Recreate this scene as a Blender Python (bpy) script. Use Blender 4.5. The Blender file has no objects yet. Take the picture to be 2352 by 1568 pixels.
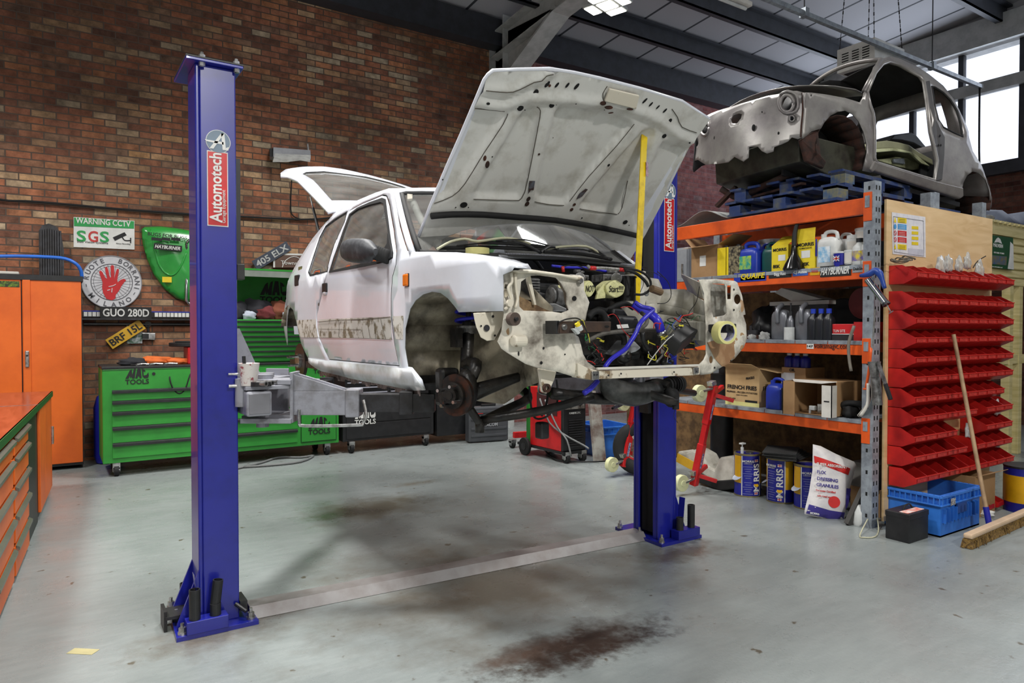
import bpy,bmesh,math,random
from mathutils import Vector,Matrix,Euler
from mathutils.geometry import delaunay_2d_cdt
random.seed(7)
C=bpy.context.scene.collection
PI=math.pi
V=Vector
# camera
F=1600.0; CX,CY=1176.0,784.0
YAW=math.atan(1056/1600.0); PITCH=math.atan(30/1600.0); CAMZ=1.5
cam=bpy.data.cameras.new('camera'); camo=bpy.data.objects.new('camera',cam); C.objects.link(camo)
cam.sensor_width=36.0; cam.lens=36.0*F/2352.0; cam.clip_start=.05; cam.clip_end=200
camo.location=(0,0,CAMZ); camo.rotation_euler=(PI/2-PITCH,0,-YAW)
bpy.context.scene.camera=camo
# sky seen through the windows, exposure
vs=bpy.context.scene.view_settings
vs.view_transform='Standard'; vs.look='None'; vs.gamma=1.0; vs.exposure=-0.5; vs.use_curve_mapping=False
w=bpy.data.worlds.new('world'); bpy.context.scene.world=w; w.use_nodes=True
w.node_tree.nodes['Background'].inputs[0].default_value=(.86,.90,1.0,1); w.node_tree.nodes['Background'].inputs[1].default_value=2.2
# lamps of the hall: positions (x, y), watts
ROOFZ=lambda y: 6.22 + .085*(9.25-y)
LAMPS=[(-1.7,6.2,190),(-1.7,2.0,130),(.9,3.5,230),(1.4,-4.0,780),(5.9,6.75,120),(5.1,4.85,95),(6.1,1.2,90),(-1.4,-2.2,60),(2.3,6.4,150)]
CYC=getattr(bpy.context.scene,'cycles',None)
def area(name,loc,size,watts,col,rot=(0,0,0),sy=None,spread=PI):
    l=bpy.data.lights.new(name,'AREA'); l.energy=watts; l.size=size; l.color=col; l.spread=spread
    if sy: l.shape='RECTANGLE'; l.size_y=sy
    o=bpy.data.objects.new(name,l); C.objects.link(o); o.location=loc; o.rotation_euler=rot
    return o
for _x,_y,_w in LAMPS:
    area('high_bay_light',(_x,_y,5.50),.62,_w,(1.0,.985,.95),spread=2.35 if _y > -3 else PI)
area('window_daylight',(12.55,4.6,5.15),1.6,170,(.78,.86,1.0),(0,PI/2,0),9.0)
# geometry helpers
def lin(c):
    return tuple(((v/255.0)/12.92 if v/255.0 <= .04045 else (((v/255.0)+.055)/1.055)**2.4) for v in c)
CAMM=Euler((PI/2-PITCH,0,-YAW)).to_matrix()
def ray(px,py): return CAMM @ V(((px-CX)/F,-(py-CY)/F,-1.0))
def hx(px,py,x): d=ray(px,py); return V((0,0,CAMZ)) + d*(x/d.x)
def hy(px,py,y): d=ray(px,py); return V((0,0,CAMZ)) + d*(y/d.y)
def hz(px,py,z): d=ray(px,py); return V((0,0,CAMZ)) + d*((z-CAMZ)/d.z)
def hd(px,py,dep):
    d=ray(px,py); f=V((math.sin(YAW),math.cos(YAW),0)); return V((0,0,CAMZ)) + d*(dep/d.dot(f))
def hf(M,px,py,ax,val):            # hit a coordinate plane of the frame M,answer in its local coordinates
    Mi=M.inverted(); o=Mi @ V((0,0,CAMZ)); d=Mi.to_3x3() @ ray(px,py)
    return o + d*((val-o[ax])/d[ax])
# materials
MATS={}
def mat(name,col,rough=.5,metal=0.,dirt=None,damt=.5,dscale=6.,bump=0.,bscale=40.,spec=.5,trans=0.,alpha=1.,emit=0.,coat=0.,contrast=.12,lo=None):
    if name in MATS: return MATS[name]
    m=bpy.data.materials.new(name); m.use_nodes=True; nt=m.node_tree; b=nt.nodes['Principled BSDF']
    c=lin(col); b.inputs['Base Color'].default_value=(*c,1)
    b.inputs['Roughness'].default_value=rough; b.inputs['Metallic'].default_value=metal
    b.inputs['Specular IOR Level'].default_value=spec
    b.inputs['Transmission Weight'].default_value=trans; b.inputs['Alpha'].default_value=alpha
    b.inputs['Coat Weight'].default_value=coat
    if emit: b.inputs['Emission Color'].default_value=(*c,1); b.inputs['Emission Strength'].default_value=emit
    tc=nt.nodes.new('ShaderNodeTexCoord')
    n1=nt.nodes.new('ShaderNodeTexNoise'); n1.inputs['Scale'].default_value=dscale; n1.inputs['Detail'].default_value=7; n1.inputs['Roughness'].default_value=.62
    nt.links.new(tc.outputs['Object'],n1.inputs['Vector'])
    r=nt.nodes.new('ShaderNodeValToRGB'); th=1-damt if lo is None else lo
    r.color_ramp.elements[0].position=max(0,.30+.4*th-contrast); r.color_ramp.elements[1].position=min(1,.30+.4*th+contrast)
    nt.links.new(n1.outputs['Fac'],r.inputs['Fac'])
    mx=nt.nodes.new('ShaderNodeMix'); mx.data_type='RGBA'
    mx.inputs[6].default_value=(*c,1); d=lin(dirt) if dirt else tuple(v*.82 for v in c)
    mx.inputs[7].default_value=(*d,1)
    nt.links.new(r.outputs['Color'],mx.inputs[0]); nt.links.new(mx.outputs[2],b.inputs['Base Color'])
    if emit: pass
    if bump:
        n2=nt.nodes.new('ShaderNodeTexNoise'); n2.inputs['Scale'].default_value=bscale; n2.inputs['Detail'].default_value=5
        nt.links.new(tc.outputs['Object'],n2.inputs['Vector'])
        bp=nt.nodes.new('ShaderNodeBump'); bp.inputs['Strength'].default_value=bump; bp.inputs['Distance'].default_value=.01
        nt.links.new(n2.outputs['Fac'],bp.inputs['Height']); nt.links.new(bp.outputs['Normal'],b.inputs['Normal'])
    MATS[name]=m; return m
# mesh builder
class MB:
    def __init__(s): s.bm=bmesh.new()
    def add(s,vs_,fs):
        v=[s.bm.verts.new(p) for p in vs_]
        for f in fs:
            try: s.bm.faces.new([v[i] for i in f])
            except ValueError: pass
        return s
    def box(s,a,b,M=None):
        x0,y0,z0=a; x1,y1,z1=b
        p=[V((x,y,z)) for x in (x0,x1) for y in (y0,y1) for z in (z0,z1)]
        if M is not None: p=[M @ q for q in p]
        return s.add(p,[(0,1,3,2),(4,6,7,5),(0,4,5,1),(2,3,7,6),(0,2,6,4),(1,5,7,3)])
    def cyl(s,a,b,r,n=16,r2=None,cap=True):
        a=V(a); b=V(b); r2=r if r2 is None else r2
        d=(b-a).normalized(); u=d.orthogonal().normalized(); w_=d.cross(u)
        p=[a+(u*math.cos(t)+w_*math.sin(t))*r for t in [2*PI*i/n for i in range(n)]] + [b+(u*math.cos(t)+w_*math.sin(t))*r2 for t in [2*PI*i/n for i in range(n)]]
        f=[(i,(i+1) % n,n+(i+1) % n,n+i) for i in range(n)]
        if cap: f += [tuple(range(n))[::-1],tuple(range(n,2*n))]
        return s.add(p,f)
    def ring(s,a,b,ro,ri,n=24):        # a hollow pipe / roll
        a=V(a); b=V(b); d=(b-a).normalized(); u=d.orthogonal().normalized(); w_=d.cross(u); p=[]
        for c,r in ((a,ro),(b,ro),(b,ri),(a,ri)):
            p += [c+(u*math.cos(2*PI*i/n)+w_*math.sin(2*PI*i/n))*r for i in range(n)]
        f=[(k*n+i,k*n+(i+1) % n,((k+1) % 4)*n+(i+1) % n,((k+1) % 4)*n+i) for k in range(4) for i in range(n)]
        return s.add(p,f)
    def tube(s,pts,r,n=8,smooth=3,rads=None,cap=True):
        pts=[V(p) for p in pts]
        if smooth and len(pts) > 2:
            q=[]; rr=[]
            for i in range(len(pts)-1):
                p0=pts[max(0,i-1)]; p1=pts[i]; p2=pts[i+1]; p3=pts[min(len(pts)-1,i+2)]
                for k in range(smooth):
                    t=k/smooth
                    q.append(.5*((2*p1)+(p2-p0)*t+(2*p0-5*p1+4*p2-p3)*t*t+(3*p1-p0-3*p2+p3)*t**3))
                    rr.append((rads[i]*(1-t)+rads[i+1]*t) if rads else r)
            q.append(pts[-1]); rr.append(rads[-1] if rads else r)
        else: q=pts; rr=rads or [r]*len(pts)
        u=None; P=[]
        for i,c in enumerate(q):
            d=(q[min(i+1,len(q)-1)]-q[max(i-1,0)]).normalized()
            if u is None: u=d.orthogonal().normalized()
            u=(u-d*u.dot(d)); u=u.normalized() if u.length > 1e-6 else d.orthogonal().normalized()
            w_=d.cross(u)
            P += [c+(u*math.cos(2*PI*k/n)+w_*math.sin(2*PI*k/n))*rr[i] for k in range(n)]
        m=len(q); f=[(i*n+k,i*n+(k+1) % n,(i+1)*n+(k+1) % n,(i+1)*n+k) for i in range(m-1) for k in range(n)]
        if cap: f += [tuple(range(n))[::-1],tuple(range((m-1)*n,m*n))]
        return s.add(P,f)
    def bar(s,a,b,w_,h,up=(0,0,1)):  # rectangular bar from a to b
        a=V(a); b=V(b); d=(b-a).normalized(); up=V(up); x=d.cross(up).normalized(); y=x.cross(d).normalized()
        p=[q+x*i*w_/2+y*j*h/2 for q in (a,b) for i,j in ((-1,-1),(1,-1),(1,1),(-1,1))]
        return s.add(p,[(3,2,1,0),(4,5,6,7),(0,1,5,4),(1,2,6,5),(2,3,7,6),(3,0,4,7)])
    def lathe(s,prof,c=(0,0,0),n=24,M=None,sx=1.,sy=1.,sq=None):   # prof: (r,z); sq: superellipse power for squarish cans
        P=[]; c=V(c)
        for r,z in prof:
            for i in range(n):
                t=2*PI*i/n; ct,st=math.cos(t),math.sin(t)
                if sq: ct,st=math.copysign(abs(ct)**sq,ct),math.copysign(abs(st)**sq,st)
                q=V((ct*r*sx,st*r*sy,z))+c
                P.append(M @ q if M is not None else q)
        m=len(prof); f=[(i*n+k,i*n+(k+1) % n,(i+1)*n+(k+1) % n,(i+1)*n+k) for i in range(m-1) for k in range(n)]
        f += [tuple(range(n))[::-1],tuple(range((m-1)*n,m*n))]
        return s.add(P,f)
    def prism(s,pts,d,both=True):        # planar polygon (3D points) extruded by vector d
        d=V(d); pts=[V(p) for p in pts]; n=len(pts)
        f=[(i,(i+1) % n,n+(i+1) % n,n+i) for i in range(n)]+[tuple(range(n))[::-1],tuple(range(n,2*n))]
        return s.add(pts+[p+d for p in pts],f)
    def ell(s,c,r,n=12,M=None):
        prof=[(math.sin(PI*i/8)*1.,-math.cos(PI*i/8)) for i in range(9)]; prof[0]=(.02,-1); prof[8]=(.02,1)
        P=[]; c=V(c)
        for q,z in prof:
            for i in range(n):
                p=V((q*math.cos(2*PI*i/n)*r[0],q*math.sin(2*PI*i/n)*r[1],z*r[2]))
                P.append((M @ p if M is not None else p)+c)
        m=9; f=[(i*n+k,i*n+(k+1) % n,(i+1)*n+(k+1) % n,(i+1)*n+k) for i in range(m-1) for k in range(n)]
        f += [tuple(range(n))[::-1],tuple(range((m-1)*n,m*n))]
        return s.add(P,f)
    def quad(s,a,b,c,d): return s.add([V(a),V(b),V(c),V(d)],[(0,1,2,3)])
    def T(s,M): bmesh.ops.transform(s.bm,matrix=M,verts=s.bm.verts); return s
WM={}
def link(o,wm,parent):
    C.objects.link(o); WM[o.name]=wm
    if parent is not None: o.parent=parent
    return o
def obj(name,mb,m=None,parent=None,smooth=None,bevel=0.,solid=0.,base=True,fix=True,sub=0,kind=None,label=None):
    bm=mb.bm if isinstance(mb,MB) else mb
    if fix: bmesh.ops.recalc_face_normals(bm,faces=bm.faces)
    me=bpy.data.meshes.new(name)
    if parent is not None: wm=WM[parent.name].copy(); bm.transform(wm.inverted()); loc=None
    else:
        if base and len(bm.verts):
            xs=[v.co.x for v in bm.verts]; ys=[v.co.y for v in bm.verts]; zs=[v.co.z for v in bm.verts]
            loc=V(((min(xs)+max(xs))/2,(min(ys)+max(ys))/2,min(zs)))
        else: loc=V((0,0,0))
        wm=Matrix.Translation(loc); bm.transform(wm.inverted())
    bm.to_mesh(me); bm.free()
    o=bpy.data.objects.new(name,me)
    if m is not None:
        for q in (m if isinstance(m,(list,tuple)) else [m]): me.materials.append(q)
    if smooth: 
        for p in me.polygons: p.use_smooth=True
        if smooth is not True:
            me.update()
            try: me.set_sharp_from_angle(angle=math.radians(smooth))
            except Exception: pass
    link(o,wm,parent)
    if parent is None: o.location=loc
    if bevel: b=o.modifiers.new('bevel','BEVEL'); b.width=bevel; b.segments=2; b.limit_method='ANGLE'; b.angle_limit=.6
    if solid: b=o.modifiers.new('solid','SOLIDIFY'); b.thickness=solid; b.offset=0
    if sub: b=o.modifiers.new('sub','SUBSURF'); b.levels=sub; b.render_levels=sub
    if kind: o['kind']=kind
    if label: o['label']=label
    return o
def tag(o,label,cat,group=None,kind=None):
    o['label']=label; o['category']=cat
    if group: o['group']=group
    if kind: o['kind']=kind
    return o
def thing(name,label,cat,loc=(0,0,0),rz=0.,group=None,M=None):
    o=bpy.data.objects.new(name,None); M=M if M is not None else Matrix.Translation(V(loc)) @ Matrix.Rotation(rz,4,'Z')
    link(o,M.copy(),None); o.matrix_world=M; o.location=M.to_translation(); o.rotation_euler=M.to_euler(); o.empty_display_size=.05
    return tag(o,label,cat,group)
def struct(name,mb,m,parent=None,**k):
    o=obj(name,mb,m,parent,**k); o['kind']='structure'; return o
def dup(root,loc=None,rz=None,label=None,group=None,M=None):
    r=root.copy(); C.objects.link(r)
    if M is not None: r.location=M.to_translation(); r.rotation_euler=M.to_euler()
    else:
        if loc is not None: r.location=loc
        if rz is not None: r.rotation_euler=(0,0,rz)
    if label: r['label']=label
    if group: r['group']=group
    for ch in list(root.children):
        c=ch.copy(); C.objects.link(c); c.parent=r
        for g in list(ch.children): d=g.copy(); C.objects.link(d); d.parent=c
    return r
# lettering
def textmesh(s,size,bold=False,ext=.0008):
    cu=bpy.data.curves.new('t','FONT'); cu.body=s; cu.size=size; cu.extrude=ext; cu.align_x='CENTER'; cu.align_y='CENTER'; cu.resolution_u=3
    if bold: cu.offset=size*.022
    o=bpy.data.objects.new('t',cu); C.objects.link(o)
    dg=bpy.context.evaluated_depsgraph_get(); me=bpy.data.meshes.new_from_object(o.evaluated_get(dg))
    bm=bmesh.new(); bm.from_mesh(me); bpy.data.objects.remove(o); bpy.data.curves.remove(cu); bpy.data.meshes.remove(me)
    return bm
def frame(o,ex,ey):
    ex=V(ex).normalized(); ey=V(ey); ey=(ey-ex*ey.dot(ex)).normalized(); ez=ex.cross(ey)
    M=Matrix.Identity(4)
    for i in range(3): M[i][0],M[i][1],M[i][2],M[i][3]=ex[i],ey[i],ez[i],o[i]
    return M
def text(s,o,ex,ey,size,m,parent,width=None,bold=False,name='lettering',ital=0.,off=.0015):
    bm=textmesh(s,size,bold)
    if not len(bm.verts): bm.free(); return None
    xs=[v.co.x for v in bm.verts]; ys=[v.co.y for v in bm.verts]; w_=max(xs)-min(xs); cx=(max(xs)+min(xs))/2; cy=(max(ys)+min(ys))/2
    k=width/w_ if width else 1.
    for v in bm.verts: v.co.x=(v.co.x-cx)*k + ital*(v.co.y-cy); v.co.y -= cy; v.co.z += off
    bm.transform(frame(V(o),ex,ey))
    return obj(name,bm,m,parent,fix=False)
def decal(o,ex,ey,w_,h,m,parent,name='label_patch',t=.001,off=.0):
    M=frame(V(o),ex,ey)
    return obj(name,MB().box((-w_/2,-h/2,off),(w_/2,h/2,off+t),M),m,parent)
# cut-out sheets: outline and holes, then bent
def inpoly(p,poly):
    x,y=p; r=False; n=len(poly)
    for i in range(n):
        x1,y1=poly[i]; x2,y2=poly[i-1]
        if (y1 > y) != (y2 > y) and x < (x2-x1)*(y-y1)/(y2-y1)+x1: r=not r
    return r
def dens(poly,step):
    out=[]
    for i in range(len(poly)):
        a=V(poly[i]); b=V(poly[(i+1) % len(poly)]); n=max(1,int((b-a).length/step))
        out += [tuple(a.lerp(b,k/n)) for k in range(n)]
    return out
def sheet(outline,holes=(),step=.05,f=None,hole_open=True):
    outline=dens([tuple(p) for p in outline],step); holes=[dens([tuple(p) for p in h],step*.7) for h in holes]
    xs=[p[0] for p in outline]; ys=[p[1] for p in outline]; vts=[]; eds=[]
    for poly in [outline]+holes:
        b=len(vts); vts += [V(p) for p in poly]; eds += [(b+i,b+(i+1) % len(poly)) for i in range(len(poly))]
    edge=list(vts)
    nx=int((max(xs)-min(xs))/step)+1; ny=int((max(ys)-min(ys))/step)+1
    for i in range(nx):
        for j in range(ny):
            p=(min(xs)+(i+.5)*step,min(ys)+(j+.5)*step)
            if inpoly(p,outline) and not any(inpoly(p,h) for h in holes) and min((e-V(p)).length_squared for e in edge) > (step*.45)**2: vts.append(V(p))
    r=delaunay_2d_cdt(vts,eds,[],0,1e-6)
    bm=bmesh.new(); bv=[bm.verts.new(f(p.x,p.y) if f else (p.x,p.y,0)) for p in r[0]]
    for fc in r[2]:
        c=sum((r[0][i] for i in fc),V((0,0)))/len(fc)
        if inpoly(c,outline) and not any(inpoly(c,h) for h in holes):
            try: bm.faces.new([bv[i] for i in fc])
            except ValueError: pass
    for v in [v for v in bm.verts if not v.link_faces]: bm.verts.remove(v)
    return bm
def join(a,b):
    me=bpy.data.meshes.new('j'); b.to_mesh(me); a.from_mesh(me); bpy.data.meshes.remove(me); b.free(); return a
def circ(cx,cy,r,n=20,ry=None,a0=0,a1=2*PI): return [(cx+r*math.cos(a0+(a1-a0)*i/n),cy+(ry or r)*math.sin(a0+(a1-a0)*i/n)) for i in range(n)]
EOF=1
# materials
def nodes_mat(name,rough=.6):
    m=bpy.data.materials.new(name); m.use_nodes=True; MATS[name]=m
    nt=m.node_tree; b=nt.nodes['Principled BSDF']; b.inputs['Roughness'].default_value=rough
    return m,nt,b
def N(nt,t,**k):
    n=nt.nodes.new(t)
    for a,v in k.items():
        if a.startswith('i_'): n.inputs[a[2:].replace('_',' ')].default_value=v
        else: setattr(n,a,v)
    return n
def ramp(nt,stops,interp='LINEAR'):
    r=nt.nodes.new('ShaderNodeValToRGB'); r.color_ramp.interpolation=interp
    while len(r.color_ramp.elements) < len(stops): r.color_ramp.elements.new(.5)
    for e,(p,c) in zip(r.color_ramp.elements,stops): e.position=p; e.color=(*lin(c),1)
    return r
def mixc(nt,fac,a,b,mode='MIX'):
    x=nt.nodes.new('ShaderNodeMix'); x.data_type='RGBA'; x.blend_type=mode
    for i,q in ((0,fac),(6,a),(7,b)):
        if isinstance(q,(int,float)): x.inputs[i].default_value=q
        elif isinstance(q,tuple): x.inputs[i].default_value=(*q,1)
        else: nt.links.new(q,x.inputs[i])
    return x.outputs[2]
def brick_mat(name,stops,mortar):
    m,nt,b=nodes_mat(name,.85); g=N(nt,'ShaderNodeNewGeometry')
    sx=N(nt,'ShaderNodeSeparateXYZ'); nt.links.new(g.outputs['Position'],sx.inputs[0])
    ad=N(nt,'ShaderNodeMath',operation='ADD'); nt.links.new(sx.outputs[0],ad.inputs[0]); nt.links.new(sx.outputs[1],ad.inputs[1])
    cb=N(nt,'ShaderNodeCombineXYZ'); nt.links.new(ad.outputs[0],cb.inputs[0]); nt.links.new(sx.outputs[2],cb.inputs[1])
    def brick(off):
        mp=N(nt,'ShaderNodeMapping'); mp.inputs['Location'].default_value=off; nt.links.new(cb.outputs[0],mp.inputs[0])
        br=N(nt,'ShaderNodeTexBrick',i_Scale=1.0,i_Mortar_Size=.0075,i_Mortar_Smooth=.3,i_Bias=0.,i_Brick_Width=.232,i_Row_Height=.0785)
        br.inputs['Color1'].default_value=(0,0,0,1); br.inputs['Color2'].default_value=(1,1,1,1); br.inputs['Mortar'].default_value=(.5,.5,.5,1)
        nt.links.new(mp.outputs[0],br.inputs['Vector']); return br
    br=brick((3.1,2.0,0)); r=ramp(nt,stops); nt.links.new(br.outputs['Color'],r.inputs[0])
    n=N(nt,'ShaderNodeTexNoise',i_Scale=9.,i_Detail=6.,i_Roughness=.7); nt.links.new(g.outputs['Position'],n.inputs[0])
    n2=N(nt,'ShaderNodeTexNoise',i_Scale=.8,i_Detail=3.); nt.links.new(g.outputs['Position'],n2.inputs[0])
    r2=ramp(nt,[(.3,(150,150,150)),(.7,(255,255,255))]); nt.links.new(n.outputs[0],r2.inputs[0])
    r3=ramp(nt,[(.35,(190,190,190)),(.65,(255,255,255))]); nt.links.new(n2.outputs[0],r3.inputs[0])
    c=mixc(nt,1.,r.outputs[0],r2.outputs[0],'MULTIPLY'); c=mixc(nt,1.,c,r3.outputs[0],'MULTIPLY')
    c=mixc(nt,br.outputs['Fac'],c,lin(mortar)); nt.links.new(c,b.inputs['Base Color'])
    bp=N(nt,'ShaderNodeBump',i_Strength=.6,i_Distance=.01); iv=N(nt,'ShaderNodeMath',operation='MULTIPLY_ADD'); iv.inputs[1].default_value=-1; iv.inputs[2].default_value=1
    nt.links.new(br.outputs['Fac'],iv.inputs[0]); nt.links.new(iv.outputs[0],bp.inputs['Height']); nt.links.new(bp.outputs[0],b.inputs['Normal'])
    return m
M_brick=brick_mat('brown_brick',[(0,(131,91,72)),(0.15,(166,109,84)),(0.35,(205,131,93)),(0.5,(175,117,93)),(0.62,(212,142,98)),(0.74,(156,119,98)),(0.86,(215,170,126)),(0.95,(205,187,159)),(1,(226,168,112))],(92,78,68))
M_brick2=brick_mat('pink_brick',[(0,(168,96,92)),(.5,(186,110,104)),(.8,(196,128,120)),(1,(180,140,138))],(140,104,104))
M_floor,nt,b=nodes_mat('painted_concrete_floor',.34)
g=N(nt,'ShaderNodeNewGeometry'); P_=g.outputs['Position']
def noise(sc,det=6.,ro=.6,dist=0.,vec=None):
    n=N(nt,'ShaderNodeTexNoise',i_Scale=sc,i_Detail=det,i_Roughness=ro,i_Distortion=dist); nt.links.new(vec if vec is not None else P_,n.inputs[0]); return n.outputs[0]
def rp(src,stops,interp='LINEAR'): r=ramp(nt,stops,interp); nt.links.new(src,r.inputs[0]); return r.outputs[0]
base=rp(noise(.7),[(.3,(124,131,131)),(.7,(139,145,145))])
st=N(nt,'ShaderNodeMapping'); st.inputs['Scale'].default_value=(1.2,5.,1.); st.inputs['Rotation'].default_value=(0,0,.25); nt.links.new(P_,st.inputs[0])
base=mixc(nt,.22,base,rp(noise(3.5,10,.75,.3,st.outputs[0]),[(.3,(106,114,110)),(.7,(168,173,170))]))
spots=rp(noise(9.,4,.5),[(.68,(0,0,0)),(.72,(255,255,255))]); base=mixc(nt,spots,base,lin((92,88,78)))
def blob(x,y,rx,ry,thr,sc=2.2,amp=1.0):
    mp=N(nt,'ShaderNodeMapping'); mp.inputs['Location'].default_value=(-x/rx,-y/ry,0); mp.inputs['Scale'].default_value=(1/rx,1/ry,0); nt.links.new(P_,mp.inputs[0])
    ln=N(nt,'ShaderNodeVectorMath',operation='LENGTH'); nt.links.new(mp.outputs[0],ln.inputs[0])
    a=N(nt,'ShaderNodeMath',operation='MULTIPLY_ADD'); nt.links.new(noise(sc,8,.7),a.inputs[0]); a.inputs[1].default_value=2.2*amp; a.inputs[2].default_value=-1.1*amp
    s=N(nt,'ShaderNodeMath',operation='ADD'); nt.links.new(ln.outputs['Value'],s.inputs[0]); nt.links.new(a.outputs[0],s.inputs[1])
    return rp(s.outputs[0],[(max(0,thr-.6),(255,255,255)),(thr+.3,(0,0,0))])
for px,py,rx,ry,thr,col,sc in ((1130,1330,1.35,1.0,.75,(100,95,86),2.),(1330,1475,.62,.22,.8,(58,50,44),7.),(1210,1500,.3,.12,.7,(80,66,58),9.),(1360,1462,.16,.06,.8,(40,33,29),12.),(1350,1495,.7,.16,.62,(52,42,36),14.),(860,1165,.7,.5,.8,(100,97,86),4.),(820,1175,.4,.22,.7,(84,80,70),6.),(1560,1270,.42,.2,.85,(96,90,80),7.),(640,1395,.3,.2,.6,(98,90,80),6.),(950,1110,.35,.12,.6,(112,108,98),9.),(480,1460,.4,.25,.7,(104,99,90),5.)):
    p=hz(px,py,0); base=mixc(nt,blob(p.x,p.y,rx,ry,thr,sc),base,lin(col))
nt.links.new(base,b.inputs['Base Color'])
nt.links.new(rp(noise(3.,6),[(.3,(120,120,120)),(.7,(175,175,175))]),b.inputs['Roughness'])
bp=N(nt,'ShaderNodeBump',i_Strength=.15,i_Distance=.01); nt.links.new(noise(30.),bp.inputs['Height']); nt.links.new(bp.outputs[0],b.inputs['Normal'])
def panel_mat(name,col,sx_,dark,axis=0):           # roof liner sheets with dark seams
    m,nt_,b=nodes_mat(name,.7); g=N(nt_,'ShaderNodeNewGeometry'); s=N(nt_,'ShaderNodeSeparateXYZ'); nt_.links.new(g.outputs['Position'],s.inputs[0])
    q=N(nt_,'ShaderNodeMath',operation='DIVIDE'); nt_.links.new(s.outputs[axis],q.inputs[0]); q.inputs[1].default_value=sx_
    fr=N(nt_,'ShaderNodeMath',operation='FRACT'); nt_.links.new(q.outputs[0],fr.inputs[0])
    r=ramp(nt_,[(0,dark),(.045,dark),(.05,col),(1,col)],'CONSTANT'); nt_.links.new(fr.outputs[0],r.inputs[0]); nt_.links.new(r.outputs[0],b.inputs['Base Color']); return m
M_roof=panel_mat('white_roof_lining',(178,178,182),.86,(58,60,64))
M_steel=mat('dark_painted_steel',(58,61,68),.5,0,(48,50,55))
M_steel2=mat('grey_painted_steel',(184,186,184),.5,0,(162,164,162))
M_blue=mat('blue_gloss_paint',(28,34,140),.3,0,(22,28,120),.3,5,coat=.3)
M_grey=mat('grey_arm_paint',(150,151,160),.38,.1,(112,110,112),.3,9)
M_dgrey=mat('dark_steel_arm',(62,62,66),.45,.4,(44,42,42),.5,10)
M_black=mat('black_plastic',(26,27,29),.45,0,(38,38,40),.4,12)
M_rubber=mat('black_rubber',(20,20,21),.75)
M_dark=mat('dark_void',(14,14,15),.9)
M_zinc=mat('zinc_plated_steel',(196,196,196),.3,.9,(130,128,124),.4,20)
M_galv=mat('galvanised_steel',(156,164,172),.45,.2,(122,128,136),.5,14)
M_chrome=mat('chrome',(220,220,222),.12,1.)
M_white=mat('white_car_paint',(226,229,238),.22,0,(214,216,224),.4,1.5,coat=.5)
M_cream=mat('chipped_cream_paint',(222,214,196),.42,0,(138,118,92),.26,9,contrast=.03,bump=.05)
M_under=mat('dirty_white_inner_paint',(204,201,190),.42,0,(148,143,130),.38,5,contrast=.16)
M_liner=mat('oily_wheel_well',(176,166,144),.5,0,(58,50,40),.42,5,contrast=.14,bump=.2)
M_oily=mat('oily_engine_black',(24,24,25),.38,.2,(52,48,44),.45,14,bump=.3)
M_rust=mat('brown_rust',(84,48,32),.85,0,(40,26,20),.5,14)
M_orange=mat('orange_powder_coat',(226,104,30),.42,0,(206,90,24),.4,2)
M_rackor=mat('orange_racking_paint',(232,94,30),.42,0,(196,74,22),.35,4)
M_green=mat('green_powder_coat',(48,144,52),.38,0,(42,128,46),.4,3)
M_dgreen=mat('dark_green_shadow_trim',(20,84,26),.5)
M_red=mat('red_plastic',(196,34,30),.35,0,(160,26,24),.45,5)
M_redp=mat('red_machine_paint',(196,30,34),.35,0,(160,24,26),.3,6)
M_ply=mat('pale_plywood',(214,178,130),.6,0,(196,156,108),.45,3,.0)
M_wood=mat('pine_wood',(206,184,130),.65,0,(180,152,98),.45,5)
M_card=mat('brown_cardboard',(168,132,92),.8,0,(150,114,76),.45,3)
M_cardw=mat('white_cardboard',(216,212,204),.7)
M_lblw=mat('white_label',(232,232,228),.6)
M_lblb=mat('black_print',(22,22,24),.6)
M_lblr=mat('red_print',(206,36,32),.5)
M_lblbl=mat('blue_print',(32,54,170),.5)
M_yel=mat('yellow_print',(238,210,34),.5)
M_gold=mat('yellow_can_paint',(226,172,26),.35)
M_grn=mat('green_print',(40,160,80),.5)
M_mblue=mat('blue_can_paint',(36,40,150),.32)
M_crate=mat('blue_crate_plastic',(50,116,206),.42,0,(42,98,184),.4,5)
M_hose=mat('blue_silicone_hose',(52,50,196),.3,0,(40,38,160),.4,10)
M_tape=mat('cream_masking_tape',(232,226,150),.6)
M_alu=mat('cast_aluminium',(150,150,150),.42,.6,(92,90,88),.5,20,bump=.2)
M_strip=mat('brushed_cover_strip',(158,155,155),.38,.4,(140,134,132),.45,6)
M_yrod=mat('yellow_angle_steel',(244,210,20),.4,0,(180,140,24),.25,9)
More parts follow.
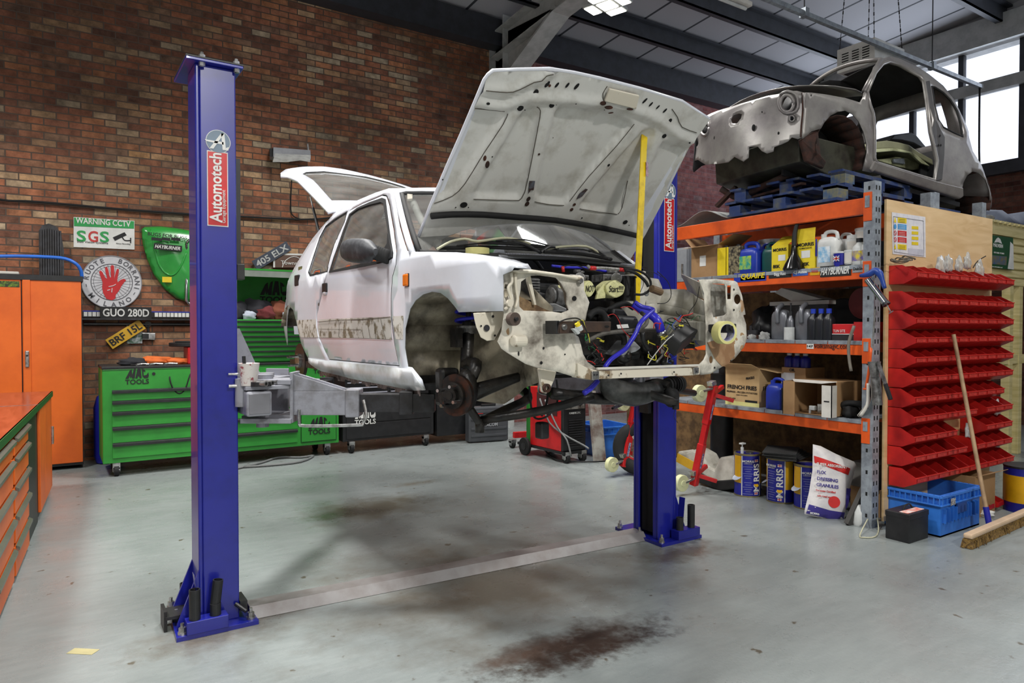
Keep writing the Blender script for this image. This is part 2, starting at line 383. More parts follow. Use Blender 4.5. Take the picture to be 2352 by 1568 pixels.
def glass_mat(name,tint,fac=.35,rough=.05,dc=.32):
    m=bpy.data.materials.new(name); m.use_nodes=True; nt_=m.node_tree; nt_.nodes.clear(); MATS[name]=m
    o=nt_.nodes.new('ShaderNodeOutputMaterial'); t=nt_.nodes.new('ShaderNodeBsdfTransparent'); t.inputs[0].default_value=(*tint,1)
    p=nt_.nodes.new('ShaderNodeBsdfGlossy'); p.inputs['Roughness'].default_value=rough; p.inputs[0].default_value=(.9,.92,.95,1)
    d=nt_.nodes.new('ShaderNodeBsdfDiffuse'); d.inputs[0].default_value=(dc,dc,dc*.95,1)
    fr=nt_.nodes.new('ShaderNodeFresnel'); fr.inputs[0].default_value=1.5
    m1=nt_.nodes.new('ShaderNodeMixShader'); nt_.links.new(fr.outputs[0],m1.inputs[0]); nt_.links.new(t.outputs[0],m1.inputs[1]); nt_.links.new(p.outputs[0],m1.inputs[2])
    n=nt_.nodes.new('ShaderNodeTexNoise'); n.inputs['Scale'].default_value=4; n.inputs['Detail'].default_value=6
    r=nt_.nodes.new('ShaderNodeMath'); r.operation='MULTIPLY'; nt_.links.new(n.outputs[0],r.inputs[0]); r.inputs[1].default_value=fac
    m2=nt_.nodes.new('ShaderNodeMixShader'); nt_.links.new(r.outputs[0],m2.inputs[0]); nt_.links.new(m1.outputs[0],m2.inputs[1]); nt_.links.new(d.outputs[0],m2.inputs[2])
    nt_.links.new(m2.outputs[0],o.inputs[0]); return m
M_glass=glass_mat('dusty_car_glass',(.62,.64,.66),.45)
M_wglass=glass_mat('hall_window_glass',(.97,.98,1.),.04,.02)
M_poly=glass_mat('clear_polythene',(.93,.94,.96),.8,.2,.8)
def wood_mat(name,a,b_,sc=(1,12,12)):
    m,nt_,b=nodes_mat(name,.6); tc=N(nt_,'ShaderNodeTexCoord'); mp=N(nt_,'ShaderNodeMapping'); mp.inputs['Scale'].default_value=sc
    nt_.links.new(tc.outputs['Object'],mp.inputs[0]); n=N(nt_,'ShaderNodeTexNoise',i_Scale=2.,i_Detail=6.,i_Distortion=1.2); nt_.links.new(mp.outputs[0],n.inputs[0])
    r=ramp(nt_,[(.35,a),(.65,b_)]); nt_.links.new(n.outputs[0],r.inputs[0]); nt_.links.new(r.outputs[0],b.inputs['Base Color']); return m
M_plyg=wood_mat('birch_plywood_grain',(208,172,122),(226,194,148),(1,1,5))
M_pine=wood_mat('raw_pine_boards',(196,182,122),(222,208,156),(1,1,9))
M_top=wood_mat('red_brown_bench_top',(120,52,34),(150,72,50),(8,1,1)); M_top.node_tree.nodes['Principled BSDF'].inputs['Roughness'].default_value=.18
M_osb=mat('dark_osb_board',(128,98,62),.8,0,(84,62,38),.5,12)
# hall shell
WY=9.25; WX=12.6
COLX=5.78
struct('floor',MB().box((-4.5,-6,-.1),(WX+.4,WY+.4,0)),M_floor,base=False)
struct('wall_back',MB().box((-4.5,WY,0),(COLX+.1,WY+.3,6.5)),M_brick,base=False)
struct('wall_back_far',MB().box((COLX+.1,WY,0),(WX+.4,WY+.3,6.5)),M_brick2,base=False)
struct('wall_left',MB().box((-4.8,-6,0),(-4.5,WY+.3,7.6)),mat('white_wall',(170,170,168),.8),base=False)
struct('wall_front',MB().box((-4.8,-6.3,0),(WX+.4,-6,7.6)),MATS['white_wall'],base=False)
sill=4.58; head=6.02
yA,yB=-6,WY
sill=hx(2300,355,WX).z
headz=lambda y: 6.45
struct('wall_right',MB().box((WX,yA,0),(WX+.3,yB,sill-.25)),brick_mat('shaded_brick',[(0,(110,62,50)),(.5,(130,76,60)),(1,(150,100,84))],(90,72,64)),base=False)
struct('trim_1',MB().box((WX-.12,yA,sill-.32),(WX+.3,yB,sill-.12)),M_steel,base=False)
h0=hx(2352,78,WX).z; h1=hx(2140,152,WX).z
print('win sill',sill,'head',h0,h1,[round(hx(x,300,WX).y,2) for x in (2205,2335,2130,2350)])
struct('trim_2',MB().box((WX-.15,yA,(h0+h1)/2),(WX+.3,yB,(h0+h1)/2+.42)),M_steel2,base=False)
struct('wall_right_top',MB().box((WX+.02,yA,(h0+h1)/2+.4),(WX+.3,yB,7.8)),M_roof,base=False)
tr=hx(2205,215,WX).z
ym=[hx(2345,300,WX).y-2*1.9,hx(2345,300,WX).y-.95,hx(2345,300,WX).y,hx(2337,250,WX).y+.0,hx(2205,250,WX).y,hx(2092,300,WX).y,hx(2092,300,WX).y+.95,hx(2092,300,WX).y+1.9]
ym=sorted(set(round(v,2) for v in ym)); ys_=[ym[0]]
for v in ym[1:]:
    if v-ys_[-1] > .3: ys_.append(v)
for i,y in enumerate(ys_):
    struct('trim_%d' % (3+i),MB().box((WX+.02,y-.04,sill-.12),(WX+.12,y+.04,(h0+h1)/2)),M_steel,base=False)
struct('trim_20',MB().box((WX-.04,yA,tr-.09),(WX+.12,yB,tr+.09)),M_steel2,base=False)
lim=[yA]+ys_+[yB]
for i in range(len(lim)-1):
    struct('window_%d' % (i+1),MB().box((WX+.07,lim[i]+.04,sill-.12),(WX+.075,lim[i+1]-.04,(h0+h1)/2)),M_wglass,base=False)
struct('ceiling',MB().add([(-5,-6.4,ROOFZ(-6.4)),(WX+.5,-6.4,ROOFZ(-6.4)),(WX+.5,WY+.4,ROOFZ(WY+.4)),(-5,WY+.4,ROOFZ(WY+.4)),(-5,-6.4,ROOFZ(-6.4)+.1),(WX+.5,-6.4,ROOFZ(-6.4)+.1),(WX+.5,WY+.4,ROOFZ(WY+.4)+.1),(-5,WY+.4,ROOFZ(WY+.4)+.1)],[(0,1,2,3),(7,6,5,4),(0,4,5,1),(1,5,6,2),(2,6,7,3),(3,7,4,0)]),M_roof,base=False)
k=0
for y in (9.12,8.05,6.98,4.95,3.3,1.6,.0):
    z=ROOFZ(y)-.24
    if y > 9: struct('trim_%d' % (30+k),MB().box((-4.5,y-.12,z-.20),(WX,y+.12,z+.2)),M_steel,base=False)
    else: struct('trim_%d' % (30+k),MB().box((-4.5,y-.012,z-.05),(WX,y+.012,z+.2)).box((-4.5,y-.012,z-.05),(WX,y+.09,z-.03)).box((-4.5,y-.09,z+.19),(WX,y+.012,z+.22)),M_steel,base=False)
    k += 1
def ibeam(mb,a,b,h,w_,t=.02,up=(0,0,1)):
    mb.bar(a,b,t,h,up); d=(V(b)-V(a)).normalized(); x=d.cross(V(up)).normalized(); y=x.cross(d).normalized()
    for s in (-1,1): mb.bar(V(a)+y*s*h/2,V(b)+y*s*h/2,w_,t,up)
mb=MB(); ibeam(mb,(COLX,WY-.2,0),(COLX,WY-.2,6.2),.38,.2,up=(0,1,0)); struct('trim_60',mb,M_steel2,base=False)
mb=MB(); a=V((COLX,WY-.1,ROOFZ(WY)-.42)); b2=V((COLX,-6,ROOFZ(-6)-.42)); ibeam(mb,a,b2,.36,.3)
q=V((COLX,WY-.3,5.15)); mb.prism([(COLX-.01,WY-.05,5.1),(COLX-.01,WY-.05,6.0),(COLX-.01,7.55,ROOFZ(7.5)-.5)],(.02,0,0)); mb.bar((COLX,WY-.1,5.08),(COLX,7.5,ROOFZ(7.5)-.58),.3,.03)
struct('trim_61',mb,M_steel2,base=False)
M_led=mat('lit_led_panel',(255,252,240),.5,emit=9.)
def lamp():
    t=thing('high_bay_lamp','x','lamp')
    obj('housing',MB().box((-.13,-.13,.03),(.13,.13,.16)).box((-.04,-.04,.16),(.04,.04,.22)),M_steel2,t,bevel=.01)
    obj('hanger',MB().cyl((0,0,.2),(0,0,1.0),.006),M_steel2,t)
    for i,(x,y) in enumerate(((-1,0),(1,0),(0,-1),(0,1))):
        p=obj('lamp_wing',MB().box((x*.14-.005*abs(x)-.13*(1-abs(x))-(.15 if x < 0 else 0)+(0),y*.14-.13*(1-abs(y))-(.15 if y < 0 else 0),.03),(x*.14+.13*(1-abs(x))+(.15 if x > 0 else 0),y*.14+.13*(1-abs(y))+(.15 if y > 0 else 0),.07)),M_steel2,t)
        cx,cy=x*.215,y*.215; hx_,hy_=(.06,.11) if x else (.11,.06)
        obj('led_panel',MB().box((cx-hx_,cy-hy_,.02),(cx+hx_,cy+hy_,.03)),M_led,p)
    obj('led_panel',MB().box((-.1,-.1,.018),(.1,.1,.03)),M_led,t)
    return t
l0=lamp(); first=True
L_lab=['white LED high bay lamp hanging out of frame']
for i,(x,y,w_) in enumerate(LAMPS):
    z=5.55
    lab='lit four-winged white LED high bay lamp under the steel roof beams at the top edge' if (x,y) == (5.9,6.75) else 'LED high bay lamp hanging from the roof outside the picture, number %d' % i
    if (x,y) == (5.9,6.75): l0.location=(x,y,z); l0['label']=lab; l0.rotation_euler=(0,0,.3)
print('lamp px target',hz(1360,8,5.55))
# two-post lift
def nut(mb,x,y,z,r=.017):
    mb.cyl((x,y,z),(x,y,z+.012),r*1.25,12); mb.cyl((x,y,z+.012),(x,y,z+.034),r,6); mb.cyl((x,y,z+.034),(x,y,z+.055),r*.5,8)
def post(name,x0,x1,y0,y1,side,label):
    t=thing(name,label,'car lift post',((x0+x1)/2,(y0+y1)/2,0),0,'posts of the two-post lift')
    H=2.80; T=.02; mb=MB()
    bx=x0 if side > 0 else x1
    mb.box((min(bx,bx+side*T),y0,.02),(max(bx,bx+side*T),y1,H)); xa,xb=(x0,x1)
    xa,xb=(x0+T,x1) if side > 0 else (x0,x1-T); mb.box((xa,y0,.02),(xb,y0+T,H)); mb.box((xa,y1-T,.02),(xb,y1,H))
    ox=x1 if side > 0 else x0
    for ya,yb in ((y0+T,y0+.055),(y1-.055,y1-T)): mb.box((min(ox,ox-side*T),ya,.02),(max(ox,ox-side*T),yb,H))
    obj('column',mb,M_blue,t,bevel=.006)
    obj('carriage_track',MB().box((min(ox-side*.14,ox-side*.03),y0+.06,.05),(max(ox-side*.14,ox-side*.03),y1-.06,H-.1)),M_dark,t)
    mb=MB().box((x0-.045,y0-.04,H),(x1+.03,y1+.15,H+.014)); obj('cap_plate',mb,M_blue,t,bevel=.003)
    obj('cap_cover',MB().box((x0-.045,y0-.04,H+.015),(x1+.03,y1+.15,H+.022)),M_black,t)
    mb=MB()
    for x in (x0+.03,x1): 
        for y in (y0-.02,y1+.1): mb=MB().cyl((x,y,H-.02),(x,y,H+.05),.008,8); mb.cyl((x,y,H+.022),(x,y,H+.038),.015,6); mb.cyl((x,y,H-.018),(x,y,H),.015,6); obj('cap_bolt',mb,M_zinc,t)
    px0,px1=(x0-.115,x1+.075) if side > 0 else (x0-.05,x1+.17)
    py0,py1=y0-.085,y1+.16
    mb=MB().prism([(px0,py0,0),(px1,py0+.0,0),(px1+.0,py0+.1,0),(px1,py1,0),(px0+.02,py1,0)],(0,0,.022))
    bx=x0 if side > 0 else x1
    sgn=-1 if side > 0 else 1
    for yy in (y0+.0,y1-.015): mb.prism([(bx,yy,.02),(bx+sgn*.10,yy,.02),(bx+sgn*.10,yy,.05),(bx,yy,.30)],(0,.015,0))
    mb.prism([(bx+sgn*0,y0-.055,.022),(bx+sgn*.03,y0-.055,.3),(bx+sgn*.03,y0,.3),(bx,y0,.022)],(.001,0,0))
    obj('foot_plate',mb,M_blue,t,bevel=.002)
    mb=MB()
    for x,y in ((px0+.03,py0+.03),(px1-.03,py0+.04),(px0+.03,py1-.04),(px0+.03,(py0+py1)/2),(px1-.03,py1-.04)): mb=MB(); nut(mb,x,y,.022); obj('anchor_bolt',mb,M_zinc,t)
    ys2=y0-.062
    xs_=(x0-.03,x0+.075) if side > 0 else (x1-.03,x1+.10)
    tr_=obj('adapter_tray',MB().box((xs_[0]-.04,ys2-.03,.022),(xs_[1]+.045,ys2+.045,.085)),M_blue,t,bevel=.003)
    hs=(.165,.09) if side > 0 else (.10,.20)
    pos=[(xs_[0],ys2,.08,hs[0],0),(xs_[1]-.01,ys2+.005,.06,hs[1],0)]
    for i,(x,y,z,h,tl) in enumerate(pos): obj('extension_tube',MB().ring((x,y,z),(x,y,z+h*.92),.026,.021,20),M_black,t)
    if side > 0:
        obj('extension_tube',MB().ring((xs_[1]-.01,ys2+.01,.14),(xs_[1]+.004,ys2+.01,.255),.025,.02,20),M_black,t)
        obj('extension_tube',MB().ring((hy(425,1338,y1+.08).x,y1+.08,.02),(hy(425,1338,y1+.08).x,y1+.08,hy(425,1338,y1+.08).z),.026,.021,20),M_black,t)
        obj('cable_guard',MB().box((x1+.002,y0+.05,1.79),(x1+.03,y0+.09,2.37)),M_black,t)
        obj('limit_switch',MB().box((x1+.005,y0+.03,1.75),(x1+.045,y0+.09,1.83)),M_black,t,bevel=.004)
        obj('lock_handle',MB().tube([(x1-.05,y0-.02,1.27),(x1+.015,y0-.02,1.262),(x1+.02,y0-.02,1.20)],.006),M_zinc,t)
        mb=MB().tube([(x1-.02,y0-.01,.10),(x1+.02,y0-.06,.07)],.01); mb.box((x1+.0,y0-.02,.06),(x1+.035,y0+.12,.11)); obj('floor_bracket',mb,M_black,t)
        mb=MB().box((px0-.035,y0+.07,.0),(px0-.02,y0+.2,.1)).box((px0-.03,y0+.06,.06),(x0,y0+.2,.075)); obj('cable_bracket',mb,M_dgrey,t)
    ex,ey=V((1,0,0)),V((0,0,1)); fy=y0-.001
    cx=(x0+x1)/2+.0
    zt=2.43 if side > 0 else 2.46
    bd=obj('badge_disc',MB().cyl((cx+.01,fy,zt),(cx+.01,fy-.0015,zt),.058,40),M_lblw,t)
    obj('badge_face',MB().cyl((cx+.01,fy-.0015,zt),(cx+.01,fy-.0025,zt),.055,40),mat('blue_grey_badge',(112,132,150),.4),bd)
    a=MB(); M=frame(V((cx+.012,fy-.003,zt)),ex,ey)
    def pp(l,d=.0008): a.prism([M @ V((x*.045,y*.045,0)) for x,y in l],(0,-d,0))
    pp([(-.95,-.85),(-.55,-.85),(.55,.95),(.25,.95)]); pp([(.25,.95),(.6,.95),(.75,-.85),(.4,-.85)]); pp([(-1.45,.05),(.5,.0),(.5,-.28),(-1.3,-.12)]); pp([(.75,-.6),(1.05,-.45),(1.0,-.85),(.75,-.85)])
    obj('badge_letter',a,M_lblw,bd)
    zc=zt-.235
    st=decal((cx+.006,fy,zc),ex,ey,.098,.372,M_lblw,t,'badge_border',.001)
    decal((cx+.006,fy-.001,zc),ex,ey,.09,.362,mat('red_badge',(206,26,30),.3),st,'badge_strip',.0008)
    text('Automotech',(cx-.004,fy-.002,zc+.005),(0,0,1),(-1,0,0),.078,M_lblw,st,width=.345,bold=True)
    text('Garage Equipment',(cx+.035,fy-.002,zc-.085),(0,0,1),(-1,0,0),.024,M_lblw,st,width=.165)
    return t
P1=post('lift_post',.595,.785,3.72,3.93,1,'tall blue lift post in the left foreground with red badge strip')
P2=post('lift_post',3.52,3.70,3.48,3.73,-1,'blue lift post behind the car front at right, partly hidden by the raised bonnet')
mb=MB(); a=V((.84,3.72,0)); b2=V((3.50,3.575,0)); d=(b2-a).normalized(); n_=V((-d.y,d.x,0)); pr=[(-.012,0),(.03,.052),(.13,.052),(.17,0),(.16,0),(.125,.045),(.035,.045),(-.002,0)]
P=[p+n_*u+V((0,0,z+.002)) for p in (a,b2) for u,z in pr]; n=len(pr)
mb.add(P,[(i,(i+1) % n,n+(i+1) % n,n+i) for i in range(n)]+[tuple(range(n))[::-1],tuple(range(n,2*n))])
tag(obj('cable_cover_strip',mb,M_strip),'scuffed silver cable cover strip lying on the floor between the blue lift posts','cable cover')
def arm(post_,piv,end,z,label,sgn,flip=1):
    a=V((piv[0],piv[1],z)); b=V((end[0],end[1],z-.005)); d=(b-a).normalized(); L=(b-a).length; n_=V((-d.y,d.x,0)); up=V((0,0,1))
    m=a+d*(L*.52)
    t=obj('lift_arm',MB().bar(a+d*.14,m,.10,.125),M_grey,post_,bevel=.004,label=label)
    obj('end_collar',MB().bar(m-d*.04,m+d*.03,.125,.145),M_grey,t,bevel=.006)
    obj('inner_tube',MB().bar(m,b,.085,.095),M_dgrey,t,bevel=.004)
    obj('slide_collar',MB().bar(m+d*.27*L,m+d*(.27*L+.07),.098,.12),M_dgrey,t,bevel=.004)
    mb=MB().prism([a+d*.14+up*.062-n_*.05,a+d*.14+up*.15-n_*.05,a+d*(.14+.0)+up*.15-n_*.05,a+d*.42+up*.064-n_*.05],n_*.008)
    mb.prism([a+d*.14+up*.062+n_*.042,a+d*.14+up*.15+n_*.042,a+d*.42+up*.064+n_*.042],n_*.008)
    mb.bar(a+d*.13+up*.03,a+d*.146+up*.03,.13,.26)
    mb.bar(a-d*.12+up*.11,a+d*.14+up*.11,.16,.025); mb.bar(a-d*.12-up*.09,a+d*.14-up*.09,.16,.025)
    obj('knuckle',mb,M_grey,t,bevel=.003)
    obj('pivot_pin',MB().cyl(a-d*.03-up*.13,a-d*.03+up*.14,.032,20).cyl(a-d*.03+up*.12,a-d*.03+up*.145,.055,20),M_grey,t)
    rod=a+d*.18-n_*.07*flip
    obj('foot_guard_rod',MB().tube([rod-up*.03,rod-up*.095,rod+d*.03-up*.115,rod+d*.3-up*.11,m-n_*.07*flip+d*.05-up*.10,m-n_*.07*flip+d*.07-up*.06,m-n_*.065*flip+d*.055+up*.02],.0085,smooth=3),M_zinc,t)
    obj('lifting_pad',MB().cyl(b+up*.02,b+up*.07,.035,16).cyl(b+up*.07,b+up*.10,.06,20),M_rubber,t)
    return t
AZ=1.115
arm(P1,(.94,3.74),(1.68,3.28),AZ,'grey front lift arm reaching from the left post under the white door sill',1)
arm(P1,(.97,3.90),(1.68,4.75),AZ,'grey rear lift arm behind the front arm of the left post',1,-1)
arm(P2,(3.36,3.50),(2.95,3.22),AZ,'dark lift arm from the right post under the bare car front',-1)
arm(P2,(3.36,3.72),(2.95,4.7),AZ,'lift arm running rearward from the right post under the far sill',-1,-1)
t=obj('carriage',MB().box((.80,3.60,1.06),(.925,4.0,1.185)),M_grey,P1,bevel=.012)
obj('tube_face',MB().box((.812,3.596,1.072),(.913,3.601,1.173)),mat('dull_grey_face',(128,128,134),.5),t,bevel=.01)
obj('safety_cylinder',MB().cyl((.80,3.70,1.105),(.80,3.70,1.245),.033,20),M_grey,t,smooth=40)
obj('grease_nipple',MB().tube([(.735,3.69,1.21),(.775,3.69,1.21)],.009,smooth=0),M_zinc,t)
obj('back_plate',MB().prism([(.80,3.93,1.06),(.97,3.93,1.06),(.97,3.93,1.2),(.84,3.93,1.5),(.80,3.93,1.5)],(0,.02,0)),M_grey,t)
obj('top_plate',MB().box((.80,3.62,1.19),(1.06,3.98,1.21)),M_grey,t,bevel=.003)
obj('shim_disc',MB().cyl((.875,3.62,1.21),(.875,3.62,1.232),.05,24),M_dgrey,t)
t=obj('carriage',MB().box((3.38,3.42,1.05),(3.51,3.78,1.18)),M_grey,P2,bevel=.01)
obj('back_plate',MB().box((3.50,3.56,.9),(3.53,3.65,1.7)),M_dgrey,t)
p=hy(575,852,3.63); t=thing('plastic_cup','grubby clear plastic cup with a dark brush handle standing on the left lift arm','cup',(p.x,3.66,1.21))
obj('cup_wall',MB().add(*(lambda n=28: ([V((p.x+math.cos(2*PI*i/n)*r,3.66+math.sin(2*PI*i/n)*r,z)) for r,z in ((.038,1.212),(.048,1.30),(.052,1.325),(.046,1.32),(.036,1.22)) for i in range(n)],[(k*n+i,k*n+(i+1) % n,(k+1)*n+(i+1) % n,(k+1)*n+i) for k in range(4) for i in range(n)]+[tuple(range(4*n,5*n))]))()),mat('paint_smeared_cup',(214,208,204),.35,0,(150,60,70),.3,40,contrast=.05),t,smooth=40)
obj('brush_handle',MB().tube([(p.x-.01,3.66,1.24),(p.x-.02,3.665,1.31),(p.x-.022,3.67,1.36)],.009),M_black,t)
for i,(u,v_) in enumerate(((592,866),(607,862),(619,866))):
    q=hy(u,v_,3.60+.04*i); a=V((q.x,q.y,1.225)); s=tag(obj('socket',MB().ring(a,a+V((.03,-.045,.0)),.014-.001*i,.008,16),M_zinc),('small steel socket beside the cup on the lift arm','dark steel socket lying between two others on the lift arm','steel socket nearest the arm gusset')[i],'socket','loose sockets on the lift arm')
q=hy(655,862,3.72); tag(obj('bolt_washer',MB().cyl((q.x,3.72,1.21),(q.x,3.72,1.222),.025,16).cyl((q.x,3.72,1.222),(q.x,3.72,1.235),.012,6),M_dgrey),'flat steel washer and nut lying on the lift arm knuckle','washer')
# white hatchback body on the lift
X0=1.533; XC=2.325
def inset(y,z):
    return .20*max(0,(z-1.86)/.5)**1.15+.04*max(0,(1.5-z)/.3)**2+min(.10,.12*max(0,(y-5.2)/.75)**2)+.05*min(1,max(0,(2.75-y)/.3))**2
def S(px,py):
    x=X0
    for _ in range(30):
        p=hx(px,py,x); x=.5*x+.5*(X0+inset(p.y,p.z))
    return p
def Sl(l): return [(q.y,q.z) for q in (S(*p) for p in l)]
def z4(l): return [(620+x/3.485,350+y/3.485) for x,y in l]
def z5(l): return [(900+x/3.0947,130+y/3.0947) for x,y in l]
def z6(l): return [(640+x/3.92,600+y/3.92) for x,y in l]
def z7(x,y,yy): return hy(1120+x/3.794,560+y/3.794,yy)
def sidef(s,off=0.):
    return (lambda y,z: (X0+inset(y,z)-off,y,z)) if s < 0 else (lambda y,z: (2*XC-X0-inset(y,z)+off,y,z))
car=thing('hatchback_car','stripped white three-door hatchback raised on the blue two-post lift with its bonnet open','car',(XC,4.2,0))
win_d=Sl([(758,625),(779,562),(804,492),(822,478),(850,466),(878,457),(886,460),(893,511),(904,580),(903,591),(890,600),(838,610)])
win_q=Sl([(713,633),(709,625),(722,585),(735,545),(749,519),(769,503),(799,485),(792,511),(769,562),(752,624)])
door=Sl([(919,841),(900,723),(900,680),(903,637),(911,608),(913,580),(907,528),(897,470),(890,449),(880,447)])+Sl([(862,455),(835,466),(804,483),(778,540),(751,631),(729,723),(729,753),(736,779),(757,826)])
arch_f=[(3.337,1.30),(3.345,1.40),(3.33,1.50),(3.27,1.60),(3.209,1.64),(3.12,1.668),(3.02,1.677),(2.93,1.667),(2.86,1.64),(2.80,1.605),(2.754,1.573)]
roofl=[(3.83,2.285),(3.86,2.325),(3.98,2.345),(4.2,2.355),(4.5,2.355),(4.84,2.338),(4.98,2.318),(5.11,2.255),(5.235,2.18),(5.37,2.06),(5.56,1.92),(5.76,1.79),(5.92,1.70),(5.97,1.60),(5.96,1.50),(5.90,1.36)]
OUT=[(2.46,1.573),(2.46,1.725),(2.40,1.737),(2.385,1.75),(2.42,1.772),(2.50,1.795),(2.58,1.813),(2.77,1.842),(3.0,1.865),(3.24,1.888),(3.325,1.90),(3.55,2.06)]+roofl+[(5.80,1.40),(5.76,1.52),(5.68,1.60),(5.58,1.65),(5.46,1.665),(5.36,1.64),(5.27,1.56),(5.20,1.46),(5.15,1.38),(5.05,1.29),(4.98,1.262),(4.743,1.204),(3.9,1.19),(3.30,1.185),(3.19,1.19),(3.20,1.24),(3.29,1.298)]+arch_f
ex_door=[(y,z) for y,z in door]
def shrink(poly,d):
    c=V((sum(p[0] for p in poly)/len(poly),sum(p[1] for p in poly)/len(poly))); return [tuple(V(p)+(c-V(p)).normalized()*d) for p in poly]
body=sheet(OUT,[door,win_q],.07,sidef(-1))
obj('side_panel',body,M_white,car,smooth=35,solid=.006,label='white nearside body side with rear quarter and front wing')
wingtop=MB()
seg=[p for p in OUT if 2.38 < p[0] < 3.4 and p[1] > 1.74]
for i in range(len(seg)-1):
    a,b2=seg[i],seg[i+1]; xa,xb=X0+inset(*a),X0+inset(*b2)
    wingtop.quad((xa,a[0],a[1]),(xb,b2[0],b2[1]),(xb+.10,b2[0]+.01,b2[1]-.02+.02),(xa+.10,a[0]+.02,a[1]-.02+.02))
obj('wing_top',wingtop,M_white,car,smooth=True,solid=.004)
obj('side_panel',sheet([p for p in OUT if p[0] > 3.24][0:0] or [(3.24,1.25),(3.24,1.888),(3.325,1.90),(3.55,2.06)]+roofl+[(5.80,1.40),(5.58,1.65),(5.36,1.64),(5.15,1.38),(4.743,1.204),(3.30,1.2)],[door and shrink(win_d,.02),win_q],.14,sidef(1)),M_white,car,smooth=35,solid=.006,label='far body side seen through the glass')
dr=obj('door',sheet(shrink(door,.0065),[win_d],.05,sidef(-1,.003)),M_white,car,smooth=True)
dq=shrink(door,.03); 
gm=sheet(shrink(door,-.015),[shrink(door,.012)],.1,sidef(-1,-.012)); obj('door_shut_gap',gm,M_dark,car)
def rim(poly,w_,name,m,parent,off=.004,s=-1):
    obj(name,sheet(shrink(poly,-w_*.35),[shrink(poly,w_)],.08,sidef(s,off)),m,parent,solid=.004)
rim(win_d,.02,'window_seal',M_rubber,dr); rim(win_q,.008,'window_seal',M_rubber,car,.002)
obj('window_glass',sheet(win_d,(),.1,sidef(-1,-.004)),M_glass,dr,smooth=True)
obj('rear_side_glass',sheet(win_q,(),.1,sidef(-1,-.004)),M_glass,car,smooth=True)
for w_ in (win_d,win_q): obj('far_side_glass',sheet(w_,(),.14,sidef(1,-.004)),M_glass,car,smooth=True)
M_res=mat('dirty_glue_band',(208,204,196),.55,0,(128,118,98),.35,16,contrast=.05)
band=Sl(z6([(372,522),(1018,498),(1022,690),(1030,705),(760,690),(372,686),(358,600)]))
bd=obj('bare_moulding_band',sheet(band,(),.06,sidef(-1,.0045)),M_res,dr,smooth=True)
band2=Sl(z6([(165,530),(340,522),(345,600),(360,684),(205,684),(185,640)])); obj('bare_moulding_band',sheet(band2,(),.06,sidef(-1,.004)),M_res,car)
band3=Sl(z6([(1032,495),(1128,490),(1130,540),(1125,705),(1060,700),(1036,560)])); obj('bare_moulding_band',sheet(band3,(),.06,sidef(-1,.004)),M_res,car)
def sline(l,r,m,name,parent,off=.006,conv=z6):
    obj(name,MB().tube([(lambda q: V((X0+inset(q[0],q[1])-off,q[0],q[1])))(q) for q in Sl(conv(l))],r,5,smooth=2),m,parent)
M_glue=mat('brown_glue_trace',(96,84,66),.8)
for i,l in enumerate(([(372,608),(550,612),(750,612)],[(360,545),(560,528),(760,522),(1018,500)],[(550,530),(556,600),(548,680)],[(760,615),(775,690)],[(810,545),(835,690)],[(868,540),(885,695)],[(930,520),(945,590),(970,692)],[(200,686),(500,688),(760,694),(1015,704)])): sline(l,.0012 if i != 1 else .0018,M_glue,'glue_trace',bd,.008)
for px,py in ((432,255),):
    q=S(640+422/3.92,600+238/3.92); obj('door_handle',MB().box((q.x-.012,q.y-.05,q.z-.032),(q.x+.004,q.y+.045,q.z+.032)),M_black,dr,bevel=.012)
    obj('handle_recess',MB().ell((q.x-.004,q.y+.0,q.z-.035),(.008,.045,.018)),M_white,dr,smooth=True)
q=S(640+365/3.92,600+388/3.92); obj('lock_hole',MB().cyl((q.x-.004,q.y,q.z),(q.x+.01,q.y,q.z),.012,14),mat('dull_lock',(90,84,76),.5),dr)
q=S(640+165/3.92,600+170/3.92); obj('fuel_flap_recess',MB().box((q.x-.006,q.y-.055,q.z-.045),(q.x+.01,q.y+.055,q.z+.04)),M_black,car,bevel=.01)
q=S(640+195/3.92,600+72/3.92); obj('side_sticker',MB().box((q.x-.004,q.y-.05,q.z-.025),(q.x,q.y+.04,q.z+.02)),mat('green_yellow_sticker',(150,150,90),.5,0,(30,30,30),.5,30),car)
q=S(640+1155/3.92,600+170/3.92)
mk=obj('side_marker_light',MB().box((q.x-.016,q.y-.028,q.z-.032),(q.x+.004,q.y+.026,q.z+.032)),mat('amber_lens',(236,120,20),.15,coat=.5),car,bevel=.008); obj('marker_base',MB().box((q.x-.006,q.y-.036,q.z-.036),(q.x+.006,q.y+.02,q.z+.036)),M_rubber,mk,bevel=.006)
q0=S(889,590); q1=S(866,583); mr=thing  # names kept simple
base_=obj('door_mirror',sheet(Sl([(904,578),(903,591),(890,600),(868,603),(893,560),(895,535)]),(),.05,sidef(-1,.008)),M_black,dr,solid=.01)
c0=V((q0.x-.01,q0.y,q0.z)); c1=V((1.47,3.40,1.905)); 
mpx=[(hx(888,589,1.52)),(hx(880,586,1.49)),(hx(862,580,1.46))]
mb=MB(); 
for k in range(6):
    t_=k/5; pnt=mpx[0].lerp(mpx[2],t_); mb.ell(pnt,(.03,.012,.042),14)
obj('mirror_bellows',mb,M_rubber,base_,smooth=True)
hp=[hx(785+i*(866-785)/5,576+i*.8,1.50-.012*i*0) for i in range(6)]
A=hx(788,574,1.46); B=hx(862,578,1.44); D=(B-A); L=D.length
mb=MB(); M=frame((A+B)/2,D,(0,0,1))
prof=[]
for i in range(9):
    t_=-1+2*i/8; k=(1-abs(t_)**3.2)**.5 if abs(t_) < 1 else .15; prof.append((t_*L/2*1.02,max(.35,k)*(1.0 if t_ < .5 else (1.3-.6*t_))))
P=[]; n=20
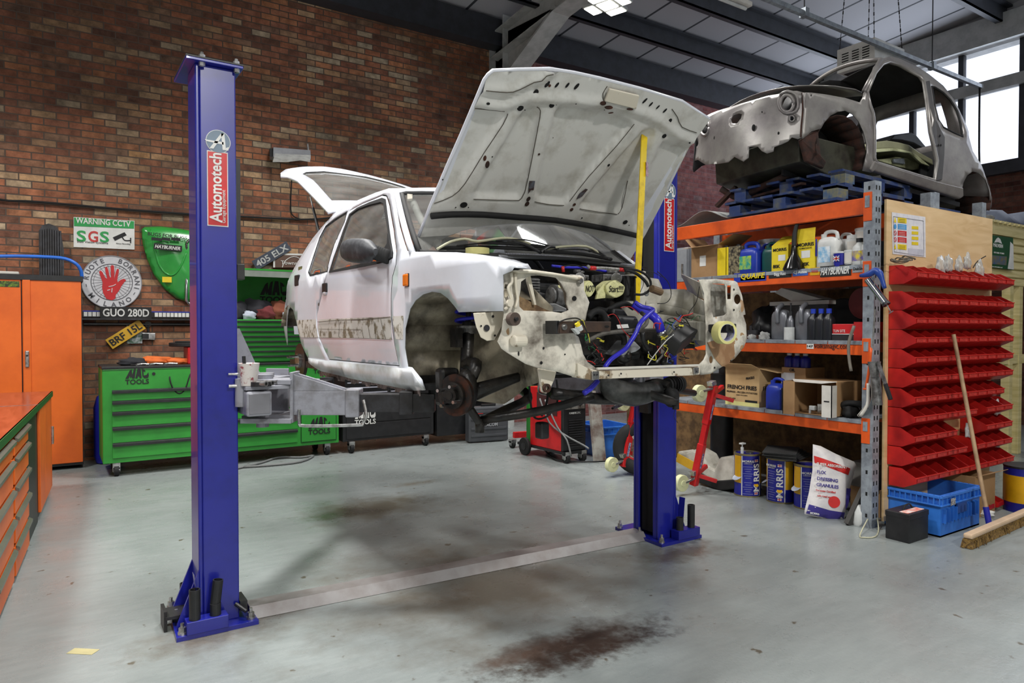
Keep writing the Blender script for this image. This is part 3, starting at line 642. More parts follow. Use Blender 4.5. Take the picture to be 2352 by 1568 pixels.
for x_,k in prof:
    for j in range(n):
        a_=2*PI*j/n; P.append(M @ V((x_,math.copysign(abs(math.sin(a_))**.75,math.sin(a_))*.07*k,math.copysign(abs(math.cos(a_))**.8,math.cos(a_))*.05*k)))
m_=len(prof); mb.add(P,[(i*n+k,i*n+(k+1) % n,(i+1)*n+(k+1) % n,(i+1)*n+k) for i in range(m_-1) for k in range(n)]+[tuple(range(n)),tuple(range((m_-1)*n,m_*n))])
obj('mirror_head',mb,mat('scuffed_grey_plastic',(44,46,50),.55,0,(70,72,76),.4,20),base_,smooth=50)
rf=[]
NX=16
def across(y,z,u,crown): 
    xa=X0+inset(y,z); xb=2*XC-xa; return V((xa+(xb-xa)*u,y,z+crown*(1-(2*u-1)**2)))
prof=[(3.86,2.322),(3.98,2.345),(4.2,2.355),(4.5,2.355),(4.84,2.338),(4.98,2.318)]
P=[across(y,z,i/NX,.035)+V((0,-.10*(1-(2*i/NX-1)**2) if y < 3.9 else 0,0)) for y,z in prof for i in range(NX+1)]
obj('roof',MB().add(P,[(j*(NX+1)+i,j*(NX+1)+i+1,(j+1)*(NX+1)+i+1,(j+1)*(NX+1)+i) for j in range(len(prof)-1) for i in range(NX)]),M_white,car,smooth=True,solid=.02)
def wsP(u,v_,ins=0.):
    y0_,z0_=3.27,1.885; y1_,z1_=3.845,2.305
    y=y0_+(y1_-y0_)*v_; z=z0_+(z1_-z0_)*v_; q=across(y,z,u,0.03*v_); q.y -= .13*(1-(2*u-1)**2)*(1-.3*v_); return q
def patch(f,u0,u1,v0,v1,nu=16,nv=8):
    return MB().add([f(u0+(u1-u0)*i/nu,v0+(v1-v0)*j/nv) for j in range(nv+1) for i in range(nu+1)],[(j*(nu+1)+i,j*(nu+1)+i+1,(j+1)*(nu+1)+i+1,(j+1)*(nu+1)+i) for j in range(nv) for i in range(nu)])
ws=obj('windscreen',patch(wsP,.035,.965,.04,.96),M_glass,car,smooth=True)
mb=MB(); pts=[wsP(.028,.02+.94*i/6) for i in range(7)]+[wsP(.05+.9*i/12,.975) for i in range(13)]+[wsP(.972,.96-.94*i/6) for i in range(7)]+[wsP(.95-.9*i/12,.01) for i in range(13)]+[wsP(.028,.02)]
obj('windscreen_seal',MB().tube(pts,.016,8,smooth=1),M_rubber,ws,smooth=True)
mb=MB().tube([wsP(0,i/6)+V((.008,0,0)) for i in range(7)],.018,8,smooth=1); mb.tube([wsP(1,i/6) for i in range(7)],.022,8,smooth=1); mb.tube([wsP(i/14,1.0) for i in range(15)],.022,8,smooth=1); obj('windscreen_pillar',mb,M_white,car,smooth=True)
mb=MB().tube([wsP(.115,0)+V((.02,.06,.0)),wsP(.09,.5)+V((.03,.09,0)),wsP(.075,.93)+V((.03,.08,0))],.022); obj('roll_cage_tube',mb,mat('cream_cage_paint',(206,204,190),.5),car,smooth=True)
q=wsP(.055,.9); obj('tax_disc_patch',MB().box((q.x-.012,q.y-.012,q.z-.02),(q.x+.018,q.y-.004,q.z+.02)),M_cream,ws)
mb=MB(); 
for i in range(14): pass
scf=lambda u,v_: V((X0+.10+(2*(XC-X0)-.2)*u,3.25-.13*(1-(2*u-1)**2)-.17*v_,1.885-.02*v_+.012*(1-(2*u-1)**2)))
sc=obj('scuttle_panel',patch(scf,0,1,0,1,20,3),M_black,car,solid=.01)
mb=MB()
for i in range(46):
    u=.24+.3*i/46; a_=scf(u,.25)+V((0,0,.008)); b_=scf(u,.75)+V((0,0,.008)); mb.bar(a_,b_,.006,.006)
obj('grille_slats',mb,M_grey,sc)
def wiper(a,b,c,d):
    w_=obj('wiper_arm',MB().tube([a,a.lerp(b,.5)+V((0,0,.02)),b],.008),M_black,car); obj('wiper_blade',MB().tube([c,c.lerp(d,.5)+V((0,-.015,.008)),d],.010,6),M_rubber,w_)
    obj('wiper_frame',MB().tube([c.lerp(d,.15)+V((0,-.02,.012)),c.lerp(d,.5)+V((0,-.035,.03)),c.lerp(d,.85)+V((0,-.02,.012))],.004,6),M_rubber,w_)
zz=lambda x,y,yy: hy(900+x/3.0947,130+y/3.0947,yy)
wiper(zz(1060,1395,3.02),zz(820,1320,3.10),zz(330,1360,3.22),zz(1080,1375,3.05))
wiper(zz(1060,1390,3.0),zz(1180,1365,3.05),zz(640,1320,3.1),zz(1180,1370,3.08))
wiper(zz(1540,1440,3.05),zz(1400,1380,3.08),zz(1080,1385,3.0),zz(1560,1440,3.06))
mb=MB().tube([zz(320,1370,3.18),zz(420,1315,3.15),zz(520,1295,3.13),zz(610,1312,3.08),zz(780,1290,3.08),zz(880,1298,3.08),zz(985,1330,3.06)],.007); mb.tube([zz(1090,1370,3.04),zz(1200,1352,3.04),zz(1380,1348,3.05),zz(1480,1400,3.07)],.007); obj('washer_tube',mb,mat('clear_hose',(190,188,160),.4),car,smooth=True)
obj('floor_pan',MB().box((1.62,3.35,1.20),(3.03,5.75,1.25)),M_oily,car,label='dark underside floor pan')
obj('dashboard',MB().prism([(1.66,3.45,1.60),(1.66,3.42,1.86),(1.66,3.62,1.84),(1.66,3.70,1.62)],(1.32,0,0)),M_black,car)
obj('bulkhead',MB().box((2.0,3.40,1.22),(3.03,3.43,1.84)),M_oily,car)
M_seat=mat('dark_seat_cloth',(46,46,56),.9)
for sx in (1.78,2.46):
    s_=obj('front_seat',MB().box((sx,4.15,1.38),(sx+.46,4.66,1.52)),M_seat,car,bevel=.04); obj('seat_back',MB().prism([(sx,4.60,1.46),(sx,4.72,1.46),(sx,4.92,2.06),(sx,4.82,2.08)],(.46,0,0)),M_seat,s_,bevel=.04); obj('headrest',MB().box((sx+.12,4.86,2.08),(sx+.34,4.95,2.22)),M_seat,s_,bevel=.03)
obj('steering_wheel',MB().tube([V((2.68+.18*math.cos(a),3.92-.09*math.sin(a)*0+.07*math.sin(a),1.86+.165*math.sin(a))) for a in [2*PI*i/20 for i in range(21)]],.014,8,smooth=1),M_black,car,smooth=True)
M_sill=mat('dull_white_sill',(206,210,214),.35,0,(170,168,160),.35,5)
silo=[(5.02,1.287),(4.98,1.255),(4.743,1.204),(4.2,1.185),(3.30,1.178),(3.17,1.19),(3.19,1.24),(3.285,1.292),(3.44,1.288),(4.58,1.281),(4.8,1.283)]
obj('door_sill',sheet(silo,(),.06,lambda y,z: (X0+inset(y,z)-.007-.022*math.sin(max(0,min(1,(1.28-z)/.09))*PI),y,z)),M_sill,car,smooth=True,solid=.006)
mb=MB(); n=26
for i in range(n): y=4.9-1.62*i/n; y2=4.9-1.62*(i+1)/n; zr=1.178+.01*math.sin(i*1.7); mb.prism([(1.585,y,1.195),(1.585,y2,1.195),(1.59,y2,zr-.02),(1.59,y,zr-.02)],(.006,0,0))
obj('pinch_weld',mb,mat('dirty_pink_weld',(168,150,146),.6,0,(90,80,74),.5,30),car)
mb=MB(); pr=[(3.36,1.24),(3.38,1.38),(3.36,1.52),(3.29,1.63),(3.18,1.69),(3.04,1.71),(2.90,1.69),(2.80,1.64)]
for i in range(len(pr)-1): mb.quad((1.55,*pr[i]),(1.55,*pr[i+1]),(2.02,*pr[i+1]),(2.02,*pr[i]))
obj('wheel_well',mb,M_liner,car,smooth=True,solid=.004,label='oily cream wheel well lining')
obj('inner_wing',sheet([(2.62,1.26),(2.62,1.60),(2.80,1.70),(3.05,1.74),(3.3,1.70),(3.42,1.5),(3.42,1.10),(3.1,1.10),(2.9,1.2)],(),.06,lambda y,z: (1.97+.03*math.sin(9*y)+.02*math.cos(12*z),y,z)),M_liner,car,smooth=True,solid=.004,label='oily cream inner wing behind the strut')
q=z4([(1165,1150),(1340,1120),(1290,1395),(1180,1390)]); 
obj('splash_panel',MB().prism([hx(951,682,1.72),hx(1010,676,1.76),hx(992,757,1.76),hx(957,777,1.72)],(.004,.03,0)),M_under,car)
for u,v_ in ((971,794),(971,854)): p=hx(u,v_,1.90); obj('rubber_grommet',MB().cyl((1.86,p.y,p.z),(1.93,p.y,p.z),.026,18),M_rubber,car)
hub=hx(1041,908,1.64)
sx_,sy_=1.80,0
top=hx(1078,700,1.86); bot=hx(1070,850,1.80)
st=obj('suspension_strut',MB().cyl(bot-V((0,0,.02)),bot.lerp(top,.72),.034,20).cyl(bot.lerp(top,.6),top+V((0,0,.05)),.015,14),M_oily,car,smooth=40)
sp=[]; s0=bot.lerp(top,.70); s1=top+V((0,0,.08)); 
for i in range(60): a_=i*2*PI*4.0/59; c=s0.lerp(s1,i/59); sp.append(c+V((math.cos(a_)*.066,math.sin(a_)*.066,0)))
obj('coil_spring',MB().tube(sp,.0095,8,smooth=1),mat('blue_spring_paint',(40,44,190),.35),st,smooth=True)
obj('spring_seat',MB().cyl(s0-V((0,0,.022)),s0-V((0,0,.008)),.062,24).cyl(s0-V((0,0,.05)),s0-V((0,0,.022)),.045,24),M_alu,st)
obj('strut_bracket',MB().box((bot.x-.06,bot.y-.02,bot.z+.12),(bot.x-.03,bot.y+.06,bot.z+.22)),M_oily,st)
HR=Matrix.Translation(hub) @ Matrix.Rotation(.42,4,'Z') @ Matrix.Translation(-hub)
hb=obj('brake_disc',MB().cyl((hub.x+.012,hub.y,hub.z),(hub.x+.032,hub.y,hub.z),.104,40).T(HR),mat('rusty_dark_disc',(46,42,40),.5,.4,(96,54,36),.3,14),car)
obj('wheel_hub',MB().cyl((hub.x-.03,hub.y,hub.z),(hub.x+.012,hub.y,hub.z),.038,24).cyl((hub.x-.008,hub.y,hub.z),(hub.x+.012,hub.y,hub.z),.066,28).cyl((hub.x-.035,hub.y,hub.z),(hub.x-.03,hub.y,hub.z),.02,12).T(HR),M_oily,hb,smooth=40)
mb=MB()
for k in range(4): a_=PI/4*0+.5+PI/2*k; c=V((hub.x+.01,hub.y+.054*math.cos(a_),hub.z+.054*math.sin(a_))); obj('wheel_stud',MB().cyl(c,c-V((.075,0,0)),.0085,12).T(HR),M_chrome,hb)
kn=MB().ell((hub.x+.08,hub.y+.01,hub.z+.02),(.05,.08,.11)); kn.tube([hub+V((.1,0,.08)),hub+V((.13,0,.15)),bot+V((0,0,.03))],.032); kn.tube([hub+V((.08,.0,-.05)),hub+V((.12,-.02,-.12)),hub+V((.15,-.02,-.15))],.022); obj('hub_carrier',kn,M_oily,car,smooth=True)
cal=MB().box((hub.x-.03,hub.y+.07,hub.z-.06),(hub.x+.08,hub.y+.15,hub.z+.13)); obj('brake_caliper',cal,M_oily,car,bevel=.02)
la=MB().tube([hub+V((.15,-.02,-.14)),hub+V((.3,.02,-.10)),V((2.15,3.1,1.12)),V((2.2,3.25,1.16))],.026); la.tube([hub+V((.15,-.02,-.13)),V((2.0,2.75,1.10)),V((2.25,2.68,1.16))],.022); la.cyl(hub+V((.14,-.02,-.19)),hub+V((.14,-.02,-.12)),.024,14)
obj('lower_arm',la,M_oily,car,smooth=True)
obj('driveshaft',MB().tube([hub+V((.08,0,0)),V((2.05,2.93,1.27)),V((2.3,2.9,1.30))],.016,rads=[.05,.018,.045]),M_oily,car,smooth=True)
rh=hx(688,828,1.615)
hb=obj('rear_brake_disc',MB().cyl((rh.x,rh.y,rh.z),(rh.x+.025,rh.y,rh.z),.135,40),mat('brown_steel_disc',(74,66,60),.4,.5),car); obj('rear_hub',MB().cyl((rh.x-.02,rh.y,rh.z),(rh.x,rh.y,rh.z),.055,24),M_zinc,hb)
for k in range(4): a_=.6+PI/2*k; c=V((rh.x,rh.y+.048*math.cos(a_),rh.z+.048*math.sin(a_))); obj('wheel_stud',MB().cyl(c,c-V((.085,0,0)),.007,12),M_chrome,hb)
obj('rear_axle',MB().tube([rh+V((.03,0,0)),rh+V((.2,-.15,.03)),V((2.0,5.0,1.22)),V((2.9,5.0,1.22))],.04),M_oily,car,smooth=True)
mb=MB(); pr=[(5.14,1.36),(5.2,1.48),(5.28,1.60),(5.40,1.69),(5.52,1.70),(5.66,1.66),(5.76,1.58),(5.79,1.52)]
for i in range(len(pr)-1): mb.quad((1.56,*pr[i]),(1.56,*pr[i+1]),(1.95,*pr[i+1]),(1.95,*pr[i]))
mb.box((1.92,5.1,1.25),(1.95,5.85,1.72)); obj('rear_wheel_well',mb,M_liner,car,smooth=True,solid=.004)
obj('tail_panel',MB().quad((1.70,5.90,1.45),(2.95,5.90,1.45),(2.97,5.92,1.75),(1.68,5.92,1.75)),M_white,car,solid=.01)
GM=frame(V((XC,5.0,2.335)),(1,0,0),(0,1.15,.52))
g5=lambda l: [(lambda q: (q.x,q.y))(hf(GM,540+x/3.92,100+y/3.92,2,0.)) for x,y in l]
go=g5([(412,1180),(418,1140),(460,1105),(520,1092)]); print('tailgate',[tuple(round(v,2) for v in p) for p in g5([(412,1180),(460,1105),(700,1080),(1000,1090),(1400,1150),(1830,1280),(840,1545),(605,1165),(865,1455)])])
gl=g5([(412,1180),(418,1140),(460,1105),(600,1085),(800,1080),(1000,1090),(1200,1115)]); 
lft=[(x,y) for x,y in gl]; side=g5([(840,1545),(700,1400),(560,1260),(470,1195)])
half=[(-.60,-.0)]+side[0:]+lft
half=[(x,max(y,-.02)) for x,y in half if x < -.05]
outl=half+[(-x,y) for x,y in half[::-1]]
hl=g5([(865,1455),(735,1310),(605,1180),(640,1155),(800,1150),(1000,1158),(1150,1175)]); hl=[(x,y) for x,y in hl if x < -.05]
hole=hl+[(-x,y) for x,y in hl[::-1]]
crown=lambda x,y: GM @ V((x,y,.06*(1-(x/.72)**2)-.05*max(0,(y-.9))*2))
tg=obj('tailgate',sheet(outl,[hole],.06,crown),M_white,car,smooth=35,solid=.02)
obj('tailgate_glass',sheet(hole,(),.12,lambda x,y: V(crown(x,y))-V((0,0,.004))),M_glass,tg,smooth=True)
obj('tailgate_seal',MB().tube([crown(*p) for p in hole]+[crown(*hole[0])],.008,6,smooth=1),M_rubber,tg)
a_=hx(715,455,1.70); b_=hx(730,520,1.72)
sg=obj('gas_strut',MB().cyl(hx(713,452,1.74),hx(719,478,1.74),.006,10),M_zinc,car); obj('strut_body',MB().cyl(hx(719,478,1.74),hx(733,535,1.74),.011,12),M_black,sg)
# bonnet, raised, inner side to the camera
BO=V((1.655,3.45,1.925)); BM=frame(BO,(1.46,0,.028),(.012,-.75,.726))
B5=lambda l: [(lambda q: (q.x,q.y))(hf(BM,900+x/3.0947,130+y/3.0947,2,0.)) for x,y in l]
bo=B5([(160,1390),(285,1060),(400,790),(500,565),(600,330),(665,175),(690,140),(725,110),(900,103),(1140,100),(1320,130),(1500,170),(1800,245),(2065,325),(2260,450),(2210,520),(2110,650),(2000,870),(1900,1080),(1800,1270),(1720,1400),(1680,1465),(1640,1462),(1610,1420),(1540,1340),(1440,1270),(1300,1225),(1170,1197),(1000,1185),(820,1188),(650,1202),(500,1235),(400,1275),(310,1325),(260,1370),(240,1395)])
recess=[B5(l) for l in ([(560,375),(620,368),(790,385),(822,410),(795,470),(650,680),(510,900),(430,985),(290,1045),(400,800)],
    [(960,365),(1030,360),(1056,400),(1040,490),(1000,700),(940,960),(915,1010),(870,1020),(590,1012),(578,985),(650,850),(800,610),(900,430)],
    [(1160,385),(1200,355),(1270,350),(1480,378),(1690,455),(1722,490),(1600,625),(1400,850),(1270,1020),(1220,1055),(1040,1035),(1013,985),(1050,800),(1110,560)],
    [(1790,520),(1860,515),(1880,545),(1800,760),(1650,1070),(1600,1120),(1345,1085),(1330,1060),(1460,900),(1640,690)],
    [(1935,600),(1965,605),(2100,650),(2000,870),(1850,1150),(1790,1250),(1725,1230),(1712,1140),(1760,1000),(1890,660)])]
ridge=[B5(l) for l in ([(640,235),(850,245),(980,185),(1060,158),(1135,112)],[(640,318),(690,345),(800,350),(960,292),(1200,300),(1500,330),(1700,370),(1900,450),(2040,560),(2130,600)],[(1990,370),(2030,420),(2060,490),(2150,530)])]
def sdist(p,poly):
    d=1e9; p=V(p)
    for i in range(len(poly)):
        a=V(poly[i-1]); b=V(poly[i]); ab=b-a; t_=max(0,min(1,(p-a).dot(ab)/max(1e-9,ab.length_squared))); d=min(d,(p-a-ab*t_).length)
    return d
def bh(x,y):
    z=0.
    for r in recess:
        if inpoly((x,y),r): z -= .026*min(1,sdist((x,y),r)/.018)
    for r in ridge[:2]:
        d=min((V((x,y))-V(r[i]).lerp(V(r[i+1]),max(0,min(1,(V((x,y))-V(r[i])).dot(V(r[i+1])-V(r[i]))/max(1e-9,(V(r[i+1])-V(r[i])).length_squared))))).length for i in range(len(r)-1))
        if d < .03: z += .017*(1-(d/.03)**2)
    z -= .05*((x-.74)/.74)**2*0
    return z
M_bon=mat('bonnet_inner_white',(216,215,210),.42,0,(178,174,164),.20,7,contrast=.14)
bn=obj('bonnet',sheet(bo,(),.019,lambda x,y: BM @ V((x,y,bh(x,y)))),M_bon,car,smooth=True,label='open bonnet showing its ribbed white inner side')
obj('bonnet_skin',sheet(bo,(),.09,lambda x,y: BM @ V((x,y,-.024-.02*(1-((x-.74)/.74)**2)))),M_white,bn,smooth=True)
mb=MB().tube([BM @ V((x,y,-.012)) for x,y in bo]+[BM @ V((bo[0][0],bo[0][1],-.012))],.011,6,smooth=1); obj('folded_edge',mb,M_white,bn,smooth=True)
sl=B5([(272,1120),(420,1108),(640,1110),(900,1130),(1150,1150),(1400,1190),(1600,1230),(1735,1262)])
obj('bonnet_seal',MB().tube([BM @ V((x,y,.016)) for x,y in sl],.017,8,smooth=2),M_rubber,bn,smooth=True,label='black rubber seal strip')
mb=MB()
def bhole(x,y,r,rx=None,ang=0):
    q=B5([(x,y)])[0]; c=BM @ V((q[0],q[1],.002+bh(*q))); k=r/3.0947/1600*3.5*1.02; kx=(rx or r)/3.0947/1600*3.5*1.02
    ca,sa=math.cos(ang),math.sin(ang); nv=16
    mb.prism([c+BM.to_3x3() @ V((math.cos(2*PI*i/nv)*kx*ca-math.sin(2*PI*i/nv)*k*sa,math.cos(2*PI*i/nv)*kx*sa+math.sin(2*PI*i/nv)*k*ca,0)) for i in range(nv)],BM.to_3x3() @ V((0,0,.0015)))
for a in ((1020,255,26,20),(912,363,22,24),(1135,345,18,20),(510,1052,25,29),(1975,455,20,17),(1935,563,18,20),(1658,1175,22,24),(675,320,9,13),(2105,600,7,9),(713,710,5),(453,1070,5),(543,1070,5),(878,362,4),(945,378,4),(1168,338,5),(1298,323,4),(1160,595,3),(1685,1197,5),(1540,770,12,10),(1573,270,6),(360,872,6,5),(1350,1145,7),(1510,375,5)): mb=MB(); bhole(*a); obj('frame_hole',mb,M_dark,bn)
for a in ((1103,195,25,12,-.35),(1172,200,20,9,-.35),(1246,202,20,9,-.3),(1312,210,25,12,-.35),(1797,312,24,9,-.4),(1840,337,20,8,-.4),(1890,357,18,7,-.4),(1940,382,20,9,-.4)): mb=MB(); bhole(*a); obj('frame_hole',mb,M_dark,bn)
for a in ((678,765,30,16,.3),(660,720,22,12,.3),(970,1010,22,16),(960,1045,22,18),(1296,1050,14,13),(1277,1085,16,15),(1045,692,9,9),(1530,348,14,36,.1),(1490,318,16,26),(1680,360,8,30,.1),(1555,398,5,22,.3),(1120,205,10,10)): mb=MB(); bhole(*a); obj('rust_patch',mb,M_rust,bn)
for l in ([(968,970),(975,880),(1015,880),(1005,945),(985,945)],[(1310,1010),(1330,970),(1375,935),(1390,940),(1350,990)]): obj('frame_slot',MB().prism([BM @ V((x,y,.004)) for x,y in B5(l)],BM.to_3x3() @ V((0,0,.002))),mat('slot_grey',(96,100,110),.5,0,(60,36,24),.5,30),bn)
cb_=B5([(1535,212),(1745,262),(1722,358),(1500,302)]); obj('catch_plate',MB().prism([BM @ V((x,y,.01)) for x,y in cb_],BM.to_3x3() @ V((0,0,.014))),M_cream,bn,bevel=.004)
M_dirtl=mat('dark_seam_dirt',(84,78,68),.8)
for l in ([(660,228),(760,238),(850,238),(940,200),(1000,170),(1056,158),(1090,125),(1137,113)],[(822,405),(790,480),(650,690),(520,900),(430,990),(300,1042)],[(1030,358),(1056,385),(1040,490),(1000,700),(945,960),(905,1018)],[(1722,478),(1600,630),(1400,850),(1262,1028)],[(580,1012),(750,1018),(905,1020)],[(1015,1030),(1120,1050),(1222,1056)],[(1690,900),(1640,1075),(1605,1118)],[(1990,372),(2030,430),(2062,500),(2165,540)],[(1335,1080),(1450,1100),(1600,1120)],[(590,368),(650,380),(800,388)],[(1530,210),(1500,260),(1498,305)]):
    obj('panel_seam',MB().tube([BM @ V((x,y,.002+bh(x,y))) for x,y in B5(l)],.0022,5,smooth=2),M_dirtl,bn)
obj('bonnet_hinge',MB().tube([BM @ V((*B5([(240,1340)])[0],.0)),zz(250,1385,3.38)],.012),M_rust,bn)
obj('bonnet_hinge',MB().tube([BM @ V((*B5([(1640,1440)])[0],.0)),zz(1640,1480,3.3)],.012),M_cream,bn)
a=zz(1812,470,2.83); b=z7(1318,520,2.72); a=hy(1486,282,2.84); b=hy(1467,697,2.80)
mb=MB(); d=(b-a).normalized(); 
mb.prism([a+V((-.034,0,0)),a+V((.018,.01,0)),a+V((.038,.035,0)),a+V((.030,.037,0)),a+V((.015,.017,0)),a+V((-.034,.006,0))],b-a)
t=tag(obj('prop_bar',mb,M_yrod),'yellow angle-steel bar propping up the white bonnet','prop bar')
obj('paper_tag',MB().box((a.lerp(b,.235)+V((.0,-.004,-.03))),(a.lerp(b,.235)+V((.028,.004,.03)))),M_lblw,t) if False else None
M_=frame(a.lerp(b,.255)+V((.024,.008,0)),(1,.4,0),(0,0,1)); obj('paper_tag',MB().box((-.014,-.04,0),(.014,.04,.002),M_),mat('pink_smudged_tag',(200,170,176),.7,0,(150,120,140),.5,60),t)
# bare front end of the hatchback
FY=2.444
f7=lambda l: [(lambda q: (q.x,q.z))(z7(x,y,FY)) for x,y in l]
def slide(x,z,y):                       # the sheet is bent: same line of sight,other distance
    p=V((x,FY,z)); c=V((0,0,CAMZ)); return c+(p-c)*(y/FY)
def fpf(x,z):
    k=(x-XC)/.8
    y=FY+.05*abs(k)**3+.012*math.sin(14*x)*math.cos(11*z)*.5
    if z < 1.32: y += .02*((1.32-z)/.06)**1.2
    return slide(x,z,y)
M_fr=mat('scruffy_cream_front',(226,220,206),.42,0,(70,58,46),.30,6.5,contrast=.13,bump=.06)
nt=M_fr.node_tree; b=nt.nodes['Principled BSDF']; src=b.inputs['Base Color'].links[0].from_socket
tc=N(nt,'ShaderNodeTexCoord'); n_=N(nt,'ShaderNodeTexNoise',i_Scale=9.,i_Detail=3.,i_Distortion=.6); nt.links.new(tc.outputs['Object'],n_.inputs[0])
r_=ramp(nt,[(.655,(0,0,0)),(.66,(255,255,255))]); nt.links.new(n_.outputs[0],r_.inputs[0]); nt.links.new(mixc(nt,r_.outputs[0],src,lin((176,142,104))),b.inputs['Base Color'])
Lp=[(118,262),(118,575),(142,592),(122,760),(85,850),(120,912),(170,948),(330,1045),(450,1085),(600,1112),(780,1165),(925,1188),(925,1112),(955,1088),(870,1030),(830,960),(812,880),(790,810),(745,775),(745,668),(850,668),(862,600),(885,510),(868,470),(840,405),(835,290),(800,272),(690,268),(560,248),(380,222),(285,222),(200,250)]
Lh=[(375,278),(470,272),(590,290),(640,345),(685,430),(684,520),(706,575),(640,602),(560,590),(310,580),(275,545),(272,470),(285,400),(290,330),(345,290)]
hA=[(150,350),(178,352),(192,400),(188,440),(160,470),(146,460),(146,380)]; hB=[(228,425),(244,425),(246,445),(230,448)]
front=obj('front_panel',sheet(f7(Lp),[f7(Lh),f7(hA),f7(hB)],.03,fpf),M_fr,car,smooth=40,solid=.004,label='dirty cream headlamp panel, car nearside')
Rp=[(1838,312),(1850,335),(1885,430),(1890,560),(1900,700),(1902,960),(1880,1010),(1830,1060),(1845,1100),(1855,1140),(1940,1130),(2020,1082),(2150,1000),(2230,900),(2256,830),(2250,700),(2225,620),(2245,615),(2235,560),(2215,450),(2172,335),(2150,322),(1990,306)]
Rh=[(1955,345),(2062,350),(2072,372),(2082,600),(2060,622),(1965,640),(1945,560),(1938,400)]
hC=[(2085,362),(2120,362),(2118,480),(2086,482)]; hD=[(2175+30*math.cos(a),482+44*math.sin(a)) for a in [2*PI*i/14 for i in range(14)]]; hE=[(1945+17*math.cos(a),1008+34*math.sin(a)) for a in [2*PI*i/12 for i in range(12)]]
fr2=obj('front_panel',sheet(f7(Rp),[f7(Rh),f7(hC),f7(hD),f7(hE)],.03,fpf),M_fr,car,smooth=40,solid=.004,label='cream headlamp panel with bare brown filler, car offside')
filler=[(1905,860),(2000,830),(2140,850),(2150,960),(2100,1040),(2040,1070),(1975,1000),(1925,900)]
obj('filler_patch',sheet(f7(filler),(),.03,lambda x,z: fpf(x,z)-V((0,.004,0))),mat('brown_filler',(178,144,108),.6,0,(150,112,78),.5,10),fr2)
def fplate(l,y0,y1,m,name,parent,bev=0.,sm=None):
    a=[z7(x,y,y0) for x,y in l]; return obj(name,MB().prism(a,(0,y1-y0,0)),m,parent,bevel=bev)
xm=obj('front_crossmember',MB().prism([z7(*p,2.43) for p in [(785,1040),(900,1092),(975,1104),(1790,1076),(1850,1070),(1850,1138),(1790,1145),(980,1178),(920,1188),(790,1165)]],(0,.05,0)),M_cream,car,bevel=.003)
obj('crossmember_lip',MB().bar(z7(955,1086,2.425),z7(1835,1056,2.425),.012,.010),mat('lip_highlight',(226,222,212),.4),xm)  # lip bar in a whiter tone: its highlight is put into the colour
for l in ([(912,1112),(972,1108),(975,1180),(914,1186)],[(1798,1078),(1842,1076),(1842,1128),(1802,1132)]): fplate(l,2.418,2.428,M_zinc,'end_bracket',xm,.002)
for x,y in ((928,1140),(952,1138),(1818,1110),(1050,1146),(1160,1130),(1622,1116)): p=z7(x,y,2.418); obj('bolt_head',MB().cyl(p,p-V((0,.004,0)),.0042,8),M_dgrey,xm)
fplate([(240,228),(420,232),(600,256),(830,292),(826,316),(640,280),(430,254),(280,250)],2.425,2.50,M_cream,'top_rail',car,.004)
p=z7(218,655,2.43); kb=obj('bump_stop',MB().cyl(p+V((0,.01,0)),p-V((0,.02,0)),.028,22),mat('brown_rubber',(82,68,60),.6),front); obj('stop_bolt',MB().cyl(p-V((0,.02,0)),p-V((0,.035,0)),.008,8),M_dgrey,kb)
p0=z7(218,845,2.45); p1=z7(328,845,2.45); obj('pressed_pad',MB().tube([p0,p1],.026,16,smooth=0),M_cream,front,bevel=.008)
for a in ((265,955,7,20),(462,1035,14,14),(668,962,7,7),(482,908,9,12),(768,1105,8,10),(750,475,24,22),(2140,398,10,12),(2140,575,11,12),(1972,1078,10,11),(2112,1018,7,9),(805,325,13,24)):
    q=z7(a[0],a[1],FY); c=fpf(q.x,q.z)-V((0,.006,0)); obj('panel_hole',MB().prism([c+V((math.cos(2*PI*i/12)*a[2]*.0005,0,math.sin(2*PI*i/12)*a[3]*.0005)) for i in range(12)],(0,.0015,0)),M_dark,front if a[0] < 1500 else fr2)
for l in ([(205,250),(212,330),(180,380),(200,460),(205,520),(150,570)],[(240,260),(248,390),(262,480),(240,560)]): obj('pressed_rib',MB().tube([z7(x,y,2.455) for x,y in l],.007,8),M_cream,front,smooth=True)
p=z7(186,515,2.45); obj('adjuster',MB().cyl(p,p-V((0,.012,0)),.016,16),M_cream,front)
fplate([(345,268),(372,268),(425,530),(408,530),(352,330)],2.50,2.515,M_cream,'stay_bracket',front)
fplate([(275,455),(330,480),(480,560),(560,592),(310,582),(272,548)],2.52,2.54,mat('brown_dirt_panel',(150,124,90),.6,0,(90,66,44),.5,20),'headlamp_tray',front)
fplate([(620,280),(720,285),(800,340),(830,440),(850,520),(830,640),(760,610),(710,560),(690,500),(680,420),(640,350)],2.47,2.49,mat('greasy_panel',(96,84,70),.5,0,(170,158,140),.4,7),'slam_post',front,.004)
p=z7(800,322,2.44); obj('post_bolt',MB().cyl(p,p-V((0,.015,0)),.011,10),M_zinc,front)
bar=obj('bumper_bracket',MB().prism([z7(x,y,2.36) for x,y in [(602,672),(1078,676),(1072,762),(604,784)]],(0,.008,0)),mat('brown_black_bracket',(60,50,46),.5,.3,(84,64,52),.5,14),car,bevel=.003)
obj('bracket_foot',MB().prism([z7(x,y,2.36) for x,y in [(598,668),(626,668),(632,784),(600,786)]],(0,.08,0)),M_black,bar,bevel=.002)
p=z7(662,722,2.36); obj('bracket_bolt',MB().cyl(p+V((0,0,0)),p-V((0,.008,0)),.014,16).cyl(p,p-V((0,.016,0)),.008,6),M_zinc,bar)
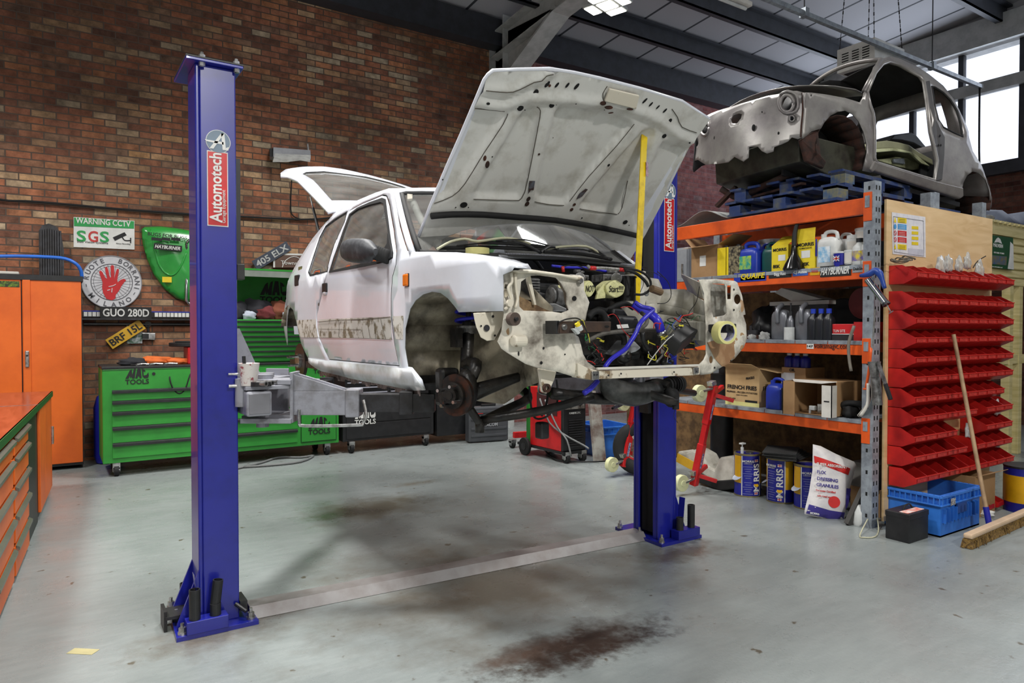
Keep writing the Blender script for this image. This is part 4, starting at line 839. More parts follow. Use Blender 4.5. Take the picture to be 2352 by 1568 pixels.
p=z7(1040,720,2.359); obj('bracket_slot',MB().prism([p+V((.014*math.cos(2*PI*i/12),0,.005*math.sin(2*PI*i/12))) for i in range(12)],(0,-.001,0)),M_dark,bar)
pl=obj('wing_bracket',MB().prism([hy(*z4([(x,y)])[0],2.56) for x,y in [(1630,1285),(1872,1272),(1862,1380),(1800,1500),(1740,1508),(1690,1480),(1655,1400),(1640,1340)]],(0,.006,0)),M_cream,car,bevel=.003)
for x,y,r in ((1735,1405,.018),(1785,1312,.007),(1690,1388,.005),(1800,1465,.006)): p=hy(*z4([(x,y)])[0],2.555); obj('bracket_hole',MB().cyl(p,p-V((0,.002,0)),r*.8,14),M_dark if r < .01 else M_dgrey,pl)
tow=obj('jacking_bracket',MB().prism([z7(x,y,2.52) for x,y in [(450,1085),(602,1112),(585,1180),(540,1280),(515,1305),(480,1290),(468,1200)]],(0,.02,0)),M_cream,car,bevel=.004)
p=z7(508,1255,2.515); obj('bracket_eye',MB().ring(p,p-V((0,.012,0)),.02,.009,18),M_rust,tow)
tw=obj('strut_tower',MB().lathe([(.17,-.42),(.165,-.1),(.155,0),(.135,.045),(.08,.055),(.07,.075),(.03,.08),(.001,.08)],(2.90,3.06,1.745),32),M_under,car,smooth=45)
c=V((2.90,3.06,1.825)); obj('top_mount',MB().cyl(c,c+V((0,0,.012)),.06,24).cyl(c+V((0,0,.01)),c+V((0,0,.03)),.014,8),M_cream,tw)
iw=[z7(1350,430,2.95),z7(1500,405,2.9),z7(1730,400,2.82),z7(1880,480,2.52),z7(1885,700,2.50),z7(1760,650,2.62),z7(1600,640,2.75),z7(1400,590,2.92)]
mb=MB(); a=[(1360,420,2.95),(1500,400,2.95),(1720,400,2.90),(1800,440,2.75),(1885,500,2.50)]; b2=[(1380,520,2.90),(1500,520,2.90),(1700,560,2.78),(1800,600,2.66),(1888,620,2.49)]; c2=[(1380,600,2.94),(1500,610,2.9),(1700,640,2.8),(1800,660,2.68),(1890,690,2.5)]; d2=[(1380,900,2.94),(1500,900,2.92),(1700,900,2.82),(1800,900,2.7),(1890,880,2.52)]
for A_,B_ in ((a,b2),(b2,c2),(c2,d2)):
    for i in range(4): mb.quad(z7(*A_[i]),z7(*A_[i+1]),z7(*B_[i+1]),z7(*B_[i]))
obj('inner_wing',mb,M_under,car,smooth=60,solid=.01,label='offside cream inner wing below the strut tower')
mb=MB()
for A_,B_ in (([(1690,262,3.05),(1850,335,2.55)],[(1745,405,3.05),(1885,480,2.55)]),): mb.quad(z7(*A_[0]),z7(*A_[1]),z7(*B_[1]),z7(*B_[0]))
obj('wing_flange',mb,M_under,car,solid=.006)
mb=MB(); mb.prism([z7(1940,345,2.56),z7(2085,360,2.56),z7(2090,630,2.56),z7(1940,640,2.56)],(0,.01,0)); obj('lamp_recess',mb,mat('dusty_grey_panel',(150,150,142),.6,0,(80,66,50),.4,14),fr2)
obj('chassis_rail',MB().bar(z7(1500,740,2.95),z7(1890,760,2.50),.06,.10),M_under,car,bevel=.006)
eng=obj('engine_block',MB().box((2.10,2.84,1.30),(2.60,3.16,1.66)).box((2.16,2.80,1.50),(2.56,2.9,1.60)).box((2.2,2.78,1.36),(2.42,2.86,1.48)),M_oily,car,bevel=.015)
obj('gearbox',MB().box((2.60,2.82,1.24),(2.88,3.1,1.5)).cyl((2.6,2.95,1.4),(2.72,2.95,1.4),.15,20),M_oily,car,bevel=.02)
obj('gearbox_casting',MB().prism([z7(x,y,2.74) for x,y in [(1130,965),(1240,840),(1290,850),(1345,905),(1300,940),(1180,975)]],(0,.12,0)),mat('bright_aluminium',(190,192,196),.35,.5),eng,bevel=.01)
obj('sump',MB().tube([z7(1020,1130,2.75),z7(1080,1260,2.75),z7(1280,1310,2.75),z7(1480,1270,2.75)],.09,16,rads=[.04,.062,.066,.05]),mat('grey_streaked_sump',(44,45,45),.35,.3,(96,96,94),.4,7),eng,smooth=True)
obj('subframe',MB().tube([z7(560,1300,2.8),z7(900,1345,2.8),z7(1200,1350,2.85),z7(1400,1290,2.9)],.03).tube([z7(1270,1250,2.75),z7(1450,1320,2.7),z7(1640,1380,2.66)],.026).tube([z7(1480,1240,2.8),z7(1800,1300,2.9)],.02),M_oily,car,smooth=True)
mb=MB(); 
for i in range(6): mb.cyl(z7(1560+i*22,1235-i*3,2.72),z7(1575+i*22,1235-i*3,2.72),.052-.004*abs(i-2),20,r2=.042)
mb.tube([z7(1540,1230,2.76),z7(1500,1225,2.8)],.03); mb.ell(z7(1600,1330,2.7),(.05,.04,.06)); mb.cyl(z7(1638,1330,2.66),z7(1640,1440,2.66),.018,12); obj('cv_joint_boot',mb,M_rubber,car,smooth=45)
obj('steering_rack_end',MB().tube([z7(1380,1230,2.8),z7(1480,1210,2.76),z7(1580,1240,2.7)],.025),M_oily,car)
for i,(x0_,x1_) in enumerate(((720,885),(1010,1235))):
    o=obj('throttle_body',MB().prism([z7(x0_,262,2.80),z7(x1_,272,2.80),z7(x1_-5,335,2.80),z7(x0_,330,2.80)],(0,.10,0)).cyl(z7(x0_+60,255,2.84),z7(x0_+60,225,2.84),.02,16).cyl(z7(x0_+100,255,2.84),z7(x0_+100,235,2.84),.014,12).cyl(z7((x0_+x1_)/2,300,2.80),z7((x0_+x1_)/2,300,2.76),.03,16),M_alu,car,bevel=.004)
    for x in (x0_+25,x1_-25): p=z7(x,300,2.80); obj('clamp_bolt',MB().cyl(p,p-V((0,.012,0)),.008,8),M_zinc,o)
M_mask=mat('crumpled_masking_tape',(222,220,164),.65,0,(204,202,144),.4,26,bump=.8,bscale=60)
def taped(cx,cy,rx,ry,s,sz):
    c=z7(cx,cy,2.70); k=.00054; nv=30
    L=[c+V((math.cos(a)*rx*k*(1+.05*math.sin(5*a+cx)),0,math.sin(a)*ry*k*(1+.06*math.cos(4*a)))) for a in [2*PI*i/nv for i in range(nv)]]
    o=obj('taped_intake',MB().prism(L,(0,.09,0)),M_mask,car,bevel=.006)
    if s: text(s,c-V((0,.003,0)),(1,0,.03),(0,0,1),sz,M_lblb,o,width=rx*1.5*k,ital=.15)
taped(888,390,66,72,'NOT',.045); taped(1118,392,118,80,'Start!!!!',.046); taped(645,405,42,48,None,0)
obj('tape_flap',MB().prism([z7(x,y,2.72) for x,y in [(945,480),(960,420),(1010,345),(1030,360),(1025,470)]],(0,.01,0)),M_mask,car)
T=lambda l,y,r: MB().tube([z7(a,b_,y if isinstance(y,(int,float)) else y[i]) for i,(a,b_) in enumerate(l)],r*.00054,10,smooth=4)
def hose(name,l,y,r,m,label=None,parent=None): return obj(name,T(l,y,r),m,parent or car,smooth=True,label=label)
hose('strut_brace',[(95,112),(200,112),(480,118),(760,128),(860,150),(1100,175),(1300,195)],[3.0,3.0,3.0,3.0,3.0,3.0,3.02],21,mat('silver_tube',(140,142,148),.35,.4),'silver strut brace tube')
hose('coolant_hose',[(1290,510),(1340,545),(1420,565),(1440,580),(1390,625),(1330,690),(1290,780),(1240,860),(1200,915),(1130,965),(1070,1010),(1020,1075)],[2.60,2.58,2.56,2.54,2.52,2.50,2.5,2.5,2.5,2.5,2.5,2.5],21,M_hose,'blue silicone hose')
hose('coolant_hose',[(960,1190),(930,1225),(890,1265),(840,1300)],2.52,24,M_hose,'blue silicone hose end under the crossmember')
hose('coolant_hose',[(1270,525),(1340,570),(1420,615),(1480,670),(1510,760)],[2.68,2.66,2.64,2.6,2.6],44,M_hose,'wide blue silicone hose')
hose('jubilee_clip',[(1508,758),(1522,800)],2.6,48,M_zinc)
hose('oil_hose',[(860,860),(900,830),(1000,785),(1130,765),(1290,750),(1370,710),(1390,650),(1340,600)],[2.62,2.6,2.58,2.56,2.54,2.54,2.56,2.62],19,mat('grey_rubber_hose',(92,88,82),.6,0,(64,60,56),.4,20),'grey ribbed rubber hose')
hose('radiator_hose',[(880,640),(930,590),(1000,600),(1040,680),(1090,740),(1180,800),(1190,880)],2.72,30,M_rubber)
hose('radiator_hose',[(900,620),(960,570),(1040,580),(1110,540),(1200,520),(1270,560)],2.76,26,M_rubber)
hose('breather_hose',[(1190,215),(1300,230),(1380,270),(1420,330),(1410,400),(1350,440),(1280,438)],2.66,12,M_rubber)
hose('breather_hose',[(1200,230),(1290,255),(1370,320),(1400,370)],2.62,15,M_rubber)
hose('fuel_hose',[(870,190),(905,210),(1000,210),(1100,218),(1180,225),(1225,240)],2.70,15,mat('braided_hose',(190,188,182),.35,.5,(130,128,124),.5,60),'braided steel fuel hose')
hose('hose_fitting',[(893,210),(938,212)],2.695,21,M_redp,'red anodised hose fitting'); hose('hose_fitting',[(1150,222),(1188,228)],2.695,19,M_redp,'red anodised hose fitting'); hose('hose_fitting',[(655,195),(660,245)],2.75,15,M_redp,'red fitting')
hose('fuel_rail',[(560,190),(700,205),(860,208),(1010,235),(1100,245)],2.86,13,M_hose,'blue fuel rail'); hose('brake_pipe',[(640,200),(760,185),(880,225),(1000,250)],2.82,6,M_rubber)
obj('oil_filter',MB().cyl(z7(1195,500,2.82),z7(1195,300,2.82),.06,24).cyl(z7(1195,300,2.82),z7(1195,285,2.82),.065,24),mat('gloss_black_can',(16,16,17),.15),car,smooth=40)
st_=obj('starter_motor',MB().cyl(z7(1110,680,2.66),z7(1270,690,2.66),.036,22),M_black,car,smooth=40); obj('starter_label',MB().prism([z7(x,y,2.622) for x,y in [(1125,705),(1222,698),(1232,730),(1135,738)]],(0,.002,0)),M_lblw,st_)
obj('ignition_coil',MB().prism([z7(x,y,2.70) for x,y in [(1100,560),(1190,570),(1240,640),(1150,650),(1090,610)]],(0,.08,0)),M_black,car,bevel=.01)
obj('thermostat_housing',MB().ell(z7(1040,650,2.78),(.06,.05,.05)),M_oily,car,smooth=True)
obj('alternator',MB().cyl(z7(560,450,2.74),z7(640,460,2.74),.055,22).cyl(z7(545,450,2.73),z7(560,450,2.73),.04,22),M_alu,car,smooth=40)
hd_=obj('cylinder_head',MB().prism([z7(x,y,2.80) for x,y in [(370,295),(455,300),(460,420),(520,430),(500,560),(420,540),(400,420)]],(0,.22,0)),mat('dark_grey_casting',(84,84,86),.45,.4,(50,50,52),.5,18,bump=.2),car,bevel=.006)
mb=MB()
for i in range(7): obj('cooling_fin',MB().bar(z7(378+i*3,310+i*24,2.79),z7(452,312+i*24,2.79),.008,.006),M_alu,hd_)
obj('pulley_bracket',MB().prism([z7(x,y,2.68) for x,y in [(515,520),(590,515),(690,560),(690,590),(530,590)]],(0,.04,0)),M_zinc,car,bevel=.006)
obj('cam_cover',MB().box((2.02,2.90,1.68),(2.55,3.12,1.735)),M_black,car,bevel=.02)
obj('control_box',MB().prism([z7(1590,790,2.50),z7(1700,680,2.55),z7(1840,745,2.52),z7(1690,870,2.47)],(0.0,.05,-.07)),M_black,car,bevel=.008,label='loose black plastic control box')
obj('relay_box',MB().prism([z7(x,y,2.6) for x,y in [(1720,860),(1800,850),(1810,910),(1730,915)]],(0,.06,0)),M_black,car,bevel=.004)
obj('gearbox_bracket',MB().tube([z7(1350,770,2.62),z7(1360,850,2.62),z7(1400,920,2.64)],.012),M_black,car,smooth=True)
random.seed(5)
wc=[mat('red_wire',(196,30,30),.4),mat('black_wire',(18,18,18),.5),mat('green_wire',(20,110,60),.5),mat('yellow_wire',(220,210,60),.5),mat('white_wire',(200,200,196),.5),mat('blue_wire',(40,80,200),.5)]
def wire(l,y,m,r=3): obj('wire',T(l,y,r),m,car,smooth=True)
wire([(1160,555),(1240,548),(1300,590),(1315,612)],2.6,wc[0]); wire([(1045,625),(1100,612),(1140,660),(1180,750),(1255,825)],2.52,wc[0]); wire([(865,1018),(910,1028),(938,1050)],2.5,wc[0],4); wire([(1480,240),(1570,330),(1600,440),(1560,510),(1480,520)],2.6,wc[1],4); wire([(1380,240),(1440,245),(1520,290)],2.6,wc[1])
wire([(1845,372),(1820,500),(1760,590),(1745,640)],2.56,wc[1],4); wire([(1300,265),(1360,330),(1330,420)],2.64,wc[1]); wire([(625,680),(690,655),(780,648),(830,690),(870,780)],2.34,wc[1],6); wire([(780,680),(830,665),(850,720),(880,800),(890,860)],2.34,wc[3],3); wire([(1390,1055),(1460,960),(1550,850),(1620,790)],2.5,wc[4],5)
for k in range(46):
    x,y=random.uniform(1440,1780),random.uniform(600,1000); l=[(x,y)]
    for j in range(4): x += random.uniform(-70,70); y += random.uniform(-50,60); l.append((min(1850,max(1400,x)),min(1040,max(585,y))))
    wire(l,2.52+random.uniform(0,.18),random.choice([wc[0],wc[1],wc[1],wc[2],wc[3],wc[4],wc[5],wc[1]]),random.choice([2.5,3,5]))
for k in range(14):
    x,y=random.uniform(870,1020),random.uniform(780,1030); l=[(x,y)]
    for j in range(4): x += random.uniform(-50,50); y += random.uniform(-40,50); l.append((min(1060,max(850,x)),min(1040,max(740,y))))
    wire(l,2.52+random.uniform(0,.12),random.choice(wc[:4]+[wc[1]]*3),random.choice([3,5,8]))
for k in range(12):
    x,y=random.uniform(880,1700),random.uniform(880,1040); obj('engine_bracket',MB().ell(z7(x,y,2.72+random.uniform(0,.1)),(random.uniform(.02,.05),.03,random.uniform(.015,.035))),M_oily,car,smooth=True)
lp=obj('bulb_connector',MB().prism([z7(x,y,2.33) for x,y in [(745,740),(770,735),(812,775),(790,790)]],(0,.02,0)).cyl(z7(790,715,2.34),z7(805,755,2.34),.016,16),mat('grey_white_plug',(196,200,200),.4),car,bevel=.002); obj('plug_cap',MB().cyl(z7(780,690,2.34),z7(790,715,2.34),.012,14),M_yel,lp)
obj('side_lamp_bulb',MB().ell(z7(1385,430,2.68),(.014,.014,.016)),mat('glass_bulb',(220,220,214),.1),car,smooth=True); obj('headlamp_plug',MB().cyl(z7(1430,390,2.62),z7(1510,420,2.62),.02,12),mat('brown_connector',(120,96,70),.6),car)
obj('loom_tube',T([(1560,880),(1530,960),(1470,1030)],2.58,10),mat('silver_foil_loom',(150,150,150),.3,.6),car,smooth=True)
hose('hanging_loom',[(350,1080),(360,1200),(380,1420),(420,1520),(520,1500),(600,1400),(610,1290),(600,1180)],2.9,10,M_rubber); hose('hanging_loom',[(520,1130),(525,1300),(505,1420),(470,1500)],2.86,11,M_rubber)
p=hy(1246,1000,2.9); obj('hanging_connector',MB().box((p.x-.03,2.87,p.z-.015),(p.x+.025,2.93,p.z+.07)),M_black,car,bevel=.01)
hose('hanging_loom',[(1640,1430),(1620,1500),(1660,1560)],2.66,2,M_rubber)
p=hy(1081,583,3.19); k=.055
tag(obj('tape_roll',MB().ring((p.x,3.12,1.878),(p.x,3.12,1.915),.062,.04,36),M_tape,smooth=40),'roll of cream masking tape lying flat on the base of the windscreen','tape')
p=z7(2060,772,2.36); t=thing('tape_roll','roll of cream masking tape hung on the bumper bracket at the right front corner','tape',(p.x,2.36,p.z-.05),M=frame(p,(.98,-.2,0),(0,0,1)))
Mw=WM[t.name]; obj('tape_winding',MB().ring(Mw @ V((0,0,-.028)),Mw @ V((0,0,.028)),.058,.044,40),M_tape,t,smooth=40); obj('cardboard_core',MB().ring(Mw @ V((0,0,-.0275)),Mw @ V((0,0,.0275)),.044,.042,40),mat('blue_white_core',(120,116,190),.5,0,(220,220,226),.5,30),t,smooth=40)
b_=obj('bumper_bracket',MB().prism([z7(x,y,2.33) for x,y in [(2085,700),(2170,695),(2168,775),(2100,775),(2085,760)]],(0,.12,0)),M_black,car,bevel=.004); p=z7(2118,733,2.33); obj('bracket_bolt',MB().cyl(p,p-V((0,.008,0)),.012,12),M_dgrey,b_)
# left side: workbench units, cabinet, wall signs, tool chests
E0=V((-.012,7.586,0)); dd=(V((-.23,4.443,0))-E0).normalized(); BN=frame(E0,dd,(0,0,1))      # x along the bench toward us,y up,z=into the room (-) / away
if BN.to_3x3().col[2].x < 0: pass
bw=lambda u,v_,z: E0+dd*u+V((dd.y,-dd.x,0))*v_*(1 if V((dd.y,-dd.x,0)).x < 0 else -1)+V((0,0,z))   # v>0: into the bench (left)
def fu(px,py):                                                                                             # where the line of sight meets the bench front
    n_=V((dd.y,-dd.x,0)); o=V((0,0,CAMZ)); r_=ray(px,py); p=o+r_*((E0-o).dot(n_)/r_.dot(n_)); return (p-E0).dot(dd),p.z
BNM=Matrix(((dd.x,(bw(0,1,0)-E0).x,0,E0.x),(dd.y,(bw(0,1,0)-E0).y,0,E0.y),(0,0,1,0),(0,0,0,1)))
bb=lambda u0,u1,v0,v1,z0,z1: MB().box((u0,v0,z0),(u1,v1,z1),BNM)
L_=4.6
o=thing('worktop','glossy red-brown worktop over the orange drawer units at the left edge','worktop',E0+dd*L_/2+V((0,0,.89)))
obj('top_board',bb(-.01,1.30,-.01,.78,.905,.93),M_top,o,bevel=.002); obj('top_board',bb(1.304,L_,-.01,.78,.905,.93),M_top,o,bevel=.002)
obj('joint_strip',bb(1.298,1.306,-.011,.78,.9,.932),M_zinc,o); obj('edge_strip',bb(0,L_,-.012,.0,.885,.93),M_dgreen,o)
u1,_=fu(92,1000); u2,_=fu(66,1000); u3,_=fu(33,1100)
print('bench u',u1,u2,u3,fu(104,1000),[round(fu(50,y)[1],2) for y in (994,1040,1102,1166,1235)])
t=thing('base_cupboard','narrow orange base cupboard with silver handle at the far end of the bench','cupboard',bw(u1/2,.35,0))
obj('cabinet_body',bb(0,u1,.02,.72,.04,.90),M_black,t); um=fu(104,1000)[0]
d_=obj('door',bb(.01,um-.005,-.0,.02,.07,.88),M_orange,t,bevel=.004); obj('door',bb(um+.005,u1-.01,-.0,.02,.07,.88),M_orange,t,bevel=.004)
obj('handle',bb(.06,.10,-.02,-.0,.46,.62),M_zinc,d_,bevel=.006)
tag(obj('knee_space_shade',bb(u1+.01,u2-.01,.02,.7,0,.9),M_black,bevel=.004),'black block filling the shaded knee space between the orange base cupboard and the drawer units','panel')  # solid black block stands in for the shade of the open knee space
hz_=[.80,.685,.545,.375,.205,.04]; 
def drawers(ua,ub,lab):
    t=thing('drawer_unit',lab,'drawer unit',bw((ua+ub)/2,.35,0),group='orange drawer units under the worktop')
    obj('cabinet_body',bb(ua,ub,.03,.72,.0,.88),M_black,t)
    zt=[.862,.74,.57,.40,.225]; 
    for i in range(5):
        z1=zt[i]; z0=(zt[i+1] if i < 4 else .03)+.012
        f_=obj('drawer',bb(ua+.03,ub-.03,.0,.03,z0,z1-.012),M_orange,t,bevel=.003)
        obj('handle',MB().prism([bw(ua+.03,-.0,z1),bw(ua+.03,-.02,z1-.012),bw(ua+.03,-.02,z1-.03),bw(ua+.03,-.015,z1-.03),bw(ua+.03,-.003,z1-.014)],dd*(ub-ua-.06)),mat('brushed_handle',(132,134,122),.35,.6),f_)
ua=u2; wdt=max(.45,u3-u2)
drawers(ua,ua+wdt,'second column of orange drawers with grey pull strips, beside the dark knee space'); drawers(ua+wdt+.02,ua+2*wdt+.02,'nearest visible column of orange drawers, cut by the left edge'); drawers(ua+2*wdt+.04,ua+3*wdt+.04,'orange drawer column just outside the left edge of the picture')
t=thing('tall_cabinet','tall orange steel cabinet with black top rim standing against the brown brick wall','cabinet',(-.3,9.0,0))
cx1=.27; cy=8.75
obj('cabinet_body',MB().box((-.9,cy+.02,.04),(cx1,cy+.45,2.03)),M_black,t)
obj('top_rim',MB().box((-.91,cy-.01,2.0),(cx1+.012,cy+.46,2.055)),M_black,t)
dR=obj('door',MB().box((-.255,cy,.07),(cx1-.008,cy+.02,2.0)),M_orange,t,bevel=.004); obj('door',MB().box((-.9,cy,.07),(-.265,cy+.02,2.0)),M_orange,t,bevel=.004)
obj('centre_rib',MB().box((-.25,cy-.012,.07),(-.185,cy,2.0)),M_orange,dR,bevel=.004)
hp_=obj('handle',MB().box((-.235,cy-.03,1.10),(-.2,cy-.012,1.27)),M_zinc,dR,bevel=.008); obj('lock_cylinder',MB().cyl((-.218,cy-.035,1.22),(-.218,cy-.03,1.22),.01,12),M_black,hp_)
decal(hy(20,652,cy-.002),(1,0,0),(0,0,1),.18,.06,mat('dark_green_sticker',(34,50,30),.4,0,(120,150,40),.35,40),t,'door_sticker')
q=lambda px,py,y: hy(px,py,y)
tag(obj('bent_blue_pipe',MB().tube([q(-30,589,8.78),q(40,588,8.78),q(110,590,8.78),q(150,594,8.78),q(175,606,8.78),q(186,622,8.8),q(188,640,8.82)],.018,10),mat('blue_pipe_paint',(44,112,214),.35),smooth=True),'bent bright blue pipe arching over the top of the orange cabinet','pipe')
t=tag(obj('ribbed_panel',MB().prism([q(90,640,9.05),q(89,530,9.12),q(97,517,9.12),q(112,513,9.12),q(128,519,9.12),q(140,535,9.12),q(147,575,9.1),q(147,640,9.05)],(0,.015,0)),M_dgrey),'dark ribbed curved metal panel leaning on the brick wall above the orange cabinet','panel')
for i in range(9): x=95+i*5.6; obj('panel_rib',MB().bar(q(x,640,9.04),q(x-1,524+abs(i-3)*1.2,9.10),.018,.018),M_dgrey,t,bevel=.004)
tag(obj('white_offcut',MB().box((-.75,8.8,2.056),(-.28,8.95,2.085)),M_cardw,bevel=.008),'small white strip lying on the orange cabinet top','offcut')
WF=WY-.012
def wq(px,py,off=0.): return hy(px,py,WF-off)
def wprism(l,t_,off=0.): return MB().prism([wq(*p,off) for p in l],(0,t_,0))
s=tag(obj('warning_sign',wprism([(169,498),(309,507),(309,573),(169,567)],.01),M_lblw),'green and white camera warning sign on the brown brick wall','sign')
obj('sign_header',wprism([(170,499),(308,508),(308,525),(170,519)],.002,.003),M_grn,s)
ex_=V((1,0,0)); ez_=V((0,0,1)); Lx=(wq(309,540)-wq(169,535)).length
text('WARNING CCTV',wq(238,510,.004),ex_,ez_,.09,M_lblw,s,width=Lx*.9,bold=True)
text('S',wq(187,542,.002),ex_,ez_,.17,M_grn,s,width=Lx*.15,bold=True); text('G',wq(214,543,.002),ex_,ez_,.17,mat('red_sign_letter',(200,60,56),.5),s,width=Lx*.16,bold=True); text('S',wq(240,544,.002),ex_,ez_,.17,M_grn,s,width=Lx*.15,bold=True)
text('SGS Vision Systems',wq(213,557,.002),ex_,ez_,.035,M_lblb,s,width=Lx*.5)
cm=obj('camera_symbol',wprism([(259,545),(286,533),(291,540),(264,553)],.002,.003),M_lblb,s); obj('symbol_bracket',MB().tube([wq(281,545,.003),wq(287,552,.003),wq(300,552,.003)],.006,6),M_lblb,cm); obj('symbol_bracket',MB().tube([wq(300,546,.003),wq(300,558,.003)],.006,6),M_lblb,cm)
text('Always Recording',wq(283,560,.002),ex_,ez_,.022,M_lblb,s,width=Lx*.24)
c=wq(257,648); R=(wq(257,587)-wq(257,709)).length/2
Mf=frame(V((c.x,WF-.02,c.z)),(1,0,0),(0,0,1))
s=tag(obj('round_sign',MB().cyl((c.x,WF+.01,c.z),(c.x,WF-.02,c.z),R,56),mat('pale_sign_face',(206,206,210),.45)),'round white wire-wheel sign with a red open hand on the brick wall','sign')
obj('sign_rim',MB().ring((c.x,WF+.01,c.z),(c.x,WF-.026,c.z),R*1.0,R*.975,56),mat('grey_rim',(140,140,146),.4,.3),s)
obj('inner_ring',MB().ring((c.x,WF-.018,c.z),(c.x,WF-.024,c.z),R*.69,R*.665,48),mat('grey_sign_print',(90,90,96),.5),s); obj('inner_ring',MB().ring((c.x,WF-.018,c.z),(c.x,WF-.023,c.z),R*.60,R*.59,48),MATS['grey_sign_print'],s)
for k in range(30): a=2*PI*k/30; obj('wheel_spoke',MB().bar(Mf @ V((math.cos(a)*R*.2,math.sin(a)*R*.2,.001)),Mf @ V((math.cos(a+.1)*R*.66,math.sin(a+.1)*R*.66,.001)),.0035,.0015,(0,1,0)),MATS['grey_sign_print'],s)
def arctext(st,a0,a1,r,sz):
    n=len(st)
    for i,ch in enumerate(st):
        a=math.radians(a0+(a1-a0)*i/(n-1))
        if ch == ' ': continue
        up=V((math.cos(a),0,math.sin(a))); 
        if a0 < a1: up=-up
        exx=V((up.z,0,-up.x)); text(ch,Mf @ V((math.cos(a)*r,math.sin(a)*r,.0)),exx,up,sz,MATS['grey_sign_print'],s,bold=True,off=.003)
arctext('RUOTE',170,112,R*.84,R*.24); arctext('BORRANI',70,-14,R*.84,R*.24); arctext('MILANO',218,310,R*.84,R*.24)
for a in (190,331): up=V((math.cos(math.radians(a)),0,math.sin(math.radians(a)))); obj('dash_mark',MB().bar(Mf @ V((up.x*R*.84-up.z*R*.05,up.z*R*.84+up.x*R*.05,.002)),Mf @ V((up.x*R*.84+up.z*R*.05,up.z*R*.84-up.x*R*.05,.002)),.008,.002,(0,1,0)),MATS['grey_sign_print'],s)
hd_=[(-.22,-.75),(.0,-.80),(.12,-.72),(.14,-.55),(.28,-.35),(.36,-.16),(.48,.02),(.55,.10),(.47,.17),(.34,.12),(.22,.0),(.20,.12),(.26,.42),(.27,.58),(.20,.60),(.15,.46),(.09,.16),(.09,.46),(.08,.72),(.0,.76),(-.05,.68),(-.04,.20),(-.09,.22),(-.13,.50),(-.18,.66),(-.26,.64),(-.25,.46),(-.18,.14),(-.26,.20),(-.36,.42),(-.43,.50),(-.49,.44),(-.44,.24),(-.36,-.02),(-.38,-.25),(-.34,-.50)]
hb_=obj('red_hand',MB().prism([Mf @ V((x*R*.68/.8,y*R*.68/.8,.002)) for x,y in hd_],(0,-.004,0)),mat('red_sign_print',(196,30,34),.5),s)
for l in ([(-.14,-.22),(.02,-.18),(.16,-.1)],[(.0,-.28),(-.02,-.48)],[(-.2,-.4),(-.08,-.36)]): obj('palm_line',MB().tube([Mf @ V((x*R*.8,y*R*.8,.007)) for x,y in l],.006,5),mat('pale_line',(214,190,192),.5),hb_)
gl_=[(325,527),(332,522),(370,521),(410,526),(445,532),(500,536),(545,536),(544,570),(532,610),(512,650),(488,682),(462,697),(430,694),(405,685),(378,664),(354,632),(338,596),(328,560)]
gpl=[(lambda p: (p.x,p.z))(wq(*p)) for p in gl_]; gcx=sum(p[0] for p in gpl)/len(gpl)
def gf(x,z):
    d=sdist((x,z),gpl); return V((x,WF-.02-.10*min(1,d/.28)**.6,z))
s=tag(obj('bonnet_lid',sheet(gpl,(),.04,gf),mat('green_lid_paint',(50,160,66),.25,0,(40,140,56),.4,3,coat=.5),smooth=True,solid=.01),'green curved car bonnet lid hung on the brick wall behind the left post','bonnet lid')
obj('lid_crease',MB().tube([gf(*[(lambda p: (p.x,p.z))(wq(*p))][0]) - V((0,.004,0)) for p in [(345,526),(352,565),(362,605),(378,628),(396,632),(412,612),(425,580)]],.012,8),MATS['green_lid_paint'],s,smooth=True)
gp=lambda px,py: (lambda p: gf(p.x,p.z))(wq(px,py))
text('BUGS FOR BUGS',gp(382,544)-V((0,.045,0)),(1,0,-.05),ez_,.055,M_lblb,s,width=.42,bold=True)
for x,w_ in ((357,.11),(378,.09),(400,.10)): decal(gp(x,552)-V((0,.045,0)),(1,0,-.05),ez_,w_,.035,M_lblb,s,'car_silhouette',.002)
pt=decal(gp(382,571)-V((0,.04,0)),(1,0,-.05),ez_,.30,.07,M_lblb,s,'name_sticker',.002); text('HAYBURNER',gp(382,571)-V((0,.045,0)),(1,0,-.05),ez_,.055,M_lblw,pt,width=.27,bold=True,ital=.2)
decal(gp(381,643)-V((0,.03,0)),(1,0,0),ez_,.10,.065,M_yel,s,'yellow_sticker',.002)
rr=[(428,560),(433,552),(452,552),(452,700),(436,698),(428,690)]
tag(obj('chrome_frame',MB().tube([wq(*p,.10) for p in rr+[rr[0]]],.018,8,smooth=1),M_chrome,smooth=True),'rounded chrome surround on the wall edge-on beside the left post','frame')
s=tag(obj('wall_shelf',MB().box((wq(188,733).x,WF-.10,wq(300,735).z),(wq(470,733).x,WF,wq(300,731).z)),M_dgrey),'thin dark shelf strip under the round sign on the brick wall','shelf')
z0=wq(300,730).z+.005; z1=wq(300,715).z
s=tag(obj('checker_strip',MB().box((wq(190,720).x,WF-.05,z0),(wq(440,720).x,WF-.03,z1)),M_dgrey),'chequered blue-edged strip standing on the wall shelf','strip')
for i in range(26):
    x=wq(192,720).x+i*.042
    if wq(228,720).x-.02 < x < wq(352,720).x: continue
    obj('white_check',MB().box((x,WF-.054,z0+.01),(x+.034,WF-.05,z1-.012)),M_lblw,s)
obj('blue_edge',MB().box((wq(190,720).x,WF-.056,z1-.008),(wq(440,720).x,WF-.03,z1+.004)),M_lblbl,s)
